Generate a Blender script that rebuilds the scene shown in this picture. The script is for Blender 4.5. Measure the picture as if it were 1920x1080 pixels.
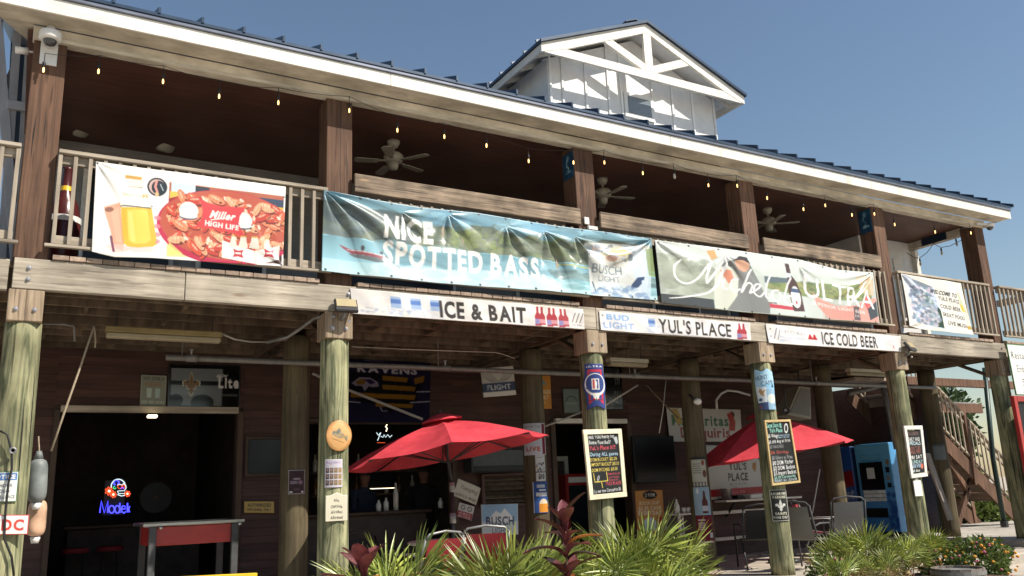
import bpy, math, random
import numpy as np
from mathutils import Vector, Matrix
random.seed(7); rng = np.random.default_rng(7)
for o in list(bpy.data.objects): bpy.data.objects.remove(o)
S = bpy.context.scene; COL = S.collection
# ---------------------------------------------------------------- camera
CAM = np.array([0, -8.6507, 1.25]); FPX = 1579.46
yaw, pit, rol = [math.radians(a) for a in (30.4911, 13.6997, -2.4649)]
fw = np.array([math.sin(yaw)*math.cos(pit), math.cos(yaw)*math.cos(pit), math.sin(pit)])
rt = np.array([math.cos(yaw), -math.sin(yaw), 0]); up0 = np.cross(rt, fw)
r2 = math.cos(rol)*rt + math.sin(rol)*up0; u2 = -math.sin(rol)*rt + math.cos(rol)*up0
cd = bpy.data.cameras.new('camera'); cam = bpy.data.objects.new('camera', cd); COL.objects.link(cam)
cd.sensor_width = 36; cd.lens = 36*FPX/1920; cd.clip_end = 3000; cd.clip_start = .05
cam.matrix_world = Matrix([[r2[i], u2[i], -fw[i], CAM[i]] for i in range(3)] + [[0, 0, 0, 1]])
S.camera = cam
# ---------------------------------------------------------------- sky, sun, exposure
SUN = Vector((.8, -1, 1.38)).normalized()
wd = bpy.data.worlds.new('World'); S.world = wd; wd.use_nodes = True
wn = wd.node_tree.nodes; wl = wd.node_tree.links; wn.clear()
sky = wn.new('ShaderNodeTexSky'); sky.sky_type = 'NISHITA'; sky.sun_disc = False
sky.sun_elevation = math.asin(SUN.z); sky.sun_rotation = math.atan2(SUN.x, SUN.y)
sky.altitude = 0; sky.air_density = 1.3; sky.dust_density = 0.3; sky.ozone_density = 1.5
bg = wn.new('ShaderNodeBackground'); bg.inputs[1].default_value = .077
wo = wn.new('ShaderNodeOutputWorld'); wl.new(sky.outputs[0], bg.inputs[0]); wl.new(bg.outputs[0], wo.inputs[0])
sl = bpy.data.lights.new('sun', 'SUN'); sl.energy = 5.0; sl.angle = math.radians(.5); sl.color = (1, .93, .82)
so = bpy.data.objects.new('sun', sl); COL.objects.link(so); so.rotation_euler = SUN.to_track_quat('Z', 'Y').to_euler()
so.location = (10, -20, 25)
S.view_settings.view_transform = 'Standard'; S.view_settings.look = 'None'
S.view_settings.exposure = 0.5; S.view_settings.gamma = 1; S.view_settings.use_curve_mapping = False
S.render.engine = 'CYCLES'; S.cycles.max_bounces = 8; S.cycles.diffuse_bounces = 5
# ---------------------------------------------------------------- helpers
def ray(px, py): return fw + (px-960)/FPX*r2 - (py-540)/FPX*u2
def A(px, py, y):                       # point of the place on the plane at depth y that a photo pixel shows
    d = ray(px, py); return CAM + (y-CAM[1])/d[1]*d
def AZ(px, py, z):
    d = ray(px, py); return CAM + (z-CAM[2])/d[2]*d
def AX(px, py, x):
    d = ray(px, py); return CAM + (x-CAM[0])/d[0]*d
W = {}
def tagit(o, label=None, cat=None, group=None, kind=None):
    if label: o['label'] = label
    if cat: o['category'] = cat
    if group: o['group'] = group
    if kind: o['kind'] = kind
    return o
def thing(name, label, cat, loc, group=None):
    o = bpy.data.objects.new(name, None); COL.objects.link(o); o.location = loc; o.empty_display_size = .1
    W[o] = np.array(loc, float); return tagit(o, label, cat, group)
def mk(name, g, mat, parent=None, smooth=False, label=None, cat=None, group=None, kind=None, col=None):
    """g = (V world, F). A top-level object gets its origin at its base."""
    V, Fc = g; V = np.asarray(V, float)
    if parent is None:
        org = np.array([(V[:, 0].min()+V[:, 0].max())/2, (V[:, 1].min()+V[:, 1].max())/2, V[:, 2].min()])
    else: org = W[parent]
    me = bpy.data.meshes.new(name); me.from_pydata((V-org).tolist(), [], Fc)
    if smooth: me.polygons.foreach_set('use_smooth', [True]*len(me.polygons))
    if col is not None:
        a = me.color_attributes.new('print', 'FLOAT_COLOR', 'POINT')
        a.data.foreach_set('color', np.concatenate([col, np.ones((len(col), 1))], 1).astype('f').ravel())
    me.update()
    o = bpy.data.objects.new(name, me); COL.objects.link(o); me.materials.append(mat)
    if parent is None: o.location = org
    else: o.parent = parent
    W[o] = org
    return tagit(o, label, cat, group, kind)
def inst(src, name, parent, pos, rz=0, scale=None, rot=None):
    """another object with the mesh of src; pos in the world"""
    me = src.data if hasattr(src, 'data') else src
    o = bpy.data.objects.new(name, me); COL.objects.link(o)
    p = np.array(pos, float)
    if parent is not None: o.parent = parent; o.location = p-W[parent]
    else: o.location = p
    o.rotation_euler = rot if rot is not None else (0, 0, rz)
    if scale is not None: o.scale = scale
    W[o] = p; return o
def orient(V, Fc):
    V = np.asarray(V); c = V.mean(0); out = []
    for f in Fc:
        p = V[list(f)]; n = np.cross(p[1]-p[0], p[2]-p[0])
        out.append(tuple(f) if n@(p.mean(0)-c) >= 0 else tuple(reversed(f)))
    return out
_cb = None
def unitcb():
    sg = [(a, b, c) for a in (-1, 1) for b in (-1, 1) for c in (-1, 1)]
    ix = lambda s, a: sg.index(s)*3+a
    F_ = []
    for a in range(3):
        o1, o2 = [k for k in range(3) if k != a]
        for s in (-1, 1):
            q = []
            for t in ((-1, -1), (1, -1), (1, 1), (-1, 1)):
                v = [0]*3; v[a] = s; v[o1] = t[0]; v[o2] = t[1]; q.append(ix(tuple(v), a))
            F_.append(tuple(q))
        for t1 in (-1, 1):
            for t2 in (-1, 1):
                v = [0]*3; v[o1] = t1; v[o2] = t2; v[a] = -1; c1 = tuple(v); v[a] = 1; c2 = tuple(v)
                F_.append((ix(c1, o1), ix(c2, o1), ix(c2, o2), ix(c1, o2)))
    for s in sg: F_.append((ix(s, 0), ix(s, 1), ix(s, 2)))
    V = np.array([[s[k]*(1 if k == a else .8) for k in range(3)] for s in sg for a in range(3)])
    return sg, orient(V, F_)
SG, CBF = unitcb()
def box(x0, x1, y0, y1, z0, z1, c=.004):
    h = np.array([x1-x0, y1-y0, z1-z0])/2; m = np.array([x0+x1, y0+y1, z0+z1])/2; c = min(c, h.min()*.45)
    V = [[m[k]+s[k]*(h[k] if k == a else h[k]-c) for k in range(3)] for s in SG for a in range(3)]
    return np.array(V), CBF
BF = [(0, 1, 3, 2), (4, 6, 7, 5), (0, 4, 5, 1), (2, 3, 7, 6), (0, 2, 6, 4), (1, 5, 7, 3)]
def sbox(x0, x1, y0, y1, z0, z1):
    return np.array([[x, y, z] for x in (x0, x1) for y in (y0, y1) for z in (z0, z1)], float), BF
def bar(p0, p1, w, h, upv=(0, 0, 1), c=.003):
    p0 = np.array(p0, float); p1 = np.array(p1, float); d = p1-p0; L = np.linalg.norm(d); d /= L
    u = np.array(upv, float)
    if abs(u@d) > .98: u = np.array([0, 1, 0.])
    s = np.cross(d, u); s /= np.linalg.norm(s); u = np.cross(s, d)
    V, Fc = box(0, L, -w/2, w/2, -h/2, h/2, c)
    return p0 + V[:, :1]*d + V[:, 1:2]*s + V[:, 2:3]*u, Fc
def tube(P, r, n=7, cap=True):
    P = np.asarray(P, float); m = len(P); R = np.broadcast_to(np.asarray(r, float), (m,))
    T = np.gradient(P, axis=0); T /= np.linalg.norm(T, axis=1)[:, None]+1e-9
    u = np.array([0, 0, 1.]) if abs(T[0][2]) < .9 else np.array([1., 0, 0])
    V = []
    for i in range(m):
        s = np.cross(T[i], u); s /= np.linalg.norm(s); u = np.cross(s, T[i])
        for k in range(n):
            a = 2*math.pi*k/n; V.append(P[i]+R[i]*(math.cos(a)*s+math.sin(a)*u))
    Fc = [(i*n+k, i*n+(k+1) % n, (i+1)*n+(k+1) % n, (i+1)*n+k) for i in range(m-1) for k in range(n)]
    if cap: Fc += [tuple(range(n))[::-1], tuple((m-1)*n+k for k in range(n))]
    return np.array(V), Fc
def lathe(prof, c, n=16, sx=1, sy=1):
    V = [[c[0]+r*sx*math.cos(2*math.pi*k/n), c[1]+r*sy*math.sin(2*math.pi*k/n), c[2]+z] for r, z in prof for k in range(n)]
    m = len(prof)
    Fc = [(i*n+k, i*n+(k+1) % n, (i+1)*n+(k+1) % n, (i+1)*n+k) for i in range(m-1) for k in range(n)]
    Fc += [tuple(range(n))[::-1], tuple((m-1)*n+k for k in range(n))]
    return np.array(V), Fc
def join(*gs):
    V = []; Fc = []; n = 0
    for v, f in gs:
        V.append(v); Fc += [tuple(i+n for i in q) for q in f]; n += len(v)
    return np.concatenate(V), Fc
def prism(pts, y0, y1):                 # polygon in XZ pushed along Y
    n = len(pts); V = [[x, y0, z] for x, z in pts]+[[x, y1, z] for x, z in pts]
    ar = sum(pts[i][0]*pts[(i+1) % n][1]-pts[(i+1) % n][0]*pts[i][1] for i in range(n))
    Fc = [tuple(range(n)), tuple(range(2*n-1, n-1, -1))]+[((i+1) % n, i, n+i, n+(i+1) % n) for i in range(n)]
    if ar < 0: Fc = [tuple(reversed(f)) for f in Fc]
    return np.array(V, float), Fc
def xform(g, M):
    V = np.asarray(g[0]); M = np.array(M); return V@M[:3, :3].T+M[:3, 3], g[1]
def rotz(g, a, c):
    ca, sa = math.cos(a), math.sin(a); V = np.asarray(g[0])-c
    return np.stack([V[:, 0]*ca-V[:, 1]*sa, V[:, 0]*sa+V[:, 1]*ca, V[:, 2]], 1)+c, g[1]
# ---------------------------------------------------------------- materials
def lin(c): return tuple(((v/255+.055)/1.055)**2.4 if v > 10 else v/255/12.92 for v in c)
def mat(name, c1, c2=None, sc=(1, 1, 1), ns=5., rough=.65, bump=.0, metal=0., spec=.35, det=6, blot=.25, bscale=1.3, lo=.35, hi=.65, trans=0, streak=None, emis=None, es=0, rnd=.12, dist=0., knots=None):
    m = bpy.data.materials.new(name); m.use_nodes = True; N = m.node_tree.nodes; L = m.node_tree.links
    b = N['Principled BSDF']; b.inputs['Roughness'].default_value = rough; b.inputs['Metallic'].default_value = metal
    b.inputs['Specular IOR Level'].default_value = spec
    if c2 is None: c2 = tuple(v*.8 for v in c1)
    tc = N.new('ShaderNodeTexCoord'); oi = N.new('ShaderNodeObjectInfo')
    mu = N.new('ShaderNodeVectorMath'); mu.operation = 'SCALE'; mu.inputs[0].default_value = (17.3, 31.7, 23.1); L.new(oi.outputs['Random'], mu.inputs['Scale'])
    ad = N.new('ShaderNodeVectorMath'); L.new(tc.outputs['Object'], ad.inputs[0]); L.new(mu.outputs[0], ad.inputs[1])
    mp = N.new('ShaderNodeMapping'); mp.inputs['Scale'].default_value = sc; L.new(ad.outputs[0], mp.inputs['Vector'])
    nz = N.new('ShaderNodeTexNoise'); nz.inputs['Scale'].default_value = ns; nz.inputs['Detail'].default_value = det; nz.inputs['Roughness'].default_value = .62; nz.inputs['Distortion'].default_value = dist
    L.new(mp.outputs[0], nz.inputs['Vector'])
    cr = N.new('ShaderNodeValToRGB'); cr.color_ramp.elements[0].position = lo; cr.color_ramp.elements[1].position = hi
    cr.color_ramp.elements[0].color = (*c2, 1); cr.color_ramp.elements[1].color = (*c1, 1); L.new(nz.outputs[0], cr.inputs[0])
    col = cr.outputs[0]
    def mulmix(colsock, facsock, color):
        x = N.new('ShaderNodeMix'); x.data_type = 'RGBA'; x.blend_type = 'MIX'
        L.new(facsock, x.inputs[0]); L.new(colsock, x.inputs[6]); x.inputs[7].default_value = (*color, 1); return x.outputs[2]
    if streak:                                       # dark checks / knots: (colour, scale vec, threshold)
        mp2 = N.new('ShaderNodeMapping'); mp2.inputs['Scale'].default_value = streak[1]; L.new(ad.outputs[0], mp2.inputs['Vector'])
        n2 = N.new('ShaderNodeTexNoise'); n2.inputs['Scale'].default_value = 1; n2.inputs['Detail'].default_value = 4; L.new(mp2.outputs[0], n2.inputs['Vector'])
        r2_ = N.new('ShaderNodeMapRange'); r2_.inputs[1].default_value = streak[2]; r2_.inputs[2].default_value = streak[2]+.07; r2_.inputs[4].default_value = streak[3] if len(streak) > 3 else .85
        L.new(n2.outputs[0], r2_.inputs[0]); col = mulmix(col, r2_.outputs[0], streak[0])
    if knots:                                        # (stretch, size, colour)
        mp4 = N.new('ShaderNodeMapping'); mp4.inputs['Scale'].default_value = knots[0]; L.new(ad.outputs[0], mp4.inputs['Vector'])
        vo = N.new('ShaderNodeTexVoronoi'); vo.inputs['Scale'].default_value = 1; L.new(mp4.outputs[0], vo.inputs['Vector'])
        rk = N.new('ShaderNodeMapRange'); rk.inputs[1].default_value = knots[1]; rk.inputs[2].default_value = knots[1]*.35; rk.inputs[4].default_value = .8; L.new(vo.outputs['Distance'], rk.inputs[0]); col = mulmix(col, rk.outputs[0], knots[2])
    if blot or rnd:
        n3 = N.new('ShaderNodeTexNoise'); n3.inputs['Scale'].default_value = bscale; n3.inputs['Detail'].default_value = 5; L.new(ad.outputs[0], n3.inputs['Vector'])
        r3 = N.new('ShaderNodeMapRange'); r3.inputs[1].default_value = .3; r3.inputs[2].default_value = .7; r3.inputs[3].default_value = 1-blot; r3.inputs[4].default_value = 1+blot*.6
        L.new(n3.outputs[0], r3.inputs[0])
        r4 = N.new('ShaderNodeMapRange'); r4.inputs[3].default_value = 1-rnd; r4.inputs[4].default_value = 1+rnd; L.new(oi.outputs['Random'], r4.inputs[0])
        mm = N.new('ShaderNodeMath'); mm.operation = 'MULTIPLY'; L.new(r3.outputs[0], mm.inputs[0]); L.new(r4.outputs[0], mm.inputs[1])
        sc_ = N.new('ShaderNodeVectorMath'); sc_.operation = 'SCALE'; L.new(col, sc_.inputs[0]); L.new(mm.outputs[0], sc_.inputs['Scale']); col = sc_.outputs[0]
    L.new(col, b.inputs['Base Color'])
    if bump:
        bp = N.new('ShaderNodeBump'); bp.inputs['Strength'].default_value = bump; bp.inputs['Distance'].default_value = .01
        L.new(nz.outputs[0], bp.inputs['Height']); L.new(bp.outputs[0], b.inputs['Normal'])
    if emis: b.inputs['Emission Color'].default_value = (*emis, 1); b.inputs['Emission Strength'].default_value = es
    if trans:
        t = N.new('ShaderNodeBsdfTranslucent'); L.new(col, t.inputs[0]); x = N.new('ShaderNodeMixShader'); x.inputs[0].default_value = trans
        L.new(b.outputs[0], x.inputs[1]); L.new(t.outputs[0], x.inputs[2]); L.new(x.outputs[0], N['Material Output'].inputs[0])
    return m
def printmat(name, rough=.4, spec=.4, dirt=.12, trans=0., gain=1., bump=0.):
    m = bpy.data.materials.new(name); m.use_nodes = True; N = m.node_tree.nodes; L = m.node_tree.links
    b = N['Principled BSDF']; b.inputs['Roughness'].default_value = rough; b.inputs['Specular IOR Level'].default_value = spec
    at = N.new('ShaderNodeAttribute'); at.attribute_name = 'print'
    tc = N.new('ShaderNodeTexCoord'); nz = N.new('ShaderNodeTexNoise'); nz.inputs['Scale'].default_value = 3; nz.inputs['Detail'].default_value = 7; L.new(tc.outputs['Object'], nz.inputs['Vector'])
    mr = N.new('ShaderNodeMapRange'); mr.inputs[1].default_value = .3; mr.inputs[2].default_value = .7; mr.inputs[3].default_value = gain*(1-dirt); mr.inputs[4].default_value = gain; L.new(nz.outputs[0], mr.inputs[0])
    sc_ = N.new('ShaderNodeVectorMath'); sc_.operation = 'SCALE'; L.new(at.outputs['Color'], sc_.inputs[0]); L.new(mr.outputs[0], sc_.inputs['Scale'])
    L.new(sc_.outputs[0], b.inputs['Base Color'])
    if bump:
        n2 = N.new('ShaderNodeTexNoise'); n2.inputs['Scale'].default_value = 14; n2.inputs['Detail'].default_value = 3; L.new(tc.outputs['Object'], n2.inputs['Vector'])
        bp = N.new('ShaderNodeBump'); bp.inputs['Strength'].default_value = bump; bp.inputs['Distance'].default_value = .02; L.new(n2.outputs[0], bp.inputs['Height']); L.new(bp.outputs[0], b.inputs['Normal'])
    return m
def wood(name, c1, c2, axis, rough=.75, bump=.25, dark=None, thr=.62, **k):
    s = [26, 26, 26]; s[axis] = 1.1; t = [30, 30, 30]; t[axis] = 1.6
    return mat(name, c1, c2, tuple(s), 1., rough, bump, dist=k.pop('dist', 0.), blot=k.pop('blot', .3), bscale=k.pop('bscale', 1.6), spec=.2, streak=(dark or tuple(v*.35 for v in c2), tuple(t), thr, .7), **k)
MT = dict(
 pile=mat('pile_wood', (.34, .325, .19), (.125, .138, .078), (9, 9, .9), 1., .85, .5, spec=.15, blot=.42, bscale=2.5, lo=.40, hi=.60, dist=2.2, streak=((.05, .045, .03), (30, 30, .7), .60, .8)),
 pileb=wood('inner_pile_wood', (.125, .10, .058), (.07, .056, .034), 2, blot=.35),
 block=wood('sawn_post_wood', (.39, .305, .215), (.22, .16, .108), 2, dark=(.08, .055, .038), thr=.58, dist=.8),
 beam=wood('weathered_beam_wood', (.44, .385, .31), (.27, .235, .185), 0, dark=(.17, .14, .11), blot=.38, bscale=1.7, thr=.575, dist=.8, knots=((1.3, 5, 6), .13, (.20, .14, .09))),
 post=wood('brown_post_wood', (.175, .098, .064), (.088, .050, .034), 2, dark=(.035, .022, .017), thr=.60, dist=.5),
 board=wood('weathered_board', (.33, .25, .18), (.125, .095, .07), 0, dark=(.05, .04, .033), blot=.5, bscale=3, thr=.57, dist=1.0, knots=((1.6, 6, 7), .14, (.45, .30, .17))),
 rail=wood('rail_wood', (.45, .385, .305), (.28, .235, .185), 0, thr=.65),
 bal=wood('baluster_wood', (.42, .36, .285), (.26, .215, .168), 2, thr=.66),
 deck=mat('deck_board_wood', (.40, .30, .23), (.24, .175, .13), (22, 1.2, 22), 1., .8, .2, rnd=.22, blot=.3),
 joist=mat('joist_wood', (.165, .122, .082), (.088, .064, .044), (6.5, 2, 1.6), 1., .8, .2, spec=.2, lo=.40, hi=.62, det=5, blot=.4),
 side=mat('red_brown_siding', (.095, .047, .037), (.060, .030, .024), (1.2, 20, 20), 1., .6, .15, blot=.3, rnd=.14),
 trimd=mat('dark_brown_trim', (.085, .05, .032), (.05, .03, .02), (8, 8, 2), 1., .6, .1),
 ceil=mat('stained_ceiling', (.135, .058, .040), (.08, .037, .027), (1.2, 30, 3), 1., .5, .1),
 white=mat('white_paint', (.80, .77, .70), (.68, .645, .575), (2, 2, 9), 2., .55, .08, blot=.14, bscale=3, rnd=.03, streak=((.50, .44, .35), (5, 5, 2.2), .64, .45)),
 whited=mat('white_dormer_paint', (.82, .82, .81), (.74, .74, .735), (3, 3, 3), 2., .5, .05, blot=.08, streak=((.55, .53, .50), (9, 9, 1.2), .63, .4)),
 cream=mat('weathered_cream_paint', (.66, .60, .49), (.47, .42, .335), (1.5, 3, 3), 2.2, .7, .1, blot=.3, bscale=1.7, streak=((.22, .19, .15), (2.2, 6, 6), .64, .6)),
 navy=mat('navy_roof_metal', (.03, .055, .095), (.02, .038, .07), (1, 1, 1), 4, .35, .02, metal=.3, spec=.5, blot=.15),
 drip=mat('grey_drip_edge', (.20, .22, .27), (.12, .135, .175), (1, 4, 4), 3, .35, .02, metal=.4, spec=.5),
 wallg=mat('grey_upper_wall', (.30, .285, .27), (.24, .23, .215), (1, 1, 6), 4, .6, .05),
 glass=mat('dark_window_glass', (.02, .024, .028), (.014, .018, .022), rough=.25, spec=.2, blot=.1),
 winp=mat('grey_window_pane', (.20, .23, .25), (.16, .19, .21), rough=.12, spec=.6, blot=.1),
 conc=mat('pale_concrete', (.49, .43, .36), (.38, .335, .28), ns=3, rough=.85, bump=.25, blot=.22, bscale=.7, rnd=0),
 kerb=mat('kerb_concrete', (.44, .40, .34), (.33, .30, .26), ns=9, rough=.85, bump=.3, rnd=.05),
 soil=mat('mulch_soil', (.11, .07, .045), (.045, .03, .02), ns=22, rough=.95, bump=.9, rnd=0),
 red=mat('red_umbrella_cloth', (.66, .06, .08), (.55, .042, .062), (3, 3, 3), 2.5, .75, .12, trans=.16, blot=.22, bscale=2.2),
 redp=mat('red_enamel', (.40, .035, .03), (.30, .025, .022), rough=.35, spec=.5, blot=.2),
 tubed=mat('dusty_diffuser', (.30, .26, .17), (.24, .205, .13), ns=4, rough=.5),
 bmetal=mat('black_metal', (.03, .03, .032), (.018, .018, .02), ns=8, rough=.4, spec=.5),
 gdark=mat('dark_grey_frame', (.09, .09, .09), (.06, .06, .06), ns=8, rough=.65, spec=.25),
 gmetal=mat('grey_metal', (.30, .30, .29), (.22, .22, .21), ns=8, rough=.45, metal=.4, spec=.5),
 steel=mat('brushed_steel', (.55, .54, .52), (.42, .41, .40), (2, 2, 20), 3, .3, .03, metal=.9, spec=.5),
 galv=mat('galvanised_pipe', (.20, .19, .175), (.14, .135, .125), ns=10, rough=.5, metal=.3),
 wplast=mat('white_plastic', (.78, .77, .74), (.72, .71, .68), ns=3, rough=.4, spec=.5, blot=.06),
 fanw=mat('cream_fan_enamel', (.38, .35, .28), (.32, .295, .235), ns=3, rough=.4, blot=.08),
 lens=mat('lamp_lens', (.46, .38, .22), (.40, .33, .19), ns=6, rough=.25, spec=.6),
 dome=mat('smoked_dome', (.06, .06, .065), (.05, .05, .055), rough=.1, spec=.7, blot=0),
 bolt=mat('galvanised_bolt', (.42, .41, .43), (.33, .32, .34), ns=20, rough=.4, metal=.6),
 black=mat('matte_black', (.012, .012, .013), (.008, .008, .009), rough=.5, blot=.1),
 screen=mat('black_screen', (.008, .008, .009), (.006, .006, .007), rough=.3, spec=.2, blot=0),
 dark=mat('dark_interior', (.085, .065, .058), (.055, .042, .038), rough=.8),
 rope=mat('tan_rope', (.42, .34, .24), (.28, .22, .15), (40, 40, 40), 2, .9, .4),
 wire=mat('black_cable', (.02, .02, .02), (.015, .015, .015), rough=.5),
 wirew=mat('white_cable', (.45, .43, .38), (.38, .36, .32), rough=.5),
 fend=mat('grey_fender', (.22, .24, .235), (.15, .165, .16), ns=5, rough=.5, blot=.3, bscale=6),
 fendt=mat('tan_fender', (.58, .37, .25), (.45, .28, .18), ns=5, rough=.5, blot=.35, bscale=7),
 yellow=mat('yellow_plastic', (.75, .47, .03), (.66, .40, .025), rough=.4, blot=.1),
 vblue=mat('blue_machine_enamel', (.09, .34, .66), (.07, .28, .56), ns=3, rough=.4, spec=.5, blot=.12),
 vdark=mat('dark_blue_enamel', (.03, .09, .25), (.022, .07, .20), ns=3, rough=.4, spec=.5, blot=.12),
 cloth=mat('grey_sling_cloth', (.22, .215, .205), (.17, .165, .16), (30, 30, 30), 2, .8, .1),
 clothk=mat('black_sling_cloth', (.022, .021, .023), (.015, .015, .016), (30, 30, 30), 2, .8, .1),
 clothr=mat('red_sling_cloth', (.32, .03, .035), (.26, .022, .028), (30, 30, 30), 2, .8, .1),
 palm=mat('palmetto_leaf', (.39, .42, .085), (.13, .19, .035), (1, 1, 1), 5, .38, .0, spec=.55, trans=.15, rnd=.38, blot=.35, bscale=4),
 palmd=mat('palmetto_stem', (.16, .17, .06), (.10, .11, .04), rough=.5, trans=0, rnd=.2),
 ti=mat('purple_ti_leaf', (.19, .052, .05), (.075, .024, .03), (4, 4, 4), 2, .3, .0, spec=.6, trans=.14, rnd=.4, blot=.35, bscale=6),
 tio=mat('orange_old_leaf', (.50, .19, .04), (.32, .09, .025), (4, 4, 4), 2, .45, spec=.4, trans=.25, rnd=.2),
 leaf=mat('shrub_leaf', (.20, .26, .07), (.08, .13, .03), (1, 1, 1), 6, .5, spec=.4, trans=.25, rnd=.2, blot=.45, bscale=5),
 leafd=mat('dark_tree_leaf', (.06, .10, .03), (.03, .055, .016), (1, 1, 1), 4, .5, spec=.4, trans=.25, blot=.45, bscale=2),
 straw=mat('dry_leaf', (.42, .30, .15), (.26, .17, .08), ns=6, rough=.8, trans=.2),
 flo=mat('orange_flower', (.75, .26, .05), (.70, .42, .05), ns=40, rough=.6, trans=.2, blot=.1),
 flp=mat('pink_flower', (.55, .16, .22), (.42, .12, .20), ns=30, rough=.6, trans=.2, blot=.1),
 barrel=wood('barrel_oak', (.26, .22, .19), (.15, .125, .11), 2, blot=.35),
 stone=mat('pale_building', (.62, .64, .66), (.55, .57, .6), ns=2, rough=.7),
 skin=mat('person_skin', (.36, .17, .11), (.31, .14, .09), rough=.5, blot=.1),
 navyc=mat('navy_shirt', (.03, .04, .075), (.02, .03, .055), ns=12, rough=.9, blot=.3),
 blackc=mat('black_shirt', (.016, .016, .018), (.01, .01, .012), ns=12, rough=.9, blot=.3),
 hair=mat('dark_hair', (.03, .018, .012), (.018, .012, .008), ns=20, rough=.6),
 bulb=mat('warm_bulb', (.9, .55, .2), rough=.2, emis=(1, .62, .22), es=2.4, blot=0, rnd=0),
 bulbg=mat('bulb_glass', (.55, .5, .42), (.5, .45, .38), rough=.1, spec=.7, blot=0, rnd=0),
 lit=mat('lit_tube', (.8, .7, .4), rough=.4, emis=(1, .85, .55), es=2.5, blot=0, rnd=0),
 nb=mat('blue_neon', (.1, .1, .6), rough=.3, emis=(.05, .05, 1), es=2.4, blot=0, rnd=0),
 nr=mat('red_neon', (.6, .1, .05), rough=.3, emis=(1, .10, .03), es=.8, blot=0, rnd=0),
 nw=mat('white_neon', (.7, .8, .8), rough=.3, emis=(.75, .95, 1), es=.8, blot=0, rnd=0),
 ng=mat('green_neon', (.1, .6, .3), rough=.3, emis=(.05, .8, .3), es=1, blot=0, rnd=0),
 tableT=mat('pale_table_top', (.70, .66, .58), (.6, .56, .5), rough=.5),
 card=mat('cardboard', (.42, .24, .11), (.36, .2, .09), ns=6, rough=.85),
)
VINYL = printmat('banner_vinyl', .34, .5, .07, bump=.06, gain=.93); PAPER = printmat('printed_sheet', .6, .25, .22, gain=.93); CHALK = printmat('chalkboard_print', .7, .2, .05); TIN = printmat('printed_tin', .38, .5, .1)
GLASSP = printmat('mirror_print', .12, .6, .05); FLAG = printmat('flag_cloth', .85, .1, .15)
# ---------------------------------------------------------------- lettering and flat print
CH = "ABCDEFGHIJKLMNOPQRSTUVWXYZabcdefghijklmnopqrstuvwxyz0123456789&'.,!$?/@-:%"
GL = {}
def make_glyphs():
    tmp = []
    for bold, off in ((0, 0.), (1, .022), (2, .042)):
        for ch in CH:
            cu = bpy.data.curves.new('g', 'FONT'); cu.body = ch; cu.offset = off; cu.resolution_u = 3
            o = bpy.data.objects.new('g', cu); COL.objects.link(o); tmp.append((bold, ch, o, cu))
    dg = bpy.context.evaluated_depsgraph_get(); dg.update()
    for bold, ch, o, cu in tmp:
        e = o.evaluated_get(dg); me = e.to_mesh(); me.calc_loop_triangles()
        V = np.array([v.co[:2] for v in me.vertices]).reshape(-1, 2)
        T = np.array([t.vertices[:] for t in me.loop_triangles]).reshape(-1, 3)
        GL[bold, ch] = (V, T); e.to_mesh_clear()
    for _, _, o, cu in tmp: bpy.data.objects.remove(o); bpy.data.curves.remove(cu)
make_glyphs()
HC = {b: GL[b, 'H'][0][:, 1].max() for b in (0, 1, 2)}
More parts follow.
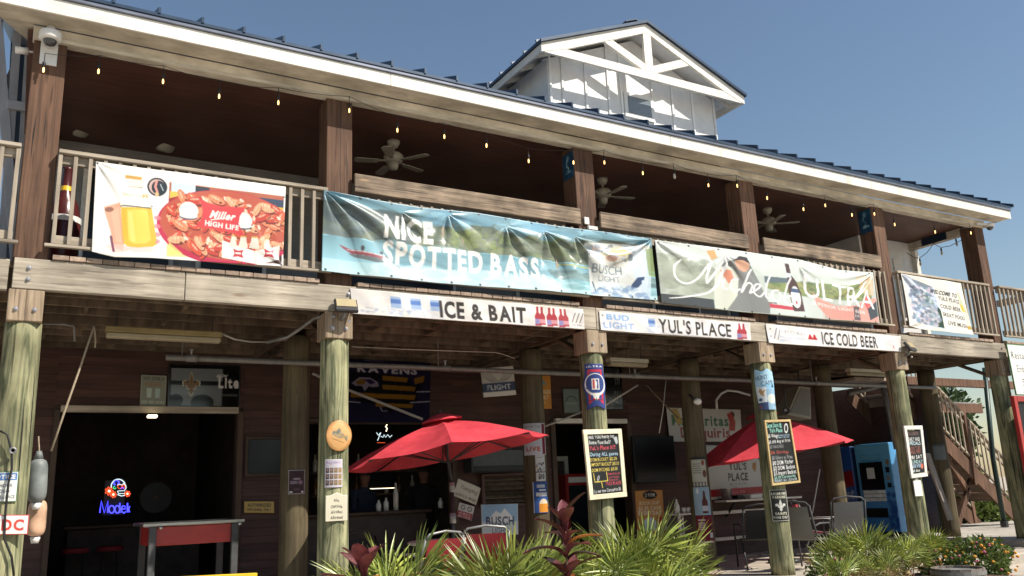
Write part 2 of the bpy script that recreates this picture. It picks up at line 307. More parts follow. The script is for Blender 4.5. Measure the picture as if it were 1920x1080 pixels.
class Cv:
    """a sheet of print, W x H units, nu x nv points"""
    def __init__(s, nu, nv, Wd, Hd, bgc=(235, 230, 220), ss=2):
        s.nu, s.nv, s.W, s.H, s.ss = nu, nv, Wd, Hd, ss
        s.a = np.ones((nv*ss, nu*ss, 3))*np.array(bgc, float)
        s.fx = nu*ss/Wd; s.fy = nv*ss/Hd
    def _box(s, x0, x1, y0, y1):
        h, w = s.a.shape[:2]
        i0 = max(0, int(y0*s.fy)-1); i1 = min(h, int(y1*s.fy)+2); j0 = max(0, int(x0*s.fx)-1); j1 = min(w, int(x1*s.fx)+2)
        if i1 <= i0 or j1 <= j0: return None
        yy, xx = np.mgrid[i0:i1, j0:j1]
        return (slice(i0, i1), slice(j0, j1)), (xx+.5)/s.fx, (yy+.5)/s.fy
    def _put(s, sl_, m, col, al):
        m = m[..., None]*al; s.a[sl_] = s.a[sl_]*(1-m)+np.array(col, float)*m
    def poly(s, pts, col, al=1.):
        p = np.array(pts, float); b = s._box(p[:, 0].min(), p[:, 0].max(), p[:, 1].min(), p[:, 1].max())
        if b is None: return s
        sl_, X, Y = b; ins = np.zeros(X.shape, bool)
        for k in range(len(p)):
            x1, y1 = p[k]; x2, y2 = p[k-1]
            if y1 == y2: continue
            ins ^= ((Y < y1) != (Y < y2)) & (X < (x2-x1)*(Y-y1)/(y2-y1)+x1)
        s._put(sl_, ins.astype(float), col, al); return s
    def rect(s, x0, y0, x1, y1, col, al=1.): return s.poly([(x0, y0), (x1, y0), (x1, y1), (x0, y1)], col, al)
    def ell(s, cx, cy, rx, ry, col, al=1., rot=0, soft=0):
        R = max(rx, ry)*(1+soft); b = s._box(cx-R, cx+R, cy-R, cy+R)
        if b is None: return s
        sl_, X, Y = b; ca, sa = math.cos(rot), math.sin(rot)
        u = ((X-cx)*ca+(Y-cy)*sa)/rx; v = (-(X-cx)*sa+(Y-cy)*ca)/ry; d = u*u+v*v
        m = (d < 1).astype(float) if not soft else np.clip((1+soft-np.sqrt(d))/soft, 0, 1)
        s._put(sl_, m, col, al); return s
    def line(s, pts, w, col, al=1., w1=None):
        p = np.array(pts, float); wm = max(w, w1 or w)
        b = s._box(p[:, 0].min()-wm, p[:, 0].max()+wm, p[:, 1].min()-wm, p[:, 1].max()+wm)
        if b is None: return s
        sl_, X, Y = b; m = np.zeros(X.shape)
        n = len(p)-1
        for k in range(n):
            a, c = p[k], p[k+1]; d = c-a; t = np.clip(((X-a[0])*d[0]+(Y-a[1])*d[1])/max(d@d, 1e-9), 0, 1)
            r = np.hypot(X-a[0]-t*d[0], Y-a[1]-t*d[1]); ww = w if w1 is None else w+(w1-w)*(k+t)/n
            m = np.maximum(m, (r < ww/2))
        s._put(sl_, m.astype(float), col, al); return s
    def curve(s, pts, w, col, al=1., w1=None, n=8):      # smooth stroke through points
        p = np.array(pts, float); q = np.vstack([2*p[0]-p[1], p, 2*p[-1]-p[-2]]); out = []
        for i in range(1, len(q)-2):
            for t in np.linspace(0, 1, n, endpoint=False):
                a, b_, c, d = q[i-1:i+3]; out.append(.5*(2*b_+(c-a)*t+(2*a-5*b_+4*c-d)*t*t+(3*b_-a-3*c+d)*t**3))
        out.append(p[-1]); return s.line(out, w, col, al, w1)
    def grad(s, y0, y1, c0, c1, x0=0, x1=None):
        b = s._box(x0, s.W if x1 is None else x1, y0, y1); sl_, X, Y = b
        t = np.clip((Y-y0)/(y1-y0), 0, 1)[..., None]; s.a[sl_] = np.array(c0)*(1-t)+np.array(c1)*t; return s
    def noise(s, x0, y0, x1, y1, cols, n, r, al=.8, asp=1., rotr=0.):
        for _ in range(n):
            c = cols[rng.integers(len(cols))]; k = rng.uniform(.5, 1.3)
            s.ell(rng.uniform(x0, x1), rng.uniform(y0, y1), r*k*asp, r*k, c, al, rng.uniform(-1, 1)*rotr)
        return s
    def text(s, t, x, y, h, col, w=None, bold=1, sx=1., shear=0., rot=0., al=1., gap=.10, just='l', ser=0):
        """baseline-left at x,y; h = cap height; w = fit to this width"""
        sc = h/HC[bold]; pen = 0.; parts = []
        for ch in t:
            if ch == ' ' or (bold, ch) not in GL: pen += .32; continue
            V, T = GL[bold, ch]
            if not len(T): pen += .3; continue
            x0 = V[:, 0].min(); parts.append((V-[x0-pen, 0], T)); pen += V[:, 0].max()-x0+gap
        tot = max(pen-gap, .01)
        k = sx if w is None else w/(tot*sc)
        if just == 'c': x = x-tot*sc*k/2
        ca, sa = math.cos(rot), math.sin(rot)
        for V, T in parts:
            X = V[:, 0]*sc*k+shear*V[:, 1]*sc; Y = -V[:, 1]*sc; P = np.stack([x+X*ca-Y*sa, y+X*sa+Y*ca], 1)
            b = s._box(P[:, 0].min(), P[:, 0].max(), P[:, 1].min(), P[:, 1].max())
            if b is None: continue
            sl_, GX, GY = b; m = np.zeros(GX.shape, bool)
            for tri in T:
                a, c, d = P[tri]; ar = (c[0]-a[0])*(d[1]-a[1])-(d[0]-a[0])*(c[1]-a[1])
                if abs(ar) < 1e-9: continue
                w0 = ((c[0]-GX)*(d[1]-GY)-(d[0]-GX)*(c[1]-GY))/ar; w1 = ((d[0]-GX)*(a[1]-GY)-(a[0]-GX)*(d[1]-GY))/ar
                m |= (w0 >= -.001) & (w1 >= -.001) & (w0+w1 <= 1.001)
            s._put(sl_, m.astype(float), col, al)
        return s
    def frame(s, t, col): return s.rect(0, 0, s.W, t, col).rect(0, s.H-t, s.W, s.H, col).rect(0, 0, t, s.H, col).rect(s.W-t, 0, s.W, s.H, col)
    def fade(s, k, to=(236, 236, 230)): s.a = s.a*(1-k)+np.array(to, float)*k; return s
    def colors(s):
        a = s.a.reshape(s.nv, s.ss, s.nu, s.ss, 3).mean((1, 3))/255
        return np.where(a > .04, ((a+.055)/1.055)**2.4, a/12.92).reshape(-1, 3)*.9
def gridfaces(nu, nv): return [(j*nu+i, (j+1)*nu+i, (j+1)*nu+i+1, j*nu+i+1) for j in range(nv-1) for i in range(nu-1)]
def panel(name, TL, TR, BR, BL, cv, mtl, disp=None, top=None, bot=None, thick=.004, parent=None, **k):
    nu, nv = cv.nu, cv.nv; TL, TR, BR, BL = [np.array(p, float) for p in (TL, TR, BR, BL)]
    u = np.linspace(0, 1, nu); v = np.linspace(0, 1, nv); U, Vv = np.meshgrid(u, v)
    T_ = TL+(TR-TL)*U[..., None]; B_ = BL+(BR-BL)*U[..., None]
    if top is not None: T_[..., 2] += np.interp(U, *zip(*top))
    if bot is not None: B_[..., 2] += np.interp(U, *zip(*bot))
    P = T_*(1-Vv[..., None])+B_*Vv[..., None]
    n = np.cross(TR-TL, TL-BL); n /= np.linalg.norm(n)
    if disp is not None: P = P+disp(U, Vv)[..., None]*n
    o = mk(name, (P.reshape(-1, 3), gridfaces(nu, nv)), mtl, parent, smooth=True, col=cv.colors(), **k)
    md = o.modifiers.new('thickness', 'SOLIDIFY'); md.thickness = thick; md.offset = -1
    return o
def wrap(name, cx, cy, r, th, w, z1, z0, cv, mtl, parent=None, tilt=0., **k):
    """a sheet bent round an upright pile; th = direction it faces (0 = towards -Y, + = towards +X)"""
    nu, nv = cv.nu, cv.nv; U, Vv = np.meshgrid(np.linspace(-.5, .5, nu), np.linspace(0, 1, nv))
    a = th+U*w/r+tilt*(Vv-.5)
    P = np.stack([cx+r*np.sin(a), cy-r*np.cos(a), z1+(z0-z1)*Vv], -1)
    o = mk(name, (P.reshape(-1, 3), gridfaces(nu, nv)), mtl, parent, smooth=True, col=cv.colors(), **k)
    md = o.modifiers.new('thickness', 'SOLIDIFY'); md.thickness = .003; md.offset = -1
    return o
def folds(anchors, base=.004, seed=0):
    """creases that fan out from the points where a banner is tied: (u, v, amp, count, reach, angle, spread)"""
    r_ = np.random.default_rng(seed); ph = r_.uniform(0, 6, len(anchors)); w1, w2 = r_.uniform(0, 6, 2)
    def f(U, V):
        d = base*(np.sin(9*U+w1+2*V)+np.sin(17*U-3*V+w2))
        for k, (au, av, amp, cnt, reach, ang, spr, asp) in enumerate(anchors):
            x = (U-au)*asp; y = V-av; r = np.hypot(x, y)+1e-6; th = np.arctan2(y, x)-ang; th = (th+np.pi) % (2*np.pi)-np.pi
            win = np.exp(-(th/spr)**2)*np.exp(-(r/reach)**1.5)*np.clip(r/.12, 0, 1)
            s_ = np.sin(cnt*th+ph[k]+.8*np.sin(5*r)); d = d+amp*win*np.sign(s_)*np.abs(s_)**.7
        return d
    return f
# ---------------------------------------------------------------- ground
def sheet(name, x0, x1, y0, y1, z, m, n=1, kind='structure'):
    V = [[x, y, z] for y in np.linspace(y0, y1, n+1) for x in np.linspace(x0, x1, n+1)]
    return mk(name, (V, [(j*(n+1)+i, j*(n+1)+i+1, (j+1)*(n+1)+i+1, (j+1)*(n+1)+i) for j in range(n) for i in range(n)]), m, kind=kind)
sheet('ground', -300, 300, -300, 300, -.16, MT['conc'])
mk('patio', box(-8, 15.0, -.55, 7.2, -.3, 0, .02), MT['conc'], kind='structure')
mk('raised_slab', box(15.004, 30, -.35, 12, -.3, .12, .03), MT['kerb'], kind='structure')
def bed():
    nx, ny = 60, 14; xs = np.linspace(1.2, 11.4, nx); ys = np.linspace(-3.0, -.62, ny); V = []
    for y in ys:
        for x in xs:
            e = min(1, (y+3.0)/.4, (-.62-y)/.3+.2, (x-1.2)/.4+.1, (11.4-x)/.5)
            V.append([x, y, -.15+.13*e+.02*rng.uniform(-1, 1)])
    return np.array(V), [(j*nx+i, j*nx+i+1, (j+1)*nx+i+1, (j+1)*nx+i) for j in range(ny-1) for i in range(nx-1)]
mk('planting_bed', bed(), MT['soil'], smooth=True, kind='structure')
# ---------------------------------------------------------------- the building
B = thing('bar_building', 'two storey timber bar on round wooden piles with navy roof and long balcony', 'building', (7.6, 1.5, 0))
PX = [(-.185, .102), (2.757, 3.061), (6.172, 6.486), (9.212, 9.520), (12.30, 12.607), (15.27, 15.545)]
PC = [(a+b)/2 for a, b in PX]
def crackpile(cx, cy, r0, r1, z0, z1, n=20, m=22, seed=0, lean=(0, 0)):
    r_ = np.random.default_rng(seed); ph = r_.uniform(0, 6, 4); V = []
    for i in range(m):
        t = i/(m-1); z = z0+(z1-z0)*t; r = r0+(r1-r0)*t
        for k in range(n):
            a = 2*math.pi*k/n; rr = r*(1+.012*math.sin(3*a+2*t*3+ph[0])+.01*math.sin(5*a-9*t+ph[1])+.008*math.sin(2*a+14*t+ph[2]))
            V.append([cx+lean[0]*t+rr*math.cos(a), cy+lean[1]*t+rr*math.sin(a), z])
    Fc = [(i*n+k, i*n+(k+1) % n, (i+1)*n+(k+1) % n, (i+1)*n+k) for i in range(m-1) for k in range(n)]
    return np.array(V), Fc+[tuple(range(n))[::-1], tuple((m-1)*n+k for k in range(n))]
boltg = join(lathe([(.022, 0), (.022, .006), (.014, .006), (.014, .02), (.004, .022)], (0, 0, 0), 8))
Rx = np.array(Matrix.Rotation(math.pi/2, 4, 'X'))
boltme = None
def bolt(x, z, y, parent):
    global boltme
    if boltme is None:
        o = mk('bolt', xform((boltg[0]+0., boltg[1]), np.array(Matrix.Translation((x, y, z))@Matrix.Rotation(math.pi/2, 4, 'X'))), MT['bolt'], parent)
        V = xform(boltg, Rx)[0]; me = bpy.data.meshes.new('bolt'); me.from_pydata(V.tolist(), [], boltg[1]); me.materials.append(MT['bolt']); boltme = me
        o.data = me; o.location = np.array((x, y, z))-W[parent]; return o
    return inst(boltme, 'bolt', parent, (x, y, z))
for i, (a, b) in enumerate(PX):
    c = PC[i]; zb = .12 if i == 5 else 0
    p = mk('pile', crackpile(c, .165, .165, .150, zb, 2.96, seed=i), MT['pile'], B, smooth=True)
    r_ = np.random.default_rng(60+i); th0 = math.atan2(CAM[0]-c, .165-CAM[1])
    for q in range(3):                                    # drying checks in the face of the pile
        th = th0+r_.uniform(-.2, 1.0); z0_ = r_.uniform(.3, 1.7); zz = np.linspace(z0_, z0_+r_.uniform(.5, 1.1), 9); rr = .165-(zz/2.96)*.015-.0015
        tt = th+np.cumsum(r_.uniform(-.02, .02, 9)); mk('check_crack', tube(np.stack([c+rr*np.sin(tt), .165-rr*np.cos(tt), zz], 1), [.001, .003, .004, .005, .0055, .005, .004, .003, .001], 5), MT['black'], p)
    k = mk('pile_head', box(a, b, .004, .315, 2.95, 3.246, .008), MT['block'], p)
    bolt(c-.075, 3.06, .004, k); bolt(c+.075, 3.06, .004, k)
    up = mk('upper_post', box(a, b, .04, .335, 3.545, 5.79, .008), MT['post'], B)
    for q in range(3):                                    # drying checks in the square post
        xq = a+r_.uniform(.2, .8)*(b-a); z0_ = r_.uniform(4.3, 5.1); zz = np.linspace(z0_, z0_+r_.uniform(.3, .6), 7)
        mk('check_crack', tube(np.stack([xq+np.cumsum(r_.uniform(-.004, .004, 7)), np.full(7, .041), zz], 1), [.001, .003, .004, .0045, .004, .003, .001], 5), MT['black'], up)
    if i in (1, 2): mk('post_seam', box(c+.012, c+.017, .0385, .0405, 3.56, 5.78, .0004), MT['black'], up)
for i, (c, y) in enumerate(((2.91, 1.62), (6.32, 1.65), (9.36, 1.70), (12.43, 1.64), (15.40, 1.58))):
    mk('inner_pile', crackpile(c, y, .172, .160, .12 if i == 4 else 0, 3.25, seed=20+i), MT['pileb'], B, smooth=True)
# front rim beam, one part per length of timber
bx = [-.17, 1.315, 6.335, 9.40, 12.45, 15.50]
for i in range(5):
    bm_ = mk('rim_beam', box(bx[i]+.003, bx[i+1]-.003, 0, .078, 3.25, 3.54, .006), MT['beam'], B)
    for c in PC:
        if bx[i] <= c+.1 <= bx[i+1] and (i < 4 or c > 13): 
            for dz in (.09, .2): bolt(c+(.0 if c < 1 else .1), 3.25+dz, 0, bm_)
bolt(PC[5]-.03, 3.34, 0, bm_); bolt(PC[5]-.03, 3.45, 0, bm_)
mk('rim_beam', box(-2.2, -.20, .05, .13, 3.24, 3.53, .006), MT['beam'], B)
mk('rim_beam', box(15.52, 17, .05, .13, 3.24, 3.53, .006), MT['beam'], B)
# deck boards (run front to back), ends show over the beam
D = mk('deck', join(sbox(-2.2, 15.6, .4, 3.9, 3.592, 3.605), sbox(15.605, 17, .05, .8, 3.592, 3.605)), MT['dark'], B)
g = box(-.068, .068, 0, .87, 0, .046, .004); me3 = bpy.data.meshes.new('deck_board'); me3.from_pydata(g[0].tolist(), [], g[1]); me3.materials.append(MT['deck'])
x = -2.2
me = bpy.data.meshes.new('deck_board'); g = box(-.068, .068, 0, 3.9, 0, .046, .004); me.from_pydata(g[0].tolist(), [], g[1]); me.materials.append(MT['deck'])
g = box(-.068, .068, 0, 3.55, 0, .046, .004); me2 = bpy.data.meshes.new('deck_board'); me2.from_pydata(g[0].tolist(), [], g[1]); me2.materials.append(MT['deck'])
while x < 17:
    inpost = any(a-.075 < x < b+.075 for a, b in PX)
    inst(me3 if x > 15.65 else me2 if inpost else me, 'deck_board', D, (x, .345 if inpost else -.018+random.uniform(-.002, .002), 3.544))
    x += .1415
# joists along the building, cross girders at the posts
jx = [-2.2, 3.0, 6.4, 9.4, 12.5, 15.5, 17]
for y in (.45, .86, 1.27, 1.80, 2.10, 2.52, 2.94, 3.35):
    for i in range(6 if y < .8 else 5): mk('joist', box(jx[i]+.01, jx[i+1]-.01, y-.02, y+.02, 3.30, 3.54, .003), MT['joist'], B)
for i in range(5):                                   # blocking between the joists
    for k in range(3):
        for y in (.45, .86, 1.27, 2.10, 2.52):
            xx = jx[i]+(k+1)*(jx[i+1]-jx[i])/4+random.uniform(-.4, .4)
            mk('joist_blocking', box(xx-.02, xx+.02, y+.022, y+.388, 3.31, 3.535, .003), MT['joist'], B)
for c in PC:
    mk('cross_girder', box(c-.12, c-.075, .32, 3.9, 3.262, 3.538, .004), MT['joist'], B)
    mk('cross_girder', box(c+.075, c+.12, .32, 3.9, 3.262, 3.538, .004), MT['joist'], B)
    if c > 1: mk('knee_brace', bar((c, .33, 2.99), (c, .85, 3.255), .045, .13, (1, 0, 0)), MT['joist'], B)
# ---------------------------------------------------------------- railing
def rails(x0, x1, cap=True, led=True):
    R = mk('balcony_railing', box(x0, x1, -.004, .034, 4.50, 4.588, .004), MT['rail'], B)
    mk('lower_rail', box(x0, x1, -.004, .034, 3.70, 3.785, .004), MT['rail'], R)
    if cap: mk('cap_rail', box(x0, x1, -.06, .085, 4.592, 4.632, .006), MT['rail'], R)
    mk('ledger_strip', box(x0-.05, x1+.05, -.052, -.0045, 3.66, 3.688, .003), MT['rail'], R)
    n = int(round((x1-x0)/.128)); 
    for k in range(n):
        inst(balme, 'baluster', R, (x0+.02+(k+.0)*(x1-x0-.04)/(n-1), -.025, 3.692))
    return R
g = box(-.018, .018, -.018, .0185, 0, .895, .003); balme = bpy.data.meshes.new('baluster'); balme.from_pydata(g[0].tolist(), [], g[1]); balme.materials.append(MT['bal'])
rails(-2.2, -.20); rails(.11, 2.75)
for i in (1, 2, 3):
    rails(PX[i][1]+.005, PX[i+1][0]-.005, cap=False)
    mk('railing_board', box(PX[i][1]+.006, PX[i+1][0]+(.0 if i < 3 else -.04), -.035, .005, 4.642, 4.862, .006), MT['board'], B)
rails(12.612, 15.265); rails(15.56, 17)
R6 = None
# side railing of the right hand end and the deck behind it
mk('side_rail', box(16.9, 17, .04, .8, 4.5, 4.63), MT['rail'], B)
# ---------------------------------------------------------------- upper storey
mk('upper_ceiling', box(-.25, 15.60, .05, 6, 5.842, 5.87, .002), MT['ceil'], B)
hd = mk('eave_header', box(-.20, 15.56, -.002, .12, 5.762, 5.90, .006), MT['cream'], B)
mk('header_lip', box(-.2, 15.56, -.012, -.003, 5.765, 5.80, .003), MT['cream'], hd)
sof = mk('soffit', box(-.62, 15.90, -.285, -.014, 5.902, 5.918, .002), MT['cream'], B)
mk('soffit_corner', (np.array([[-.62, -.012, 5.9], [-.2, -.012, 5.9], [-.2, .42, 5.9], [-.49, -.012, 5.9], [-.62, -.012, 5.915], [-.2, -.012, 5.915], [-.2, .42, 5.915], [-.49, -.012, 5.915]]), [(0, 3, 2, 1), (4, 5, 6, 7), (0, 1, 5, 4), (1, 2, 6, 5), (2, 3, 7, 6), (3, 0, 4, 7)]), MT['cream'], B)
for i in range(4):
    xs = [-.62, 3.4, 7.6, 11.9, 15.93]; mk('fascia_board', box(xs[i]+.002, xs[i+1]-.002, -.312, -.287, 5.895, 6.052, .004), MT['white'], B)
mk('drip_edge', box(-.64, 15.94, -.335, -.29, 6.054, 6.095, .006), MT['drip'], B)
SL = .42                                              # slope of the roof
def roofz(y): return 6.10+SL*(y+.34)
def slab(x0, x1, y0, y1, t):
    return np.array([[x, y, roofz(y)+dz] for x in (x0, x1) for y in (y0, y1) for dz in (0, t)]), BF
RF = mk('roof', slab(-.66, 15.95, -.345, 6.5, .035), MT['navy'], B)
mk('roof', (np.array([[x, y, roofz(6.5)-(y-6.5)*SL+dz] for x in (-.66, 15.95) for y in (6.505, 13.3) for dz in (0, .035)]), BF), MT['navy'], B)
V, Fc = [], []
for sx in (-.012, .012):
    for y in (-.355, 6.5): V += [[sx, y, SL*(y+.34)+.02], [sx, y, SL*(y+.34)+.085]]
seamm = bpy.data.meshes.new('roof_seam'); seamm.from_pydata(V, [], BF); seamm.materials.append(MT['navy'])
for k in range(39): inst(seamm, 'roof_seam', RF, (.045+.42*k, 0, 6.10+.014))
# back wall, end room and side header of the balcony
UW = mk('upper_wall', box(-.25, 13.7, 2.70, 2.85, 3.60, 5.84, .003), MT['wallg'], B)
for x0, x1, z0, z1 in ((.5, 1.5, 3.62, 5.65), (1.9, 2.7, 4.2, 5.3), (3.9, 5.6, 3.62, 5.3), (6.8, 8.3, 4.2, 5.3), (9.6, 10.6, 3.62, 5.6), (11.4, 12.6, 4.2, 5.3)):
    wf = mk('upper_window', box(x0-.06, x1+.06, 2.66, 2.695, z0-.06, z1+.06, .004), MT['white'], UW); mk('pane', box(x0, x1, 2.640, 2.658, z0, z1, .003), MT['glass'], UW)
mk('end_room_wall', box(13.78, 15.35, 1.45, 5.9, 3.60, 5.838, .003), MT['whited'], B)
mk('end_room_door', box(14.72, 14.98, 1.425, 1.447, 4.3, 5.45, .003), MT['white'], B)
mk('side_header', box(15.30, 15.44, .34, 1.6, 5.69, 5.838, .005), MT['cream'], B)
mk('corner_trim', box(15.352, 15.46, 1.36, 1.47, 3.6, 5.68, .004), MT['white'], B)
mk('side_header', box(-.19, -.05, .34, 2.7, 5.69, 5.838, .005), MT['cream'], B)
# ---------------------------------------------------------------- dormer on the roof
DM = mk('dormer_wall', box(7.17, 10.93, 2.05, 5.5, 6.7, 8.36, .004), MT['whited'], B)
for x in (7.21, 7.455, 7.936, 8.418, 8.70, 9.40, 9.871, 10.353, 10.89): mk('batten', box(x-.022, x+.022, 2.028, 2.048, 6.9, 8.9 if 8.3 < x < 9.6 else 8.5, .003), MT['whited'], DM)
mk('gable_panel', prism([(7.1, 8.30), (10.98, 8.30), (9.05, 9.13)], 2.052, 2.12), MT['whited'], DM)
wf = mk('dormer_window', box(8.74, 9.40, 2.018, 2.046, 7.58, 8.06, .006), MT['whited'], DM); mk('pane', box(8.82, 9.33, 2.005, 2.016, 7.66, 7.985, .003), MT['winp'], DM)
yt0, yt1 = 1.63, 1.68
cxd = 9.045; exL, exR = 6.80, 11.29; ez, az = 8.27, 9.20   # eave corner and apex of the front truss
def chord(p, q, w): 
    d = np.array([q[0]-p[0], q[1]-p[1]]); n = np.array([-d[1], d[0]])/np.linalg.norm(d)*w/2
    return prism([(p[0]-n[0], p[1]-n[1]), (q[0]-n[0], q[1]-n[1]), (q[0]+n[0], q[1]+n[1]), (p[0]+n[0], p[1]+n[1])], yt0+.009, yt1+.009)
DR = mk('dormer_truss', prism([(exL, ez-.11), (exL, ez+.045), (cxd, az+.045), (cxd, az-.125), (exL+.50, ez+.055)], yt0, yt1), MT['white'], B)
mk('rafter', prism([(exR, ez-.11), (exR, ez+.045), (cxd+.002, az+.045), (cxd+.002, az-.125), (exR-.5, ez+.055)], yt0, yt1), MT['white'], DR)
mk('bottom_chord', prism([(exL+.05, ez-.10), (exR-.05, ez-.10), (exR-.36, ez+.05), (exL+.36, ez+.05)], yt0+.006, yt1+.006), MT['white'], DR)
mk('king_post', prism([(cxd-.085, ez+.052), (cxd+.085, ez+.052), (cxd+.085, az-.13), (cxd-.085, az-.13)], yt0+.004, yt1+.004), MT['white'], DR)
mk('strut', chord((cxd-.08, ez+.10), (cxd-.93, ez+.46), .14), MT['white'], DR); mk('strut', chord((cxd+.08, ez+.10), (cxd+.93, ez+.46), .14), MT['white'], DR)
rs = (az-ez)/(cxd-exL)
for s, xe in ((-1, exL), (1, exR)):
    e = xe+s*.03; V = []
    for x_, z_ in ((e, ez+.05-.03*rs), (cxd, az+.052)):
        for y_ in (1.58, 6.0):
            for dz in (0, .055): V.append([x_, y_, z_+dz])
    mk('dormer_roof', (np.array(V), orient(V, BF)), MT['navy'], B)
    mk('dormer_eave_fascia', box(min(xe, xe-s*.03), max(xe, xe-s*.03), 1.685, 4.2, ez-.10, ez+.04, .003), MT['white'], B)
    for y_ in (2.0, 2.5, 3.0, 3.5): mk('rafter_tail', bar((xe-s*.04, y_, ez+.0), (xe-s*.5, y_, ez+.0+.46*rs), .045, .10), MT['white'], B)
    V = [[xe-s*.035, y_, ez+.035] for y_ in (1.69, 4.2)]+[[cxd, y_, ez+.035+(cxd-exL-.035)*rs] for y_ in (1.69, 4.2)]; V = V+[[a_, b_, c_+.01] for a_, b_, c_ in V]
    mk('eave_boarding', (np.array(V), orient(V, [(0, 1, 3, 2), (4, 5, 7, 6), (0, 1, 5, 4), (2, 3, 7, 6), (0, 2, 6, 4), (1, 3, 7, 5)])), MT['whited'], B)
    for k in range(8):
        y_ = 1.72+.40*k; mk('dormer_seam', bar((e+s*.015, y_, ez+.115-.03*rs), (cxd, y_, az+.115), .03, .05), MT['navy'] if s > 0 else MT['drip'], B)
cap = mk('ridge_vent', join(box(cxd-.14, cxd+.14, 1.95, 2.5, az+.12, az+.19, .004)), MT['whited'], B)
mk('vent_cover', prism([(cxd-.24, az+.17), (cxd, az+.27), (cxd+.24, az+.17), (cxd+.24, az+.19), (cxd, az+.295), (cxd-.24, az+.19)], 1.88, 2.55), MT['navy'], cap)
# ---------------------------------------------------------------- lower wall with siding
WY = 3.3
LW = mk('lower_wall', join(sbox(-2.2, .42, WY+.05, WY+.2, 0, 3.53), sbox(.42, 2.60, WY+.05, WY+.2, 2.50, 3.53), sbox(2.60, 3.36, WY+.05, WY+.2, 0, 3.53), sbox(3.36, 5.85, WY+.05, WY+.2, 2.35, 3.53), sbox(5.85, 7.75, WY+.05, WY+.2, 0, 3.53), sbox(7.75, 9.25, WY+.05, WY+.2, 2.36, 3.53), sbox(9.25, 14.3, WY+.05, WY+.2, 0, 3.53)), MT['trimd'], B)
def siding(x0, x1, z0, z1, px=3.3):
    z = z0
    while z < z1-.02:
        h = min(.105, z1-z); V = np.array([[x_, y_, z_] for x_ in (x0, x1) for y_, z_ in ((WY+.048, z), (WY+.012, z), (WY+.034, z+h-.001), (WY+.048, z+h-.001))])
        mk('siding_board', (V, [(0, 1, 2, 3), (7, 6, 5, 4), (0, 4, 5, 1), (1, 5, 6, 2), (2, 6, 7, 3), (3, 7, 4, 0)]), MT['side'], LW); z += .105
siding(-1.2, .36, 0, 3.27); siding(.36, 2.66, 2.56, 3.27); siding(2.66, 3.28, 0, 3.27); siding(3.28, 5.85, 2.42, 3.27); siding(5.85, 7.68, 0, 3.27); siding(7.68, 9.32, 2.46, 3.27); siding(9.32, 14.3, 0, 3.27)
for x0, x1, z0, z1 in ((.36, .43, 0, 2.5), (2.59, 2.665, 0, 2.5), (3.27, 3.36, 0, 2.36), (5.83, 5.92, 0, 2.4), (7.66, 7.75, 0, 2.4), (9.25, 9.34, 0, 2.4)):
    mk('door_casing', box(x0, x1, WY-.02, WY+.06, z0, z1, .004), MT['trimd'], LW)
mk('door_header', box(.43, 2.585, WY-.06, WY+.04, 2.47, 2.555, .006), MT['rail'], LW); mk('door_header', box(3.365, 5.825, WY-.03, WY+.04, 2.36, 2.41, .006), MT['trimd'], LW); mk('door_header', box(7.755, 9.245, WY-.05, WY+.04, 2.36, 2.44, .006), MT['white'], LW)
mk('corner_board', box(5.0, 5.14, WY-.03, WY+.008, 2.42, 3.27, .004), MT['trimd'], LW)
# rooms behind the openings
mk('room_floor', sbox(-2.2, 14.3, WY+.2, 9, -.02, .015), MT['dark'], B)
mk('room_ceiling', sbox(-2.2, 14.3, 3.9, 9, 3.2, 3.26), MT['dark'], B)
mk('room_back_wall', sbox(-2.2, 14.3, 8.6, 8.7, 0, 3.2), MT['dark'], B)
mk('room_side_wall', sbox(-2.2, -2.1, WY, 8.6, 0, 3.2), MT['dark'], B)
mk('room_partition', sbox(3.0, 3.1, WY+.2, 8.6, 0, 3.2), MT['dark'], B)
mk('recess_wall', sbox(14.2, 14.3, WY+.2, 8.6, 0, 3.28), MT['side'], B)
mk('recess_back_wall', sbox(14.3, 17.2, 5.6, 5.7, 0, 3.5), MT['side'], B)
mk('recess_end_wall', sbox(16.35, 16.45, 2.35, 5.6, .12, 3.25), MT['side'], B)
# window beside the staff door
wn_ = mk('lower_window', box(2.70, 3.22, WY-.02, WY+.012, 1.62, 2.16, .005), MT['trimd'], LW); mk('pane', box(2.74, 3.18, WY-.034, WY-.022, 1.66, 2.12, .002), MT['glass'], LW)
# ---------------------------------------------------------------- banners on the balcony
WH = (244, 240, 232); BK = (28, 28, 30); RD = (190, 40, 48)
def crop_fold(o): return o
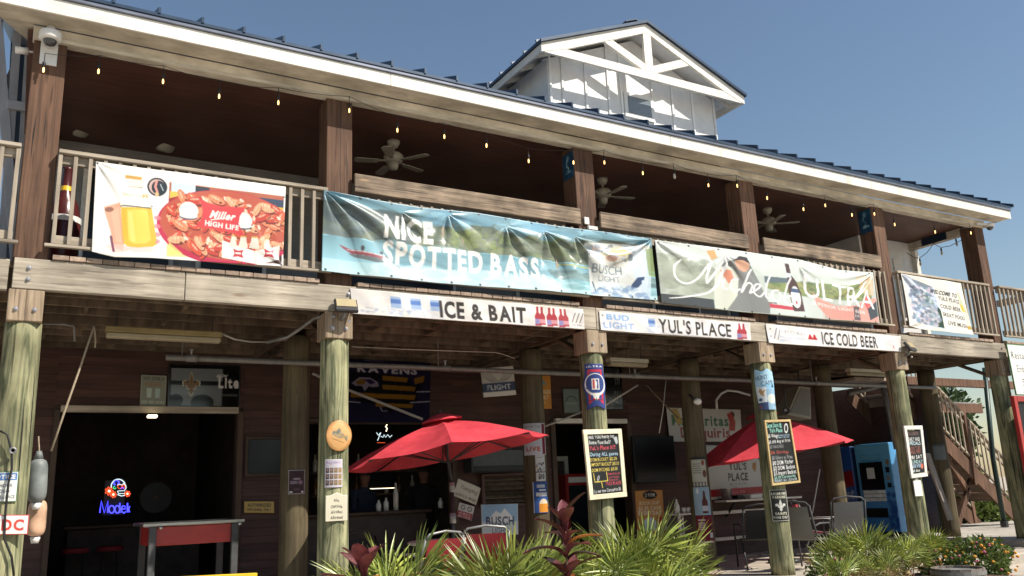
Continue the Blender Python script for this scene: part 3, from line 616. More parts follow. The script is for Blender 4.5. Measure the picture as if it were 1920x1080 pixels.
# 1 beer and crawfish banner
c = Cv(300, 145, 400, 190, (243, 240, 235))
c.rect(146, 24, 396, 180, (176, 92, 68)).poly([(146, 150), (240, 180), (146, 184)], (226, 214, 150)).poly([(396, 150), (396, 184), (300, 184)], (70, 50, 46))
c.rect(150, 24, 200, 60, (205, 222, 235)).rect(148, 44, 164, 70, (240, 190, 80)).rect(200, 26, 230, 45, (40, 52, 60)).rect(340, 34, 396, 62, (45, 60, 85)).ell(366, 56, 14, 10, (70, 110, 170)).rect(384, 52, 396, 70, (230, 180, 60))
c.poly([(146, 120), (146, 60), (200, 40), (300, 34), (396, 60), (396, 130), (340, 180), (240, 178), (180, 160)], (150, 48, 40)).ell(276, 112, 152, 84, (190, 40, 72)).ell(276, 106, 146, 77, (188, 84, 62))
for _ in range(105):
    x_, y_ = rng.uniform(150, 392), rng.uniform(48, 176); a_ = rng.uniform(-1.2, 1.2)
    if y_ > 112 and ((x_-276)/140)**2+((y_-106)/74)**2 > 1: continue
    q = [(232, 104, 72), (218, 80, 56), (240, 138, 98), (196, 62, 48), (246, 172, 130)][rng.integers(5)]
    L_ = rng.uniform(13, 21); c.ell(x_+1.5, y_+2.5, L_, L_*.48, (96, 34, 28), .8, a_).ell(x_, y_, L_, L_*.44, q, 1, a_).ell(x_-2, y_-L_*.16, L_*.55, L_*.13, (252, 206, 170), .75, a_)
    for k in (-.4, 0, .4): c.line([(x_+L_*k*math.cos(a_)-L_*.3*math.sin(a_)*-1, y_+L_*k*math.sin(a_)-L_*.3), (x_+L_*k*math.cos(a_), y_+L_*k*math.sin(a_)+L_*.3)], .9, (150, 50, 40), .6)
    if rng.random() < .4: c.ell(x_+L_, y_-4, 6, 3.2, (244, 226, 205), .9, a_+.6)
    for k in range(3): c.line([(x_+8, y_+k*2), (x_+8+rng.uniform(4, 14), y_+rng.uniform(-10, 10))], 1.1, (230, 160, 110), .9)
    if rng.random() < .30: c.ell(x_+9, y_+6, 3.4, 2.4, (84, 34, 28), .85)
c.ell(188, 82, 20, 19, (240, 238, 232)).ell(188, 96, 19, 6, (90, 100, 120)).ell(188, 93, 19, 6, (236, 234, 230)).ell(306, 92, 20, 19, (240, 238, 232)).ell(306, 106, 19, 6, (60, 60, 75)).ell(306, 103, 19, 6, (238, 236, 230))
c.poly([(208, 52), (228, 60), (256, 64), (290, 62), (310, 62), (298, 82), (296, 100), (312, 130), (288, 122), (256, 118), (226, 116), (204, 116), (216, 96), (218, 76)], (214, 62, 66))
c.text('Miller', 232, 92, 17, WH, w=54, bold=2, shear=.35, rot=.02).line([(236, 97), (284, 86)], 2.2, WH).text('HIGH LIFE', 223, 110, 11, WH, w=74, bold=2, rot=.06)
c.poly([(150, 152), (180, 176), (150, 182)], (235, 225, 120), .8)
c.poly([(262, 140), (334, 158), (390, 142), (390, 174), (344, 188), (262, 178)], (240, 236, 230)).line([(334, 158), (338, 188)], .8, (150, 140, 130))
for x_ in (286, 310, 330, 306, 336, 362): c.poly([(x_-9, 152+(x_ % 5)), (x_-5, 136), (x_-4, 128), (x_+4, 128), (x_+5, 136), (x_+9, 152+(x_ % 5))], (226, 220, 205)).rect(x_-4, 126, x_+4, 129, (205, 170, 90))
for x_, y_ in ((298, 166), (366, 162)): c.poly([(x_-12, y_-10), (x_, y_-6), (x_+12, y_-9), (x_+8, y_), (x_+12, y_+10), (x_, y_+7), (x_-12, y_+9), (x_-8, y_)], (190, 52, 60)).rect(x_-6, y_-2, x_+6, y_+2, (240, 225, 220))
c.rect(58, 20, 92, 46, (232, 226, 214)).rect(58, 20, 90, 27, (210, 160, 80)).rect(59, 42, 92, 44, (120, 90, 50)).text('HIGH LIFE', 56, 62, 5.5, (214, 178, 110), w=48, bold=1)
c.poly([(62, 28), (88, 28), (92, 60), (112, 84), (54, 88), (58, 60)], (240, 236, 226), .6).poly([(52, 84), (112, 80), (126, 160), (118, 166), (70, 168), (58, 160)], (238, 178, 52)).poly([(58, 96), (64, 94), (76, 156), (68, 158)], (226, 160, 40), .7).poly([(60, 90), (104, 86), (114, 156), (70, 160)], (252, 200, 70)).line([(50, 86), (114, 80)], 2, (70, 80, 70)).rect(52, 66, 110, 83, (245, 242, 235), .8)
c.poly([(20, 92), (50, 78), (54, 110), (62, 150), (60, 176), (44, 172), (34, 138), (22, 104)], (228, 150, 116), .8).poly([(34, 100), (48, 88), (52, 120), (58, 160), (46, 158)], (240, 186, 156), .7).ell(30, 96, 9, 5, (110, 66, 52), .7, -.3).ell(50, 172, 22, 8, (240, 190, 180), .7).ell(95, 172, 26, 7, (244, 200, 195), .7)
for y_ in (104, 122, 140, 154): c.ell(125, y_, 7, 5, (226, 130, 140), .8)
c.line([(36, 150), (42, 178)], 5, (90, 30, 60), .8)
c.ell(122, 38, 20, 20, (36, 44, 50)).ell(122, 38, 16.5, 16.5, (214, 180, 170)).ell(125, 39, 14.5, 15, (36, 44, 50)).line([(120, 26), (118, 38), (122, 48)], 5, (224, 150, 140)).line([(128, 32), (134, 44)], 2, (200, 215, 220)).ell(122, 54, 4, 5, (230, 190, 140))
for x_, y_ in ((4, 4), (396, 26), (396, 186)): c.ell(x_, y_, 2, 2, BK)
mug = [(54, 86), (112, 82), (116, 104), (121, 130), (125, 150), (122, 160), (112, 166), (90, 169), (72, 168), (63, 162), (58, 146), (56, 118)]
c.poly(mug, (240, 182, 58)).poly([(64, 92), (104, 89), (110, 130), (114, 152), (104, 160), (80, 162), (70, 154), (66, 122)], (252, 206, 84)).poly([(66, 96), (74, 95), (84, 156), (76, 158), (70, 140)], (255, 226, 130), .6).poly([(62, 50), (90, 50), (94, 62), (110, 78), (112, 84), (54, 88), (54, 80), (60, 64)], (246, 243, 236)).rect(55, 83, 112, 86, (86, 92, 80)).text('HIGH LIFE', 56, 64, 6, (206, 172, 110), w=50, bold=1)
c.fade(.06)
TLb, TRb, BRb, BLb = A(180, 303, -.06), A(536, 350, -.06), A(530, 500, -.065), A(172, 471, -.075)
panel('beer_banner', TLb, TRb, BRb, BLb, c, VINYL, folds([(0, 0, .010, 9, .7, .75, .5, 2.2), (1, 1, .012, 8, .5, -2.4, .5, 2.2), (0, 1, .014, 6, .35, -.6, .8, 2.2)], .003, 3), bot=[(0, 0), (.04, -.02), (.11, -.04), (.3, -.02), (1, 0)], label='white banner with a beer bottle and a platter of red crawfish, on the leftmost railing', cat='banner', group='banners on the balcony')
# 2 fishing banner
c = Cv(430, 118, 630, 150, (150, 195, 205))
c.grad(0, 20, (96, 140, 160), (120, 165, 180)).grad(20, 82, (86, 100, 96), (112, 122, 98)).grad(82, 150, (150, 205, 222), (196, 232, 238))
c.noise(120, 26, 630, 78, [(96, 108, 76), (128, 140, 88), (78, 90, 78), (120, 128, 112), (158, 164, 138)], 300, 6, .4, 1.6)
c.noise(0, 20, 140, 78, [(90, 104, 110), (70, 84, 90), (120, 138, 140)], 80, 8, .4, 1.6)
c.noise(150, 8, 500, 34, [(120, 175, 205), (150, 200, 220), (110, 150, 165)], 60, 9, .5, 2.2)
c.noise(215, 40, 320, 72, [(150, 168, 92), (134, 150, 84)], 40, 6, .35, 1.)
c.grad(84, 124, (112, 158, 172), (150, 202, 218)).noise(100, 84, 420, 122, [(104, 150, 166), (124, 168, 182), (140, 186, 200)], 120, 8, .4, 3).line([(420, 86), (630, 92)], 3, (196, 190, 90), .8)
c.noise(410, 100, 630, 118, [(86, 112, 116), (110, 136, 134), (140, 170, 172)], 160, 4, .6, 4).noise(410, 118, 630, 140, [(150, 196, 202), (120, 170, 180)], 80, 4, .5, 4).noise(100, 124, 400, 148, [(214, 240, 246), (225, 246, 250), (170, 214, 228)], 90, 9, .45, 3)
c.poly([(34, 104), (26, 97), (34, 99), (44, 103), (104, 108), (94, 114), (46, 111)], (140, 66, 76)).line([(40, 104), (96, 108)], 1.6, (214, 190, 186)).poly([(40, 111), (94, 114), (100, 121), (84, 123), (50, 117)], (84, 84, 84), .8).ell(62, 99, 3, 5, (60, 60, 64)).ell(94, 102, 3, 3, (60, 60, 64)).line([(104, 110), (124, 128)], 1.5, (120, 100, 100), .7)
c.text('NICE', 96, 70, 45, (246, 244, 238), w=84, bold=2, rot=.03).text('SPOTTED BASS.', 96, 120, 43, (244, 242, 236), w=290, bold=2, rot=.012)
c.poly([(476, 30), (624, 18), (596, 148), (484, 150)], (238, 236, 232), .85).poly([(560, 24), (624, 30), (614, 150), (590, 150)], (206, 222, 236), .8)
c.noise(480, 34, 580, 62, [(240, 200, 190), (140, 160, 180), (220, 214, 170), (90, 100, 110), (196, 214, 232)], 70, 4.5, .6, 1.6, 1).ell(548, 44, 22, 12, (206, 190, 120), .7).ell(528, 62, 12, 7, (170, 110, 80), .7).ell(574, 54, 8, 8, (60, 70, 84), .6)
c.text('BUSCH', 486, 98, 19, (110, 124, 134), w=66, bold=0).text('LIGHT', 500, 115, 12, (124, 136, 146), w=48, bold=0)
c.poly([(572, 118), (586, 100), (604, 96), (600, 108), (588, 122), (570, 130)], (40, 62, 104)).ell(504, 138, 8, 9, (34, 54, 96)).line([(488, 118), (494, 140)], 2.5, (50, 66, 96)).poly([(596, 106), (612, 100), (606, 130), (594, 138)], (206, 222, 236)).noise(484, 120, 612, 148, [(170, 196, 220), (232, 238, 244), (120, 150, 190)], 50, 5, .6, 1.5)
c.poly([(612, 30), (630, 24), (630, 94), (614, 92)], (120, 140, 70), .7)
for k in range(13): c.ell(6+k*51.5, 3.4, 1.9, 2.1, BK).ell(6+k*51.5, 146, 1.9, 2.1, BK)
c.fade(.10, (225, 232, 232))
panel('fishing_banner', A(607, 357, -.075), A(1222, 447, -.075), A(1233, 563, -.08), A(603, 508, -.08), c, VINYL,
      folds([(0, 0, .050, 13, 1.1, .72, .55, 4.2), (.33, .05, .034, 9, .5, 1.2, .9, 4.2), (.50, .12, .044, 10, .65, 1.1, .8, 4.2), (.62, .10, .052, 11, .8, 1.0, .6, 4.2), (.72, .12, .040, 10, .65, .9, .7, 4.2), (1, .03, .050, 12, 1.2, 2.65, .45, 4.2), (.2, .1, .03, 8, .55, .9, .8, 4.2)], .008, 5),
      top=[(0, 0), (.13, -.03), (.25, -.035), (.41, -.0), (.55, -.01), (.74, -.02), (1, 0)], bot=[(0, 0), (.3, -.02), (.65, -.01), (1, 0)], label='long glossy blue-green banner reading NICE SPOTTED BASS', cat='banner', group='banners on the balcony')
# 3 light beer banner with script
c = Cv(330, 118, 420, 130, (206, 214, 204))
c.grad(0, 50, (222, 230, 226), (206, 216, 208)).grad(50, 130, (196, 206, 200), (178, 184, 172))
c.noise(0, 30, 90, 118, [(150, 156, 140), (120, 126, 110), (176, 184, 164)], 90, 10, .45, 1.4).rect(0, 110, 90, 130, (52, 54, 56))
c.poly([(190, 58), (240, 54), (410, 30), (410, 76), (250, 82), (190, 74)], (122, 140, 86)).noise(200, 50, 400, 76, [(96, 120, 62), (150, 160, 90), (90, 104, 74), (170, 160, 100)], 120, 5, .5, 1.8).poly([(188, 48), (240, 46), (240, 56), (188, 62)], (86, 100, 108))
c.rect(190, 84, 300, 128, (206, 214, 210)).poly([(186, 106), (262, 110), (250, 116), (190, 115)], (196, 52, 66)).line([(186, 105), (205, 104)], 2, (70, 60, 60))
c.poly([(110, 34), (138, 18), (160, 22), (176, 60), (192, 112), (190, 128), (112, 128), (104, 80)], (122, 124, 122)).poly([(100, 40), (130, 36), (140, 60), (134, 96), (112, 128), (90, 128), (92, 90)], (212, 214, 200)).ell(148, 30, 13, 15, (206, 150, 120)).poly([(134, 22), (144, 12), (158, 13), (163, 26), (150, 20)], (46, 38, 36)).poly([(108, 46), (128, 44), (132, 66), (118, 74)], (214, 130, 100)).poly([(86, 10), (100, 6), (104, 22), (94, 28)], (222, 170, 110))
c.poly([(232, 14), (240, 14), (242, 38), (252, 56), (258, 74), (260, 116), (238, 118), (232, 70), (234, 40)], (70, 44, 40)).rect(233, 34, 242, 44, (210, 216, 226)).ell(246, 86, 10, 24, (236, 236, 232)).poly([(238, 68), (253, 68), (255, 76), (237, 76)], (60, 80, 120)).ell(246, 98, 1.5, 4, RD)
c.poly([(280, 70), (296, 84), (330, 96), (368, 90), (392, 74), (418, 66), (418, 128), (310, 128), (286, 100)], (232, 156, 142)).poly([(388, 74), (396, 62), (406, 60), (404, 84), (396, 100)], (214, 90, 84)).rect(362, 92, 376, 126, (70, 72, 76)).poly([(396, 96), (418, 74), (418, 112), (398, 124)], (52, 56, 62)).poly([(380, 16), (418, 8), (414, 60), (390, 58)], (236, 200, 160), .7)
for k in range(26): c.line([(300+k*3.2, 90), (296+k*3.2, 128)], .8, (200, 96, 84), .6)
wt = (248, 248, 246)
c.curve([(40, 36), (28, 52), (28, 74), (44, 84), (64, 72), (84, 44), (94, 32)], 3.4, wt).curve([(94, 32), (82, 62), (80, 78)], 4, wt).curve([(82, 76), (104, 44), (124, 14), (116, 40), (100, 78)], 4, wt).curve([(100, 78), (80, 98), (40, 112), (14, 118)], 5, wt, w1=1.5).curve([(52, 34), (74, 22), (96, 32)], 3.5, wt)
for P_ in ([(112, 66), (108, 82), (116, 86)], [(138, 62), (126, 66), (122, 82), (130, 88), (140, 82)], [(164, 38), (154, 56), (142, 88)], [(144, 86), (154, 68), (162, 72), (156, 88)], [(158, 88), (174, 76), (178, 68), (168, 70), (164, 86), (174, 94), (184, 84)], [(200, 44), (192, 64), (186, 90), (192, 96)], [(212, 76), (202, 78), (198, 92), (206, 100), (216, 92), (214, 80)], [(240, 46), (230, 66), (222, 96), (232, 104), (242, 96), (240, 84), (228, 88)]): c.curve(P_, 3.2, wt)
for k, (ch, x_) in enumerate(zip('ULTRA', (264, 300, 322, 352, 380))): c.text(ch, x_, 82+k*3, 48, wt, w=[30, 20, 28, 27, 32][k], bold=0, rot=.05)
c.text('SUPERIOR LIGHT BEER', 276, 98, 7, wt, w=114, bold=0, rot=.1).text('2.6', 364, 118, 6, wt, bold=0)
for k in range(9): c.ell(6+k*50.5, 4, 1.6, 1.8, BK).ell(6+k*50.5, 127, 1.6, 1.8, BK)
c.fade(.12, (232, 236, 230))
panel('light_beer_banner', A(1228, 450, -.075), A(1636, 511, -.075), A(1650, 606, -.08), A(1240, 568, -.08), c, VINYL,
      folds([(0, 0, .020, 9, .7, .7, .6, 3.2), (.28, .1, .024, 10, .6, 1.4, .8, 3.2), (.62, .1, .016, 8, .5, 1.3, .8, 3.2), (1, .02, .034, 14, .8, 2.3, .5, 3.2)], .005, 8),
      top=[(0, 0), (.2, .02), (.45, .03), (.62, .035), (.82, -.04), (1, 0)], bot=[(0, 0), (.3, -.02), (.7, -.02), (1, 0)], label='pale glossy banner with white script and ULTRA over people by a lake', cat='banner', group='banners on the balcony')
# 4 welcome banner
c = Cv(150, 140, 125, 118, (238, 234, 224))
c.poly([(2, 0), (64, 20), (66, 112), (22, 104), (14, 60)], (196, 206, 224)).poly([(22, 8), (60, 18), (60, 34), (30, 24)], (130, 140, 152)).poly([(40, 36), (46, 36), (58, 60), (60, 104), (34, 104), (34, 60)], (170, 180, 190)).poly([(40, 30), (48, 32), (50, 44), (56, 58), (40, 56)], (110, 140, 110)).poly([(60, 62), (66, 70), (66, 110), (54, 108)], (36, 64, 44))
c.noise(10, 24, 60, 104, [(240, 238, 244), (150, 160, 190), (90, 96, 110), (214, 196, 210), (120, 150, 170)], 220, 3.2, .6, 1.2, 1)
c.text('WELCOME TO', 54, 32, 9, (40, 38, 36), w=52, bold=2, shear=.25, rot=.1)
for t_, y_, x_, w_ in (('YULS PLACE', 46, 68, 42), ('COLD BEER,', 64, 68, 44), ('GREAT FOOD,', 82, 68, 48), ('LIVE MUSIC', 100, 76, 42)): c.text(t_, x_, y_, 8.5, (60, 56, 50), w=w_, bold=1, rot=.1)
c.poly([(108, 22), (114, 24), (124, 66), (125, 104), (116, 108), (114, 60)], (206, 210, 180)).poly([(110, 48), (117, 52), (120, 66), (113, 66)], (226, 196, 70)).rect(114, 68, 124, 98, (232, 220, 205)).rect(115, 98, 124, 106, (190, 160, 70))
panel('welcome_banner', A(1688, 513, -.07), A(1802, 531, -.07), A(1826, 628, -.075), A(1706, 611, -.075), c, VINYL, folds([(0, 0, .022, 8, .8, .8, .5, 1.2), (0, 1, .02, 6, .6, -.9, .6, 1.2), (1, 0, .012, 6, .5, 2.2, .6, 1.2)], .006, 12), bot=[(0, 0), (.15, -.03), (.5, -.02), (1, 0)], label='white banner reading WELCOME TO YULS PLACE on the right end railing', cat='banner', group='banners on the balcony')
# ---------------------------------------------------------------- long signs on the rim beam
def cans(c, x0, n, dx, s=1.):
    for k in range(n):
        x_ = x0+k*dx; c.rect(x_-9*s, 10, x_+9*s, 34, (150, 178, 220), .85).rect(x_-9*s, 15, x_+9*s, 24, (70, 110, 185), .75).noise(x_-14, 30, x_+14, 50, [(190, 204, 226), (214, 216, 226)], 18, 3, .5)
def bots(c, x0, n, dx):
    for k in range(n):
        for d in (0, 9):
            x_ = x0+k*dx+d; c.poly([(x_-2, 4), (x_+2, 4), (x_+2.5, 18), (x_+6, 26), (x_+6, 50-d*.3), (x_-6, 50-d*.3), (x_-6, 26), (x_-2.5, 18)], (176, 60, 70)); c.rect(x_-6, 34, x_+6, 46-d*.3, (150, 140, 190) if d == 0 else (214, 150, 160))
c = Cv(330, 40, 430, 52, (240, 236, 230)); c.noise(0, 0, 430, 52, [(224, 220, 224), (246, 240, 234), (230, 222, 214)], 120, 9, .4, 2)
cans(c, 74, 3, 33.5); c.text('ICE & BAIT', 148, 45, 35, (58, 54, 52), w=162, bold=2); bots(c, 334, 3, 24)
for k in range(3): c.line([(404+k*8, 36), (412+k*8, 12)], 1.6, (60, 60, 70), .8)
c.text('MITCHELL', 404, 44, 4, (120, 120, 130), w=24, bold=0).noise(16, 36, 120, 46, [(170, 180, 205)], 40, 1.6, .5, 2)
panel('ice_and_bait_sign', A(656, 540.5, -.014), A(1093, 580, -.014), A(1096, 617.5, -.014), A(661, 588, -.014), c, PAPER, lambda U, V: .005*np.sin(19*U+3*V)+.003*np.sin(47*U-4*V), label='white beam sign reading ICE & BAIT with cans and red bottles', cat='sign', group='long signs on the beam')
c = Cv(220, 40, 286, 52, (240, 236, 232)); c.noise(0, 0, 286, 52, [(226, 224, 230), (246, 240, 236), (232, 228, 230)], 90, 8, .4, 2)
c.text('BUD', 12, 22, 15, (150, 184, 226), w=40, bold=2).text('LIGHT', 6, 44, 16, (160, 184, 222), w=54, bold=2); cans(c, 92, 1, 20, .7)
c.text("YUL'S PLACE", 104, 45, 36, (56, 54, 50), w=140, bold=1); bots(c, 262, 1, 20); c.line([(104, 48), (240, 50)], .8, (120, 116, 110))
panel('bar_name_sign', A(1123, 582.5, -.014), A(1406, 606, -.014), A(1409, 638.5, -.014), A(1126, 619, -.014), c, PAPER, lambda U, V: .005*np.sin(15*U+2*V)+.003*np.sin(39*U-5*V), label="white beam sign reading YUL'S PLACE", cat='sign', group='long signs on the beam')
c = Cv(200, 40, 256, 46, (242, 238, 236)); c.noise(0, 0, 256, 46, [(228, 226, 232), (248, 242, 238)], 80, 8, .4, 2)
c.text('MITCHELL', 26, 20, 8, (170, 176, 186), w=44, bold=0).line([(12, 34), (18, 8)], 1.4, (90, 90, 110)).line([(18, 36), (24, 10)], 1.2, (110, 110, 130)); c.poly([(72, 30), (76, 16), (78, 16), (82, 30)], RD).poly([(80, 30), (84, 16), (86, 16), (90, 30)], RD)
c.text('ICE COLD BEER', 98, 39, 31, (56, 54, 50), w=108, bold=1).text('ULTRA', 226, 18, 4, (200, 190, 200), bold=0).line([(238, 30), (240, 38)], 1.4, RD).noise(20, 26, 66, 40, [(200, 206, 226)], 40, 2, .4, 2)
panel('cold_beer_sign', A(1435, 607.5, -.014), A(1688, 630.5, -.014), A(1690.5, 659.5, -.014), A(1441, 643, -.014), c, PAPER, lambda U, V: .005*np.sin(15*U+2*V)+.003*np.sin(39*U-5*V), label='white beam sign reading ICE COLD BEER', cat='sign', group='long signs on the beam')
c = Cv(120, 110, 100, 96, (240, 240, 234)); c.frame(2, (70, 110, 60))
for k, t_ in enumerate(('Restaurant', 'Entrance', 'S')): c.text(t_, 8+k*9, 28+k*25, 13, (50, 50, 50), bold=0, sx=.8)
c.line([(24, 90), (46, 90)], 2.5, (50, 60, 50)).poly([(40, 85), (48, 90), (40, 95)], (50, 60, 50))
rs0 = A(1887, 644, -.12); rs1 = A(1912, 741, -.12)
panel('entrance_sign', rs0, rs0+[1.1, 0, 0], (rs0[0]+1.1, -.12, rs1[2]), (rs0[0]+.02, -.12, rs1[2]), c, TIN, thick=.02, label='white entrance sign at the right edge, above the red framed board', cat='sign')
# ---------------------------------------------------------------- signs on the front piles
def faceth(c): return math.atan2(CAM[0]-c, .165-CAM[1])       # direction from a pile to the place one stands
def pilepos(i, px, py): return A(px, py, .0)
c = Cv(56, 60, 60, 66, (225, 228, 220)); c.frame(2, (60, 110, 70)).rect(4, 4, 56, 19, (70, 110, 170)).text('NOTICE', 5, 16, 9, WH, w=48, bold=2)
for k, t_ in enumerate(('24 HOUR', 'VIDEO', 'SURVEILLANCE')): c.text(t_, 30, 34+k*12, 7, (90, 90, 100), w=[38, 28, 50][k], bold=1, just='c')
wrap('surveillance_notice', PC[0], .165, .172, -.24, .235, A(20, 884, 0)[2], A(20, 941, 0)[2], c, TIN, label='NOTICE 24 HOUR VIDEO SURVEILLANCE plate on the leftmost pile', cat='sign')
c = Cv(70, 34, 70, 34, (240, 236, 230)); c.frame(2.2, (196, 50, 48)).text('FDC', 14, 26, 18, (205, 70, 60), w=48, bold=2)
f0 = A(-28, 967, -.02); f1 = A(52, 1000, -.02)
panel('fire_connection_sign', (f0[0], -.03, f0[2]+.008), (f1[0], -.03, f0[2]-.008), (f1[0], -.03, f1[2]-.01), (f0[0], -.03, f1[2]+.006), c, TIN, thick=.006, label='white FDC plate with red letters on the leftmost pile', cat='sign')
c = Cv(44, 52, 44, 52, (196, 140, 80)); c.ell(22, 26, 21, 25, (214, 160, 100)).ell(22, 26, 19, 22, (226, 172, 110)).ell(20, 24, 11, 5.5, (126, 132, 120), .9, .35).ell(19, 22, 9, 3, (100, 108, 100), .7, .35).poly([(28, 28), (37, 25), (35, 37)], (112, 118, 108), .9).poly([(16, 19), (22, 13), (26, 20)], (104, 110, 102), .8).line([(10, 31), (30, 38)], 1.2, (150, 120, 80)).noise(6, 8, 38, 44, [(206, 150, 90), (232, 186, 126)], 30, 2.5, .35)
dc = A(635, 817, 0); U_, V_ = np.meshgrid(np.linspace(-1, 1, 44), np.linspace(-1, 1, 52))
P_ = np.stack([dc[0]+.138*U_*np.sqrt(1-V_**2/2), -.012-.02*(1-U_**2)*(1-V_**2), dc[2]-.16*V_*np.sqrt(1-U_**2/2)], -1)
pq = mk('fish_plaque', (P_.reshape(-1, 3), gridfaces(44, 52)), TIN, col=c.colors(), smooth=True, label='round tan plaque with a carved fish, high on the second front pile', cat='plaque'); md = pq.modifiers.new('thickness', 'SOLIDIFY'); md.thickness = .025; md.offset = -1
dd = np.array([dc[0], -.04, dc[2]])
c = Cv(40, 56, 40, 56, (222, 214, 224)); c.text('Regulars', 4, 9, 5, (150, 120, 170), w=30, bold=0, shear=.2)
for r in range(3):
    for k in range(4): c.rect(3+k*9, 17+r*12, 10.5+k*9, 27+r*12, (90+k*25, 80+k*20, 84)).ell(6.5+k*9, 21+r*12, 2.4, 3, (190, 150, 140), .7)
wrap('photo_flyer', PC[1], .165, .166, -.30, .19, A(630, 861, 0)[2], A(630, 914, 0)[2], c, PAPER, label='white flyer with rows of small photos on the second front pile', cat='flyer')
c = Cv(50, 60, 50, 60, (222, 214, 190)); c.frame(1.2, (240, 234, 220)).line([(4, 8), (46, 8)], .5, (150, 140, 120))
for k, t_ in enumerate(('No', 'Outside', 'Alcohol', 'Allowed')): c.text(t_, 25, 19+k*12, 6.5, (60, 56, 50), w=[11, 26, 26, 27][k], bold=1, just='c')
z1, z0 = A(630, 929, 0)[2], A(630, 977, 0)[2]; xm = A(631, 950, -.01)[0]
sg_ = panel('no_alcohol_sign', (xm-.115, -.012, z1), (xm+.115, -.012, z1), (xm+.115, -.012, z0), (xm-.115, -.012, z0), c, TIN, thick=.012, top=[(0, 0), (.2, 0), (.3, .012), (.5, .028), (.7, .012), (.8, 0), (1, 0)], label='cream plaque reading No Outside Alcohol Allowed', cat='sign')
# blue ribbon shaped tin on pile 3
c = Cv(64, 110, 64, 110, (44, 62, 128)); c.text('ULTRA', 12, 9, 4.5, WH, w=40, bold=1)
c.poly([(14, 14), (50, 14), (50, 100), (32, 88), (14, 100)], (200, 40, 62)).poly([(19, 20), (45, 20), (45, 92), (32, 82), (19, 92)], (44, 66, 132)).ell(32, 50, 27, 27, WH).ell(32, 48, 23, 23, (44, 66, 132)).poly([(22, 70), (42, 70), (34, 92), (30, 92)], WH).rect(23, 36, 41, 62, WH).rect(25, 38, 30, 60, (200, 80, 80)).rect(33, 38, 39, 60, (60, 80, 140)).poly([(31, 40), (36, 44), (34, 60), (30, 60)], WH)
for k in range(7): c.ell(10+k*7, 58+7*math.sin(k/6*math.pi), 2, 1.6, (44, 66, 132))
z1, z0 = A(1120, 682, 0)[2], A(1120, 768, 0)[2]
def shaped(name, cx, cy, r, th, hw, z1, z0, prof, cv, m, bot=None, **k):
    """bent tin cut to a silhouette: prof(v) scales the half width"""
    nu, nv = cv.nu, cv.nv; U, Vv = np.meshgrid(np.linspace(-1, 1, nu), np.linspace(0, 1, nv))
    a = th+U*hw*prof(Vv)/r; Z = z1+(z0-z1)*Vv
    if bot is not None: Z = Z+bot(U, Vv)
    P = np.stack([cx+r*np.sin(a), cy-r*np.cos(a), Z], -1); i_ = np.clip(((U*prof(Vv)/prof(np.linspace(0, 1, 50)).max()+1)/2*(nu-1)).round().astype(int), 0, nu-1)
    col = cv.colors().reshape(nv, nu, 3)[np.arange(nv)[:, None], i_].reshape(-1, 3)
    o = mk(name, (P.reshape(-1, 3), gridfaces(nu, nv)), m, smooth=True, col=col, **k); md = o.modifiers.new('thickness', 'SOLIDIFY'); md.thickness = .003; md.offset = -1; return o
shaped('golf_tee_tin', PC[2], .165, .172, -.40, .165, z1, z0, lambda v: .80+.25*np.exp(-((v-.46)/.17)**2), c, TIN, bot=lambda U, V: .05*V*(1-np.abs(U))*(V > .8), label='blue tin sign with a golf ball on a tee, on the third front pile', cat='sign')
# hunting camp tin on pile 4
c = Cv(50, 100, 50, 100, (150, 200, 232)); c.poly([(0, 0), (20, 6), (36, 0), (50, 0), (50, 30), (0, 40)], (196, 224, 240), .6).text('HUNT', 4, 26, 11, (60, 76, 96), w=28, bold=0, rot=-.12).text('CAMP', 16, 40, 11, (60, 76, 96), w=30, bold=0, rot=-.15)
c.poly([(2, 40), (26, 44), (24, 84), (4, 84)], (232, 236, 238)).poly([(10, 44), (16, 52), (24, 48), (18, 58), (20, 66), (12, 62), (8, 54)], (190, 150, 96)).ell(10, 74, 4, 4, (60, 90, 130)).rect(24, 48, 48, 100, (150, 186, 214)).ell(36, 72, 11, 12, (222, 228, 220)).poly([(0, 82), (26, 80), (26, 100), (0, 100)], (60, 76, 124)).rect(4, 88, 12, 96, (130, 80, 90)).poly([(42, 32), (46, 44), (38, 44)], (30, 60, 80)).text('BEER', 40, 90, 3, (90, 100, 110), bold=0)
shaped('hunting_camp_tin', PC[3], .165, .172, -.52, .155, A(1440, 694, 0)[2], A(1440, 768, 0)[2], lambda v: .94+.08*np.sin(v*5), c, TIN, bot=lambda U, V: .02*np.sin(U*5)*(V < .1), label='pale blue tin sign reading HUNT CAMP on the fourth front pile', cat='sign')
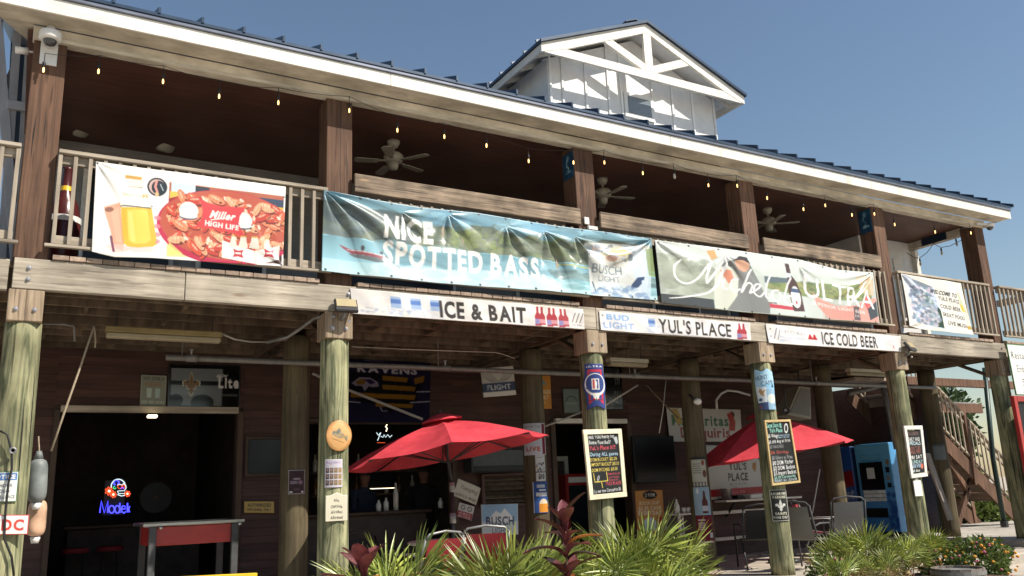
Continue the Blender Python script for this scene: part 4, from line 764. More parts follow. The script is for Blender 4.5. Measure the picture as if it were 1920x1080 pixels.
# chalkboards
def board(name, px, ins, fcol, txt, label, y=-.05, W_=100, H_=150, nu=80, nv=120, extra=None):
    TL, TR, BR, BL = [A(*p, y) for p in px]; c = Cv(nu, nv, W_, H_, (38, 40, 40)); c.noise(0, 0, W_, H_, [(54, 56, 56), (30, 32, 32)], 60, 9, .25, 2)
    for t_, x_, y_, h_, w_, col in txt: c.text(t_, x_, y_, h_, col, w=w_, bold=1, shear=random.uniform(-.05, .15), rot=random.uniform(-.03, .01))
    if extra: extra(c)
    L = lambda s, t: TL*(1-s)*(1-t)+TR*s*(1-t)+BR*s*t+BL*(1-s)*t
    o = thing(name, label, 'chalkboard', tuple((BL+BR)/2), 'chalkboards on the piles')
    panel('slate', L(ins, ins*.7), L(1-ins, ins*.7), L(1-ins, 1-ins*.7), L(ins, 1-ins*.7), c, CHALK, thick=.012, parent=o)
    u = (TR-TL)/np.linalg.norm(TR-TL); v = (TL-BL)/np.linalg.norm(TL-BL); w = np.linalg.norm(TR-TL)*ins
    for a_, b_ in ((TL, TR), (BL, BR)):
        s_ = -1 if a_ is TL else 1; mk('frame_rail', bar(a_+v*s_*w/2, b_+v*s_*w/2, .03, w, v), fcol, o)
    for a_, b_ in ((BL, TL), (BR, TR)):
        s_ = 1 if a_ is BL else -1; mk('frame_rail', bar(a_+u*s_*w/2+v*w, b_+u*s_*w/2-v*w, .03, w, u), fcol, o)
    return o
cw, cr_, cy_, cb_ = (225, 225, 222), (214, 80, 96), (222, 196, 90), (176, 204, 224)
fram = mat('cream_frame', (.80, .72, .52), (.72, .64, .45), (6, 6, 6), 2, .55); framo = mat('pine_frame', (.62, .46, .22), (.5, .36, .16), (6, 6, 6), 2, .55)
def goal(c): c.line([(10, 98), (12, 119), (54, 118), (52, 96)], 2.2, cy_).line([(33, 118), (35, 134)], 2.2, cy_).ell(24, 110, 3, 7, cw, 1, .5).ell(24, 110, 1.5, 5, (38, 40, 40), 1, .5).poly([(84, 10), (96, 8), (100, 24), (92, 28)], (180, 186, 188))
board('football_chalkboard', [(1092, 806), (1164, 804), (1175, 931), (1105, 938)], .10, fram, [('ARE YOU Ready for', 4, 12, 9, 84, cw), ('Some Football?', 4, 25, 9, 70, cw), ("YuL's Place Is!!!", 4, 40, 10, 84, cr_), ('During ALL games', 5, 55, 9, 90, cb_), ('DOM BUCKET $12.00', 4, 68, 8, 86, cy_), ('IMPORT BUCKET $15.00', 5, 80, 8, 90, cy_), ('DOM PITCHER $8.00', 5, 94, 8, 84, cy_), ('Come Kick off', 56, 104, 6, 40, cr_), ('your Football', 58, 112, 5, 34, cr_), ('Season at', 58, 119, 5, 30, cr_), ("YULS PLACE", 46, 129, 8, 50, cr_), ('Try our new Coronarita $6', 4, 146, 8, 90, cw)], 'cream framed chalkboard with coloured football specials on the third front pile', extra=goal)
board('game_day_chalkboard', [(1432, 788), (1481, 786.5), (1500, 905), (1447, 911)], .06, framo, [('Game Days @', 2, 13, 11, 64, (150, 220, 200)), ("Yul's Place", 12, 25, 10, 54, (150, 220, 200)), ('$6 Wings', 3, 38, 9, 42, cw), ('Domestic Bottles', 46, 35, 4, 48, cb_), ('Import Bottles', 46, 40, 4, 46, cb_), ('$3 chili dog w/ fries', 3, 53, 8, 90, cw), ('$5 NACHOS', 5, 65, 8, 56, (140, 140, 140)), ('$6 Shrimp', 5, 79, 8, 74, (170, 80, 70)), ('$8 Sliders w/ Fries', 8, 93, 9, 84, (150, 150, 150)), ('$10 DOM. Pitcher', 8, 107, 10, 84, cw), ('$12 DOM. Bucket', 8, 120, 10, 88, cw), ('$15 Import Bucket', 8, 132, 10, 90, cw), ('$6.00 Coronarita', 8, 141, 7, 84, (160, 210, 190)), ('DURING ALL LSU & FB', 6, 149, 7, 90, (190, 210, 215))], 'tall pine framed chalkboard of game day prices on the fourth front pile', extra=lambda c: c.ell(84, 16, 8, 13, cw, 1, .35).ell(84, 16, 5, 9, (38, 40, 40), 1, .35))
board('narrow_chalkboard', [(1693.5, 798.5), (1728, 798), (1738.5, 893), (1708, 897)], .13, MT['white'], [('$5 LUNCH', 4, 18, 12, 80, (130, 100, 96)), ('DAILY AND', 6, 38, 13, 84, cw), ('SPECIALS', 4, 52, 12, 88, (200, 220, 226)), ('MON TUES', 4, 70, 12, 84, (150, 90, 80)), ('WED THU', 6, 84, 11, 80, (160, 96, 84)), ('FRI SAT', 4, 102, 12, 90, cw), ('SUNDAY', 4, 117, 12, 90, (170, 200, 200)), ('SERVED', 4, 132, 12, 80, cb_), ('all day', 4, 146, 9, 60, cw)], 'narrow white framed chalkboard on the fifth front pile', nu=50, extra=lambda c: c.ell(84, 128, 9, 10, (205, 110, 90)))
# saints fans sign, wraps the pile
c = Cv(50, 100, 50, 100, (26, 28, 28)); c.frame(2, (226, 226, 220))
c.text('RESERVED', 25, 17, 8, (222, 218, 196), w=42, bold=2, just='c').text('PARKING', 25, 28, 8, (222, 218, 196), w=36, bold=2, just='c').text('SAINTS', 25, 80, 8, (222, 218, 196), w=32, bold=2, just='c').text('FANS ONLY', 25, 92, 8, (222, 218, 196), w=42, bold=2, just='c')
def fleur(c, x, y, s, col): c.poly([(x, y-20*s), (x+4*s, y-6*s), (x+3*s, y+2*s), (x+8*s, y-6*s), (x+14*s, y-4*s), (x+13*s, y+4*s), (x+9*s, y+2*s), (x+6*s, y+6*s), (x+8*s, y+8*s), (x+3*s, y+8*s), (x+4*s, y+14*s), (x, y+20*s), (x-4*s, y+14*s), (x-3*s, y+8*s), (x-8*s, y+8*s), (x-6*s, y+6*s), (x-9*s, y+2*s), (x-13*s, y+4*s), (x-14*s, y-4*s), (x-8*s, y-6*s), (x-3*s, y+2*s), (x-4*s, y-6*s)], col)
fleur(c, 25, 50, 1.0, (226, 224, 216))
wrap('reserved_parking_sign', PC[3], .165, .172, -.42, .27, A(1465, 918, 0)[2], A(1465, 977, 0)[2], c, TIN, label='black parking sign with a white fleur-de-lis on the fourth front pile', cat='sign')
c = Cv(26, 46, 26, 46, (238, 234, 230))
for k in range(3): c.line([(6, 16+k*10), (20, 17+k*10)], 1.2, (200, 190, 190))
q0 = A(1712, 899, -.03); q1 = A(1729, 930, -.03)
panel('small_plaque', (q0[0], -.03, q0[2]), (q0[0]+.19, -.03, q0[2]), (q0[0]+.19, -.03, q1[2]), (q0[0], -.03, q1[2]), c, TIN, thick=.012, top=[(0, -.02), (.15, -.02), (.3, 0), (.5, .02), (.7, 0), (.85, -.02), (1, -.02)], label='small white plaque under the narrow chalkboard', cat='plaque')
# ---------------------------------------------------------------- things on the back wall and inner piles
wy = WY-.012
def wpan(name, px, cv, m, label, cat, y=None, thick=.012, disp=None, **k):
    return panel(name, *[A(*p, wy if y is None else y) for p in px], cv, m, disp, thick=thick, label=label, cat=cat, **k)
c = Cv(50, 62, 50, 62, (128, 132, 118)); c.frame(2, (150, 154, 140)).text('ICE COLD', 25, 10, 6, (60, 62, 56), w=40, bold=1, just='c').text('BEER', 25, 22, 8, (140, 110, 80), w=32, bold=1, just='c').text('SERVED HERE', 25, 56, 6, (190, 196, 180), w=44, bold=1, just='c').poly([(12, 26), (22, 26), (21, 44), (13, 44)], (170, 186, 176)).poly([(28, 26), (38, 26), (37, 44), (29, 44)], (160, 180, 176))
wpan('ice_cold_beer_tin', [(265, 702.5), (313, 704.5), (310, 764), (262, 762)], c, TIN, 'pale vintage ICE COLD tin sign left of the black framed mirror', 'sign')
c = Cv(110, 70, 140, 88, (18, 18, 19)); c.frame(2, (110, 108, 100)).frame(1, (22, 22, 22)).rect(6, 10, 104, 82, (112, 118, 120)).rect(6, 34, 104, 42, (24, 26, 28)).ell(16, 72, 13, 12, (22, 22, 26)).ell(66, 76, 22, 16, (22, 26, 28)).rect(104, 8, 134, 82, (14, 15, 16)); fleur(c, 44, 40, 1.25, (190, 190, 170)); fleur(c, 44, 40, 1.08, (120, 92, 60))
c.text('Lite', 96, 46, 21, (214, 214, 210), w=40, bold=2).text('Miller', 92, 27, 6, (205, 205, 200), w=22, bold=1, rot=-.1, shear=.3).line([(98, 58), (136, 58)], .8, (130, 130, 126)).line([(98, 61), (134, 61)], .8, (110, 110, 106))
lm = wpan('lite_beer_mirror', [(316.5, 681), (452, 684), (449, 768), (314, 765)], c, GLASSP, 'black framed bar mirror with a gold fleur-de-lis over the left doorway', 'bar mirror', thick=.03)
c = Cv(40, 18, 60, 26, (196, 162, 84)); c.text('AUTHORIZED', 30, 12, 7, (60, 50, 30), w=46, bold=2, just='c').text('PERSONNEL ONLY', 30, 21, 5, (60, 50, 30), w=46, bold=1, just='c')
wpan('staff_only_sign', [(458, 940), (514, 940), (514, 962), (458, 961.5)], c, TIN, 'brass AUTHORIZED PERSONNEL ONLY plate beside the left doorway', 'sign')
c = Cv(34, 48, 34, 48, (64, 44, 50)); c.frame(1.6, (214, 210, 214)).ell(17, 18, 8, 2, (150, 140, 150)).rect(4, 22, 18, 28, (130, 120, 134)).ell(24, 25, 5, 4, (140, 110, 130)).rect(11, 36, 23, 41, (90, 70, 80)).rect(3, 42, 9, 45, (220, 216, 216)).rect(26, 42, 31, 45, (220, 216, 216))
wrap('dark_flyer', 2.91, 1.62, .178, -.12, .20, A(563, 881, 1.45)[2], A(563, 926, 1.45)[2], c, PAPER, label='dark flyer with a white border on the inner pile behind the second pile', cat='flyer')
# team flag
c = Cv(120, 110, 150, 145, (26, 22, 48)); c.rect(0, 0, 150, 14, (22, 18, 44)).text('RAVENS', 18, 30, 18, (170, 166, 176), w=106, bold=2).text('BALTIMORE', 32, 4, 4, (120, 116, 130), bold=0)
c.poly([(6, 30), (66, 30), (108, 44), (120, 60), (136, 34), (138, 50), (126, 74), (124, 100), (110, 112), (100, 106), (86, 110), (76, 124), (68, 112), (56, 104), (20, 98), (4, 80)], (14, 14, 20))
for y0_, y1_, x0_, x1_ in ((36, 47, 62, 108), (57, 68, 62, 122), (77, 88, 6, 122), (99, 108, 50, 118)): c.poly([(x0_, y0_), (x1_, y0_+3), (x1_-3, y1_+3), (x0_, y1_)], (120, 84, 26))
c.poly([(118, 40), (138, 32), (136, 48), (120, 54)], (120, 84, 26)).poly([(8, 56), (22, 42), (40, 42), (54, 52), (56, 62), (44, 64), (38, 62), (30, 74), (26, 62), (14, 62)], (120, 112, 130)).poly([(14, 54), (24, 46), (34, 46), (30, 58), (20, 60)], (110, 80, 30)).poly([(30, 47), (42, 46), (50, 54), (40, 58)], (36, 28, 66))
c.line([(124, 72), (150, 70)], 2.2, (170, 166, 180)).line([(112, 98), (150, 94)], 2.2, (160, 156, 170)).line([(0, 98), (22, 100)], 2, (150, 146, 160)).curve([(58, 108), (62, 118), (70, 118)], 1.5, (150, 150, 150))
wpan('team_flag', [(650, 672), (808, 681), (806, 792), (652, 792)], c, FLAG, 'purple football team flag with a gold striped map over the bar opening', 'flag', y=WY-.05, thick=.003, disp=lambda U, V: .015*np.sin(9*U+2*V)*V)
# flight pennant
c = Cv(44, 44, 62, 60, (196, 192, 184)); c.rect(0, 0, 62, 8, (214, 210, 204)).rect(0, 32, 62, 50, (36, 56, 90)).rect(0, 50, 62, 60, (226, 224, 218)).text('FLIGHT', 31, 46, 10, (214, 218, 222), w=44, bold=1, just='c')
for k in range(5): c.curve([(31+k*3, 30), (38+k*4, 22), (44+k*4, 10)], 1, (110, 108, 106)).curve([(31-k*3, 30), (24-k*4, 22), (18-k*4, 10)], 1, (110, 108, 106))
wpan('flight_sign', [(901, 691), (962, 686), (968, 740), (907, 745)], c, TIN, 'white and navy FLIGHT sign hanging above the first red umbrella', 'sign', y=2.6)
c = Cv(30, 50, 32, 62, (206, 140, 46)); c.poly([(6, 6), (18, 10), (24, 18), (12, 16)], (90, 160, 180)).text('MANGO', 16, 34, 7, (236, 220, 190), w=28, bold=2, just='c').text('CART', 16, 44, 7, (236, 220, 190), w=22, bold=2, just='c').text('ALE', 16, 52, 4, (230, 205, 160), bold=0, just='c')
wpan('mango_sign', [(1000, 704), (1032, 704), (1034.5, 766), (1003, 767)], c, TIN, 'orange MANGO CART sign half hidden behind an inner pile', 'sign')
c = Cv(26, 40, 30, 46, (108, 124, 120)); c.frame(1.5, (84, 100, 98)).curve([(5, 24), (10, 16), (20, 16), (25, 23)], 2, (60, 74, 74)).rect(6, 26, 24, 30, (130, 146, 140))
wpan('grey_fish_tin', [(1055, 728.5), (1085, 728.5), (1088, 774), (1058, 774.5)], c, TIN, 'small grey-green tin sign right of the orange sign', 'sign')
c = Cv(50, 64, 52, 82, (16, 16, 18))
for k in range(3): c.line([(6, 6+k*4), (44-k*4, 6+k*4), (46-k*4, 34)], 1, (150, 150, 150)).line([(46-k*5, 48), (46-k*6, 72-k*3), (22, 58+k*6), (0, 72)], 1, (150, 150, 150))
c.text('SUPERIOR', 6, 74, 4, (150, 150, 150), w=26, bold=1).text('LIGHT BEER', 4, 80, 4, (150, 150, 150), w=28, bold=1).ell(12, 56, 8, 5, (120, 60, 40))
wpan('black_beer_sign', [(1120, 686), (1165, 687), (1169, 768), (1122, 768)], c, GLASSP, 'black SUPERIOR LIGHT BEER sign with white lines behind the third pile', 'sign')
c = Cv(110, 52, 140, 66, (205, 202, 194)); c.text('Margaritas', 8, 34, 20, (40, 104, 66), w=106, bold=1).text('Daiquiris', 22, 57, 19, (150, 36, 44), w=94, bold=1).ell(122, 12, 5, 7, (40, 30, 30)).poly([(112, 10), (122, 6), (128, 26), (126, 44), (114, 44), (116, 26)], (176, 60, 50)).poly([(8, 4), (20, 2), (28, 30), (18, 34)], (190, 160, 60))
wpan('cocktail_banner', [(1249, 764), (1388, 768), (1392, 828), (1256, 828)], c, VINYL, 'white Margaritas and Daiquiris banner behind an inner pile', 'banner', thick=.003, y=WY-.03)
c = Cv(110, 76, 142, 98, (196, 196, 194)); c.rect(0, 80, 142, 93, (170, 26, 38)).text("YUL'S", 64, 46, 13, (40, 38, 36), w=34, bold=1, just='c').text('PLACE', 64, 66, 14, (40, 38, 36), w=38, bold=1, just='c').text('BILOXI, MS.', 64, 75, 5, (130, 126, 120), w=34, bold=0, just='c').text('228.', 52, 80, 4, (140, 136, 130), bold=0).text('Coca Cola', 62, 90, 6, (220, 150, 150), w=26, bold=1, shear=.3, just='c').poly([(92, 34), (100, 32), (98, 52), (92, 44)], (170, 120, 60))
wpan('bar_menu_board', [(1314, 834), (1457, 838), (1458, 926), (1324, 938)], c, TIN, "white YUL'S PLACE board with a red foot stripe behind the second umbrella", 'sign', thick=.02)
def rot_panel(name, ctr, w, h, ang, cv, m, label, cat, y, th=.006, parent=None):
    p = A(*ctr, y); ca, sa = math.cos(ang), math.sin(ang); u = np.array([ca, 0, sa]); v = np.array([-sa, 0, ca])
    return panel(name, p-u*w/2+v*h/2, p+u*w/2+v*h/2, p+u*w/2-v*h/2, p-u*w/2-v*h/2, cv, m, thick=th, label=label, cat=cat)
c = Cv(44, 32, 60, 44, (205, 196, 180)); c.text('Yuengling', 10, 20, 9, (80, 72, 60), w=44, bold=0, shear=.3).text('FLIGHTS & WINGS', 4, 38, 6, (80, 66, 54), w=52, bold=1)
rot_panel('wings_sign', (876, 922), .42, .27, -.38, c, TIN, 'tilted cut-out wings sign on the brown wall under the first umbrella', 'sign', wy-.02)
c = Cv(36, 30, 48, 40, (214, 206, 200)); c.ell(14, 11, 7, 7, (60, 50, 48)).ell(14, 11, 5, 5, (214, 206, 200)).ell(34, 11, 7, 7, (60, 50, 48)).ell(34, 11, 5, 5, (214, 206, 200)).line([(9, 6), (19, 16)], 1.3, (60, 50, 48)).line([(29, 6), (39, 16)], 1.3, (60, 50, 48)).rect(0, 22, 48, 40, (160, 30, 46)).text('NO SMOKING', 24, 30, 5, WH, w=36, bold=1, just='c').text('NO VAPING', 24, 37, 5, WH, w=34, bold=1, just='c').frame(1, (214, 206, 200))
rot_panel('no_smoking_sign', (873, 959), .27, .21, -.30, c, TIN, 'tilted red and white no smoking sign on the brown wall', 'sign', wy-.02)
c = Cv(60, 44, 70, 56, (150, 186, 220)); c.poly([(14, 26), (28, 12), (36, 18), (44, 8), (60, 26), (60, 34), (10, 34)], (236, 240, 244)).rect(0, 32, 70, 56, (205, 216, 226)).text('BUSCH', 35, 38, 15, (30, 46, 80), w=52, bold=1, just='c').text('LIGHT', 35, 52, 9, (60, 76, 106), w=30, bold=0, just='c').frame(1.5, (190, 190, 186))
wpan('mountain_beer_sign', [(902, 946), (971, 944), (972, 1002), (904, 1004)], c, TIN, 'blue BUSCH sign with snowy mountains above the palmettos', 'sign', y=2.35)
c = Cv(46, 70, 56, 90, (190, 134, 74)); c.frame(1, (150, 96, 48)).ell(30, 10, 14, 8, (30, 24, 20)).text("2 FOR", 30, 13, 6, WH, w=20, bold=1, just='c').text('BUSCH LIGHT', 28, 28, 6, (226, 210, 180), w=40, bold=1, just='c').text('$2.50 CANS', 28, 38, 7, (232, 216, 190), w=44, bold=2, just='c').text('EVERYDAY', 28, 48, 8, (236, 222, 200), w=46, bold=2, just='c').ell(26, 66, 13, 14, (196, 206, 214)).poly([(40, 50), (56, 54), (56, 90), (36, 90)], (176, 44, 36))
wpan('cardboard_price_sign', [(1190, 920), (1242, 918), (1249, 1006), (1196, 1008)], c, PAPER, 'tan cardboard EVERYDAY can price sign under the black screen', 'sign', y=2.7)
# posters on inner piles
ip2, ip3 = (6.32, 1.65), (9.36, 1.70)
c = Cv(40, 60, 40, 60, (205, 202, 206)); c.text('Summer Cup', 3, 9, 5, (120, 116, 130), w=26, bold=0).rect(32, 2, 38, 58, (120, 30, 50)).text('LIVE', 6, 52, 8, (190, 90, 60), w=22, bold=2)
wrap('white_poster', *ip2, .181, -.50, .36, A(1003, 793, 1.48)[2], A(1003, 853, 1.48)[2], c, PAPER, label='large white poster at the top of the inner pile behind the first umbrella', cat='poster', group='posters on the inner piles')
c = Cv(26, 50, 26, 50, (214, 212, 210)); c.line([(4, 6), (20, 4)], 1, (120, 120, 120)).noise(3, 14, 24, 32, [(60, 60, 60), (190, 150, 90), (150, 150, 150)], 26, 2, .7).rect(0, 31, 26, 34, (130, 130, 128)).text('$10', 6, 45, 9, (50, 50, 50), w=16, bold=2)
wrap('price_poster', *ip2, .181, -.12, .15, A(1016, 853, 1.48)[2], A(1016, 902, 1.48)[2], c, PAPER, label='narrow $10 poster below the large white poster', cat='poster', group='posters on the inner piles')
c = Cv(30, 60, 30, 60, (50, 86, 150)); c.rect(8, 6, 24, 12, (190, 196, 205)).rect(12, 15, 26, 18, (226, 228, 230)).rect(6, 21, 28, 28, (222, 224, 228)).ell(20, 44, 9, 11, (236, 220, 190)).rect(11, 42, 29, 58, (226, 150, 50)).rect(0, 0, 2, 60, (205, 210, 220))
wrap('blue_beer_poster', *ip2, .181, -.22, .22, A(1016, 903, 1.48)[2], A(1016, 962, 1.48)[2], c, PAPER, label='blue poster with an orange beer glass low on the inner pile', cat='poster', group='posters on the inner piles')
c = Cv(30, 54, 30, 54, (198, 196, 180)); c.rect(0, 0, 30, 4, (60, 58, 56)).ell(23, 10, 3, 5, (150, 80, 60)).ell(25, 30, 4, 7, (120, 80, 70)).rect(0, 45, 30, 54, (110, 100, 90))
for k in range(5): c.line([(3, 12+k*4), (18, 12+k*4)], .9, (110, 108, 100)).rect(2+k*6, 46, 5+k*6, 52, (205, 200, 190))
zz = [A(1305, p, 1.53)[2] for p in (858, 913, 967, 1020)]
wrap('menu_poster', *ip3, .186, -.62, .24, zz[0], zz[1], c, PAPER, label='cream poster at the top of the inner pile beside the white board', cat='poster', group='posters on the inner piles')
c = Cv(30, 54, 30, 54, (160, 182, 200)); c.poly([(17, 8), (20, 8), (21, 22), (24, 28), (24, 50), (14, 50), (14, 28), (16, 22)], (96, 50, 44)).rect(14, 36, 24, 46, (200, 200, 205)).ell(8, 8, 2, 6, (230, 236, 240))
wrap('bottle_poster', *ip3, .186, -.58, .27, zz[1]-.004, zz[2], c, PAPER, label='pale blue poster with one brown bottle on the inner pile', cat='poster', group='posters on the inner piles')
c = Cv(30, 54, 30, 54, (120, 26, 44)); c.rect(4, 8, 16, 11, (205, 190, 190)).rect(22, 22, 28, 50, (90, 40, 40)).rect(22, 34, 28, 44, (205, 205, 205)).rect(0, 50, 30, 54, (205, 190, 186))
for k in range(4): c.rect(4, 14+k*4, 15, 16.5+k*4, (220, 200, 200))
wrap('red_poster', *ip3, .186, -.54, .27, zz[2]-.004, zz[3], c, PAPER, label='dark red poster lowest on the inner pile', cat='poster', group='posters on the inner piles')
c = Cv(24, 30, 24, 30, (120, 126, 130)); c.rect(0, 0, 24, 5, (90, 94, 98)); 
wrap('grey_notice', 15.40, 1.58, .182, -.85, .23, A(1766, 832, 1.43)[2], A(1766, 862, 1.43)[2], c, PAPER, label='pale grey notice on the inner pile beside the stairs', cat='notice')
# blue tins high on the upper posts
def tinx(name, px, label, i, y0, y1, z0, z1):
    c = Cv(24, 36, 24, 36, (34, 74, 106)); c.curve([(12, 5), (9, 16), (13, 22), (7, 27), (17, 26)], 2.4, (150, 186, 200)); c.ell(12, 8, 3, 4, (130, 170, 190)); c.noise(0, 0, 24, 36, [(24, 56, 84), (50, 92, 122)], 26, 3, .4)
    x = PX[i][0]-.006; panel(name, (x, y1, z1), (x, y0, z1), (x, y0, z0), (x, y1, z0), c, TIN, thick=.003, label=label, cat='sign')
tinx('blue_seahorse_sign', None, 'worn blue sign on the side of the third upper post', 2, .06, .31, 5.35, 5.72)
tinx('blue_mermaid_sign', None, 'blue sign with a pale figure on the side of the fifth upper post', 4, .06, .31, 5.33, 5.74)
c = Cv(20, 20, 20, 20, (22, 44, 66)); panel('dark_header_sign', (15.29, 1.15, 5.835), (15.29, .62, 5.835), (15.29, .62, 5.69), (15.29, 1.15, 5.69), c, TIN, thick=.004, label='dark blue plate on the side header at the right end', cat='sign')
# ---------------------------------------------------------------- cameras, lamps and string lights
def sph(c, r, n=14, m=8, sx=1, sy=1, sz=1, lo=-1.):
    pr = [(max(.001, r*math.sqrt(max(0, 1-t*t))), r*t*sz) for t in np.linspace(lo, 1, m)]
    return lathe(pr, c, n, sx, sy)
t = thing('dome_camera', 'white dome security camera on the front of the leftmost upper post', 'camera', tuple(A(94, 110, -.02)))
p = A(94, 74, -.1)
mk('mount_plate', box(p[0]-.075, p[0]+.075, .02, .038, p[2]-.21, p[2]+.02, .004), MT['wplast'], t); mk('arm', tube([(p[0], .03, p[2]-.02), (p[0], -.06, p[2]-.0), (p[0]+.0, -.10, p[2]+.06)], .03, 10), MT['wplast'], t, True)
mk('housing', lathe([(.03, .14), (.045, .10), (.095, .075), (.10, .06), (.10, 0), (.09, -.012), (.001, -.013)][::-1], (p[0], -.10, p[2]), 20), MT['wplast'], t, True); mk('dome', sph((p[0], -.10, p[2]-.012), .062, 16, 7, sz=-1, lo=0), MT['dome'], t, True)
t = thing('dome_camera', 'white dome camera under the eave at the right end', 'camera', tuple(A(1856, 436, -.12)))
p = A(1856, 426, -.12); mk('housing', lathe([(.001, .07), (.075, .07), (.085, .05), (.085, .01), (.075, 0), (.001, 0)][::-1], p, 18), MT['wplast'], t, True); mk('dome', sph((p[0], p[1], p[2]-.003), .06, 14, 6, sz=-1, lo=0), MT['dome'], t, True); mk('bracket', bar((p[0]-.30, -.05, p[2]+.05), (p[0]-.05, p[1], p[2]+.05), .04, .04), MT['wplast'], t)
def bullet(name, label, a, b, y, r=.035, y2=None):
    p, q = A(*a, y), A(*b, y if y2 is None else y2); t = thing(name, label, 'camera', tuple(q)); d = q-p
    mk('barrel', tube([p, p+d*.7], r, 12), MT['wplast'], t, True); mk('mount', tube([p+d*.7, q], r*.35, 8), MT['wplast'], t, True); mk('lens', tube([p-d*.02, p+d*.001], r*.8, 12), MT['dome'], t)
bullet('bullet_camera', 'small white bullet camera left of the leftmost upper post', (28, 93), (64, 98), .2)
def spot(label, px):
    p = A(*px, 2.58); t = thing('wall_spotlight', label, 'lamp', tuple(p)); mk('head', tube([p+[.12, -.24, -.08], p+[.0, 0, .02]], [.085, .07], 12), MT['fanw'], t, True); mk('bracket', tube([p+[0, 0, .02], p+[-.02, .11, .06]], .02, 8), MT['fanw'], t, True)
spot('white wall spotlight left, inside the balcony', (134, 245)); spot('white wall spotlight above the crawfish banner', (294, 274))
def flood(label, px, d):
    p = A(*px, -.10); t = thing('flood_light', label, 'flood light', tuple(p), 'flood lights on the beam'); R = Matrix.Translation(p)@Matrix.Rotation(d, 4, 'Z')@Matrix.Rotation(math.radians(-32), 4, 'X')
    mk('head', xform(box(-.125, .125, -.02, .03, -.09, .09, .012), R), MT['bmetal'], t); mk('lens', xform(box(-.108, .108, -.028, -.021, -.035, .076, .003), R), MT['lens'], t)
    mk('knuckle', tube([p+[0, .03, -.03], p+[0, .05, -.11], p+[-.03, .09, -.14]], .02, 8), MT['gmetal'], t, True); mk('junction_box', lathe([(.001, 0), (.05, 0), (.05, .05), (.001, .05)], (p[0]-.04, .055, p[2]-.19), 12), MT['gmetal'], t); mk('sensor', sph(p+[.05, .04, -.16], .018, 8, 5), MT['wplast'], t)
flood('black flood light on the beam above the second pile', (649, 573), -.12); flood('black flood light on the beam above the fifth pile', (1707, 650), .25)
t = thing('junction_box', 'white outlet box with loose bulbs on the third upper post', 'outlet box', tuple(A(1103, 425, .03)))
p = A(1100, 414, .02); mk('cover', box(p[0]-.04, p[0]+.04, .012, .038, p[2]-.05, p[2]+.05, .005), MT['wplast'], t); mk('plug', box(p[0]-.0, p[0]+.16, -.01, .038, p[2]-.13, p[2]-.07, .01), MT['wplast'], t); mk('lead', tube([p+[-.08, .0, .02], p+[-.10, -.01, -.08], p+[-.03, -.01, -.16]], .006, 6), MT['wire'], t)
# string lights along the header
bl = [(82, 130, 1), (185, 133, 1), (306, 152, 1), (411, 180, 1), (522, 192, 1), (655, 207, 1), (745, 244, 1), (833, 256, 1), (912, 273, 1), (991, 302, 1), (1075, 305, 1), (1133, 305, 1), (1205, 325, 1), (1264, 329, 0), (1328, 348, 1), (1382, 349, 1), (1438, 372, 1), (1506, 393, 1), (1547, 386, 1), (1597, 404, 1), (1639, 402, 1), (1677, 422, 1), (1753, 436, 1), (1820, 438, 1)]
SLt = thing('string_lights', 'string of small warm bulbs hanging along the balcony header', 'string lights', (7.5, 0, 5.76))
bg_ = lathe([(.004, .0), (.016, -.012), (.022, -.045), (.018, -.075), (.003, -.088)][::-1], (0, 0, 0), 10); fg = lathe([(.001, -.02), (.006, -.024), (.006, -.062), (.001, -.066)][::-1], (0, 0, 0), 6); sg2 = lathe([(.014, .05), (.016, .045), (.016, 0), (.014, -.004)][::-1], (0, 0, 0), 8)
def mesh_of(name, g, m, smooth=True):
    me = bpy.data.meshes.new(name); me.from_pydata(np.asarray(g[0]).tolist(), [], g[1]); me.materials.append(m)
    if smooth: me.polygons.foreach_set('use_smooth', [True]*len(me.polygons))
    return me
bulbm, bulbo, sockm = mesh_of('bulb', lathe([(.003, .0), (.008, -.01), (.010, -.03), (.008, -.05), (.002, -.056)][::-1], (0, 0, 0), 10), MT['bulb']), mesh_of('bulb', bg_, MT['bulbg']), mesh_of('socket', sg2, MT['wire'])
pts = []
for k, (px, py, on) in enumerate(bl):
    y = -.035; p = A(px, py-4, y); zt = 5.80 if k % 2 else 5.77
    b = inst(bulbm if on else bulbo, 'bulb', SLt, p); inst(sockm, 'socket', SLt, p+[0, 0, .004])
    pts.append((p[0], y, min(zt, p[2]+.15)))
    mk('drop', tube([p+[0, 0, .05], (p[0], y, pts[-1][2])], .004, 5), MT['wire'], SLt)
cp = []
for a, b in zip(pts[:-1], pts[1:]):
    for s in np.linspace(0, 1, 7)[:-1]: cp.append((a[0]+(b[0]-a[0])*s, y, a[2]+(b[2]-a[2])*s-.02*4*s*(1-s)))
cp.append(pts[-1]); mk('cord', tube(cp, .003, 5), MT['wire'], SLt)
S2 = thing('string_lights', 'loop of string lights against the sky at the right end', 'string lights', (15.3, .9, 5.6))
ends = [A(1700, 474, 1.4), A(1751, 456, .9), A(1803, 450, .42)]; bb = [A(1724, 484, 1.15), A(1764, 464, .75), A(1792, 447, .5)]
c1 = [ends[0], A(1713, 482, 1.28), A(1724, 484, 1.15), A(1738, 474, 1.03), ends[1], A(1757, 461, .82), A(1765, 464, .75), A(1782, 461, .6), ends[2]]
mk('cord', tube(c1, .006, 5), MT['wire'], S2)
for p in bb:
    inst(bulbo, 'bulb', S2, p-[0, 0, .07]); inst(sockm, 'socket', S2, p-[0, 0, .066]); mk('drop', tube([p, p-[0, 0, .03]], .005, 5), MT['wire'], S2)
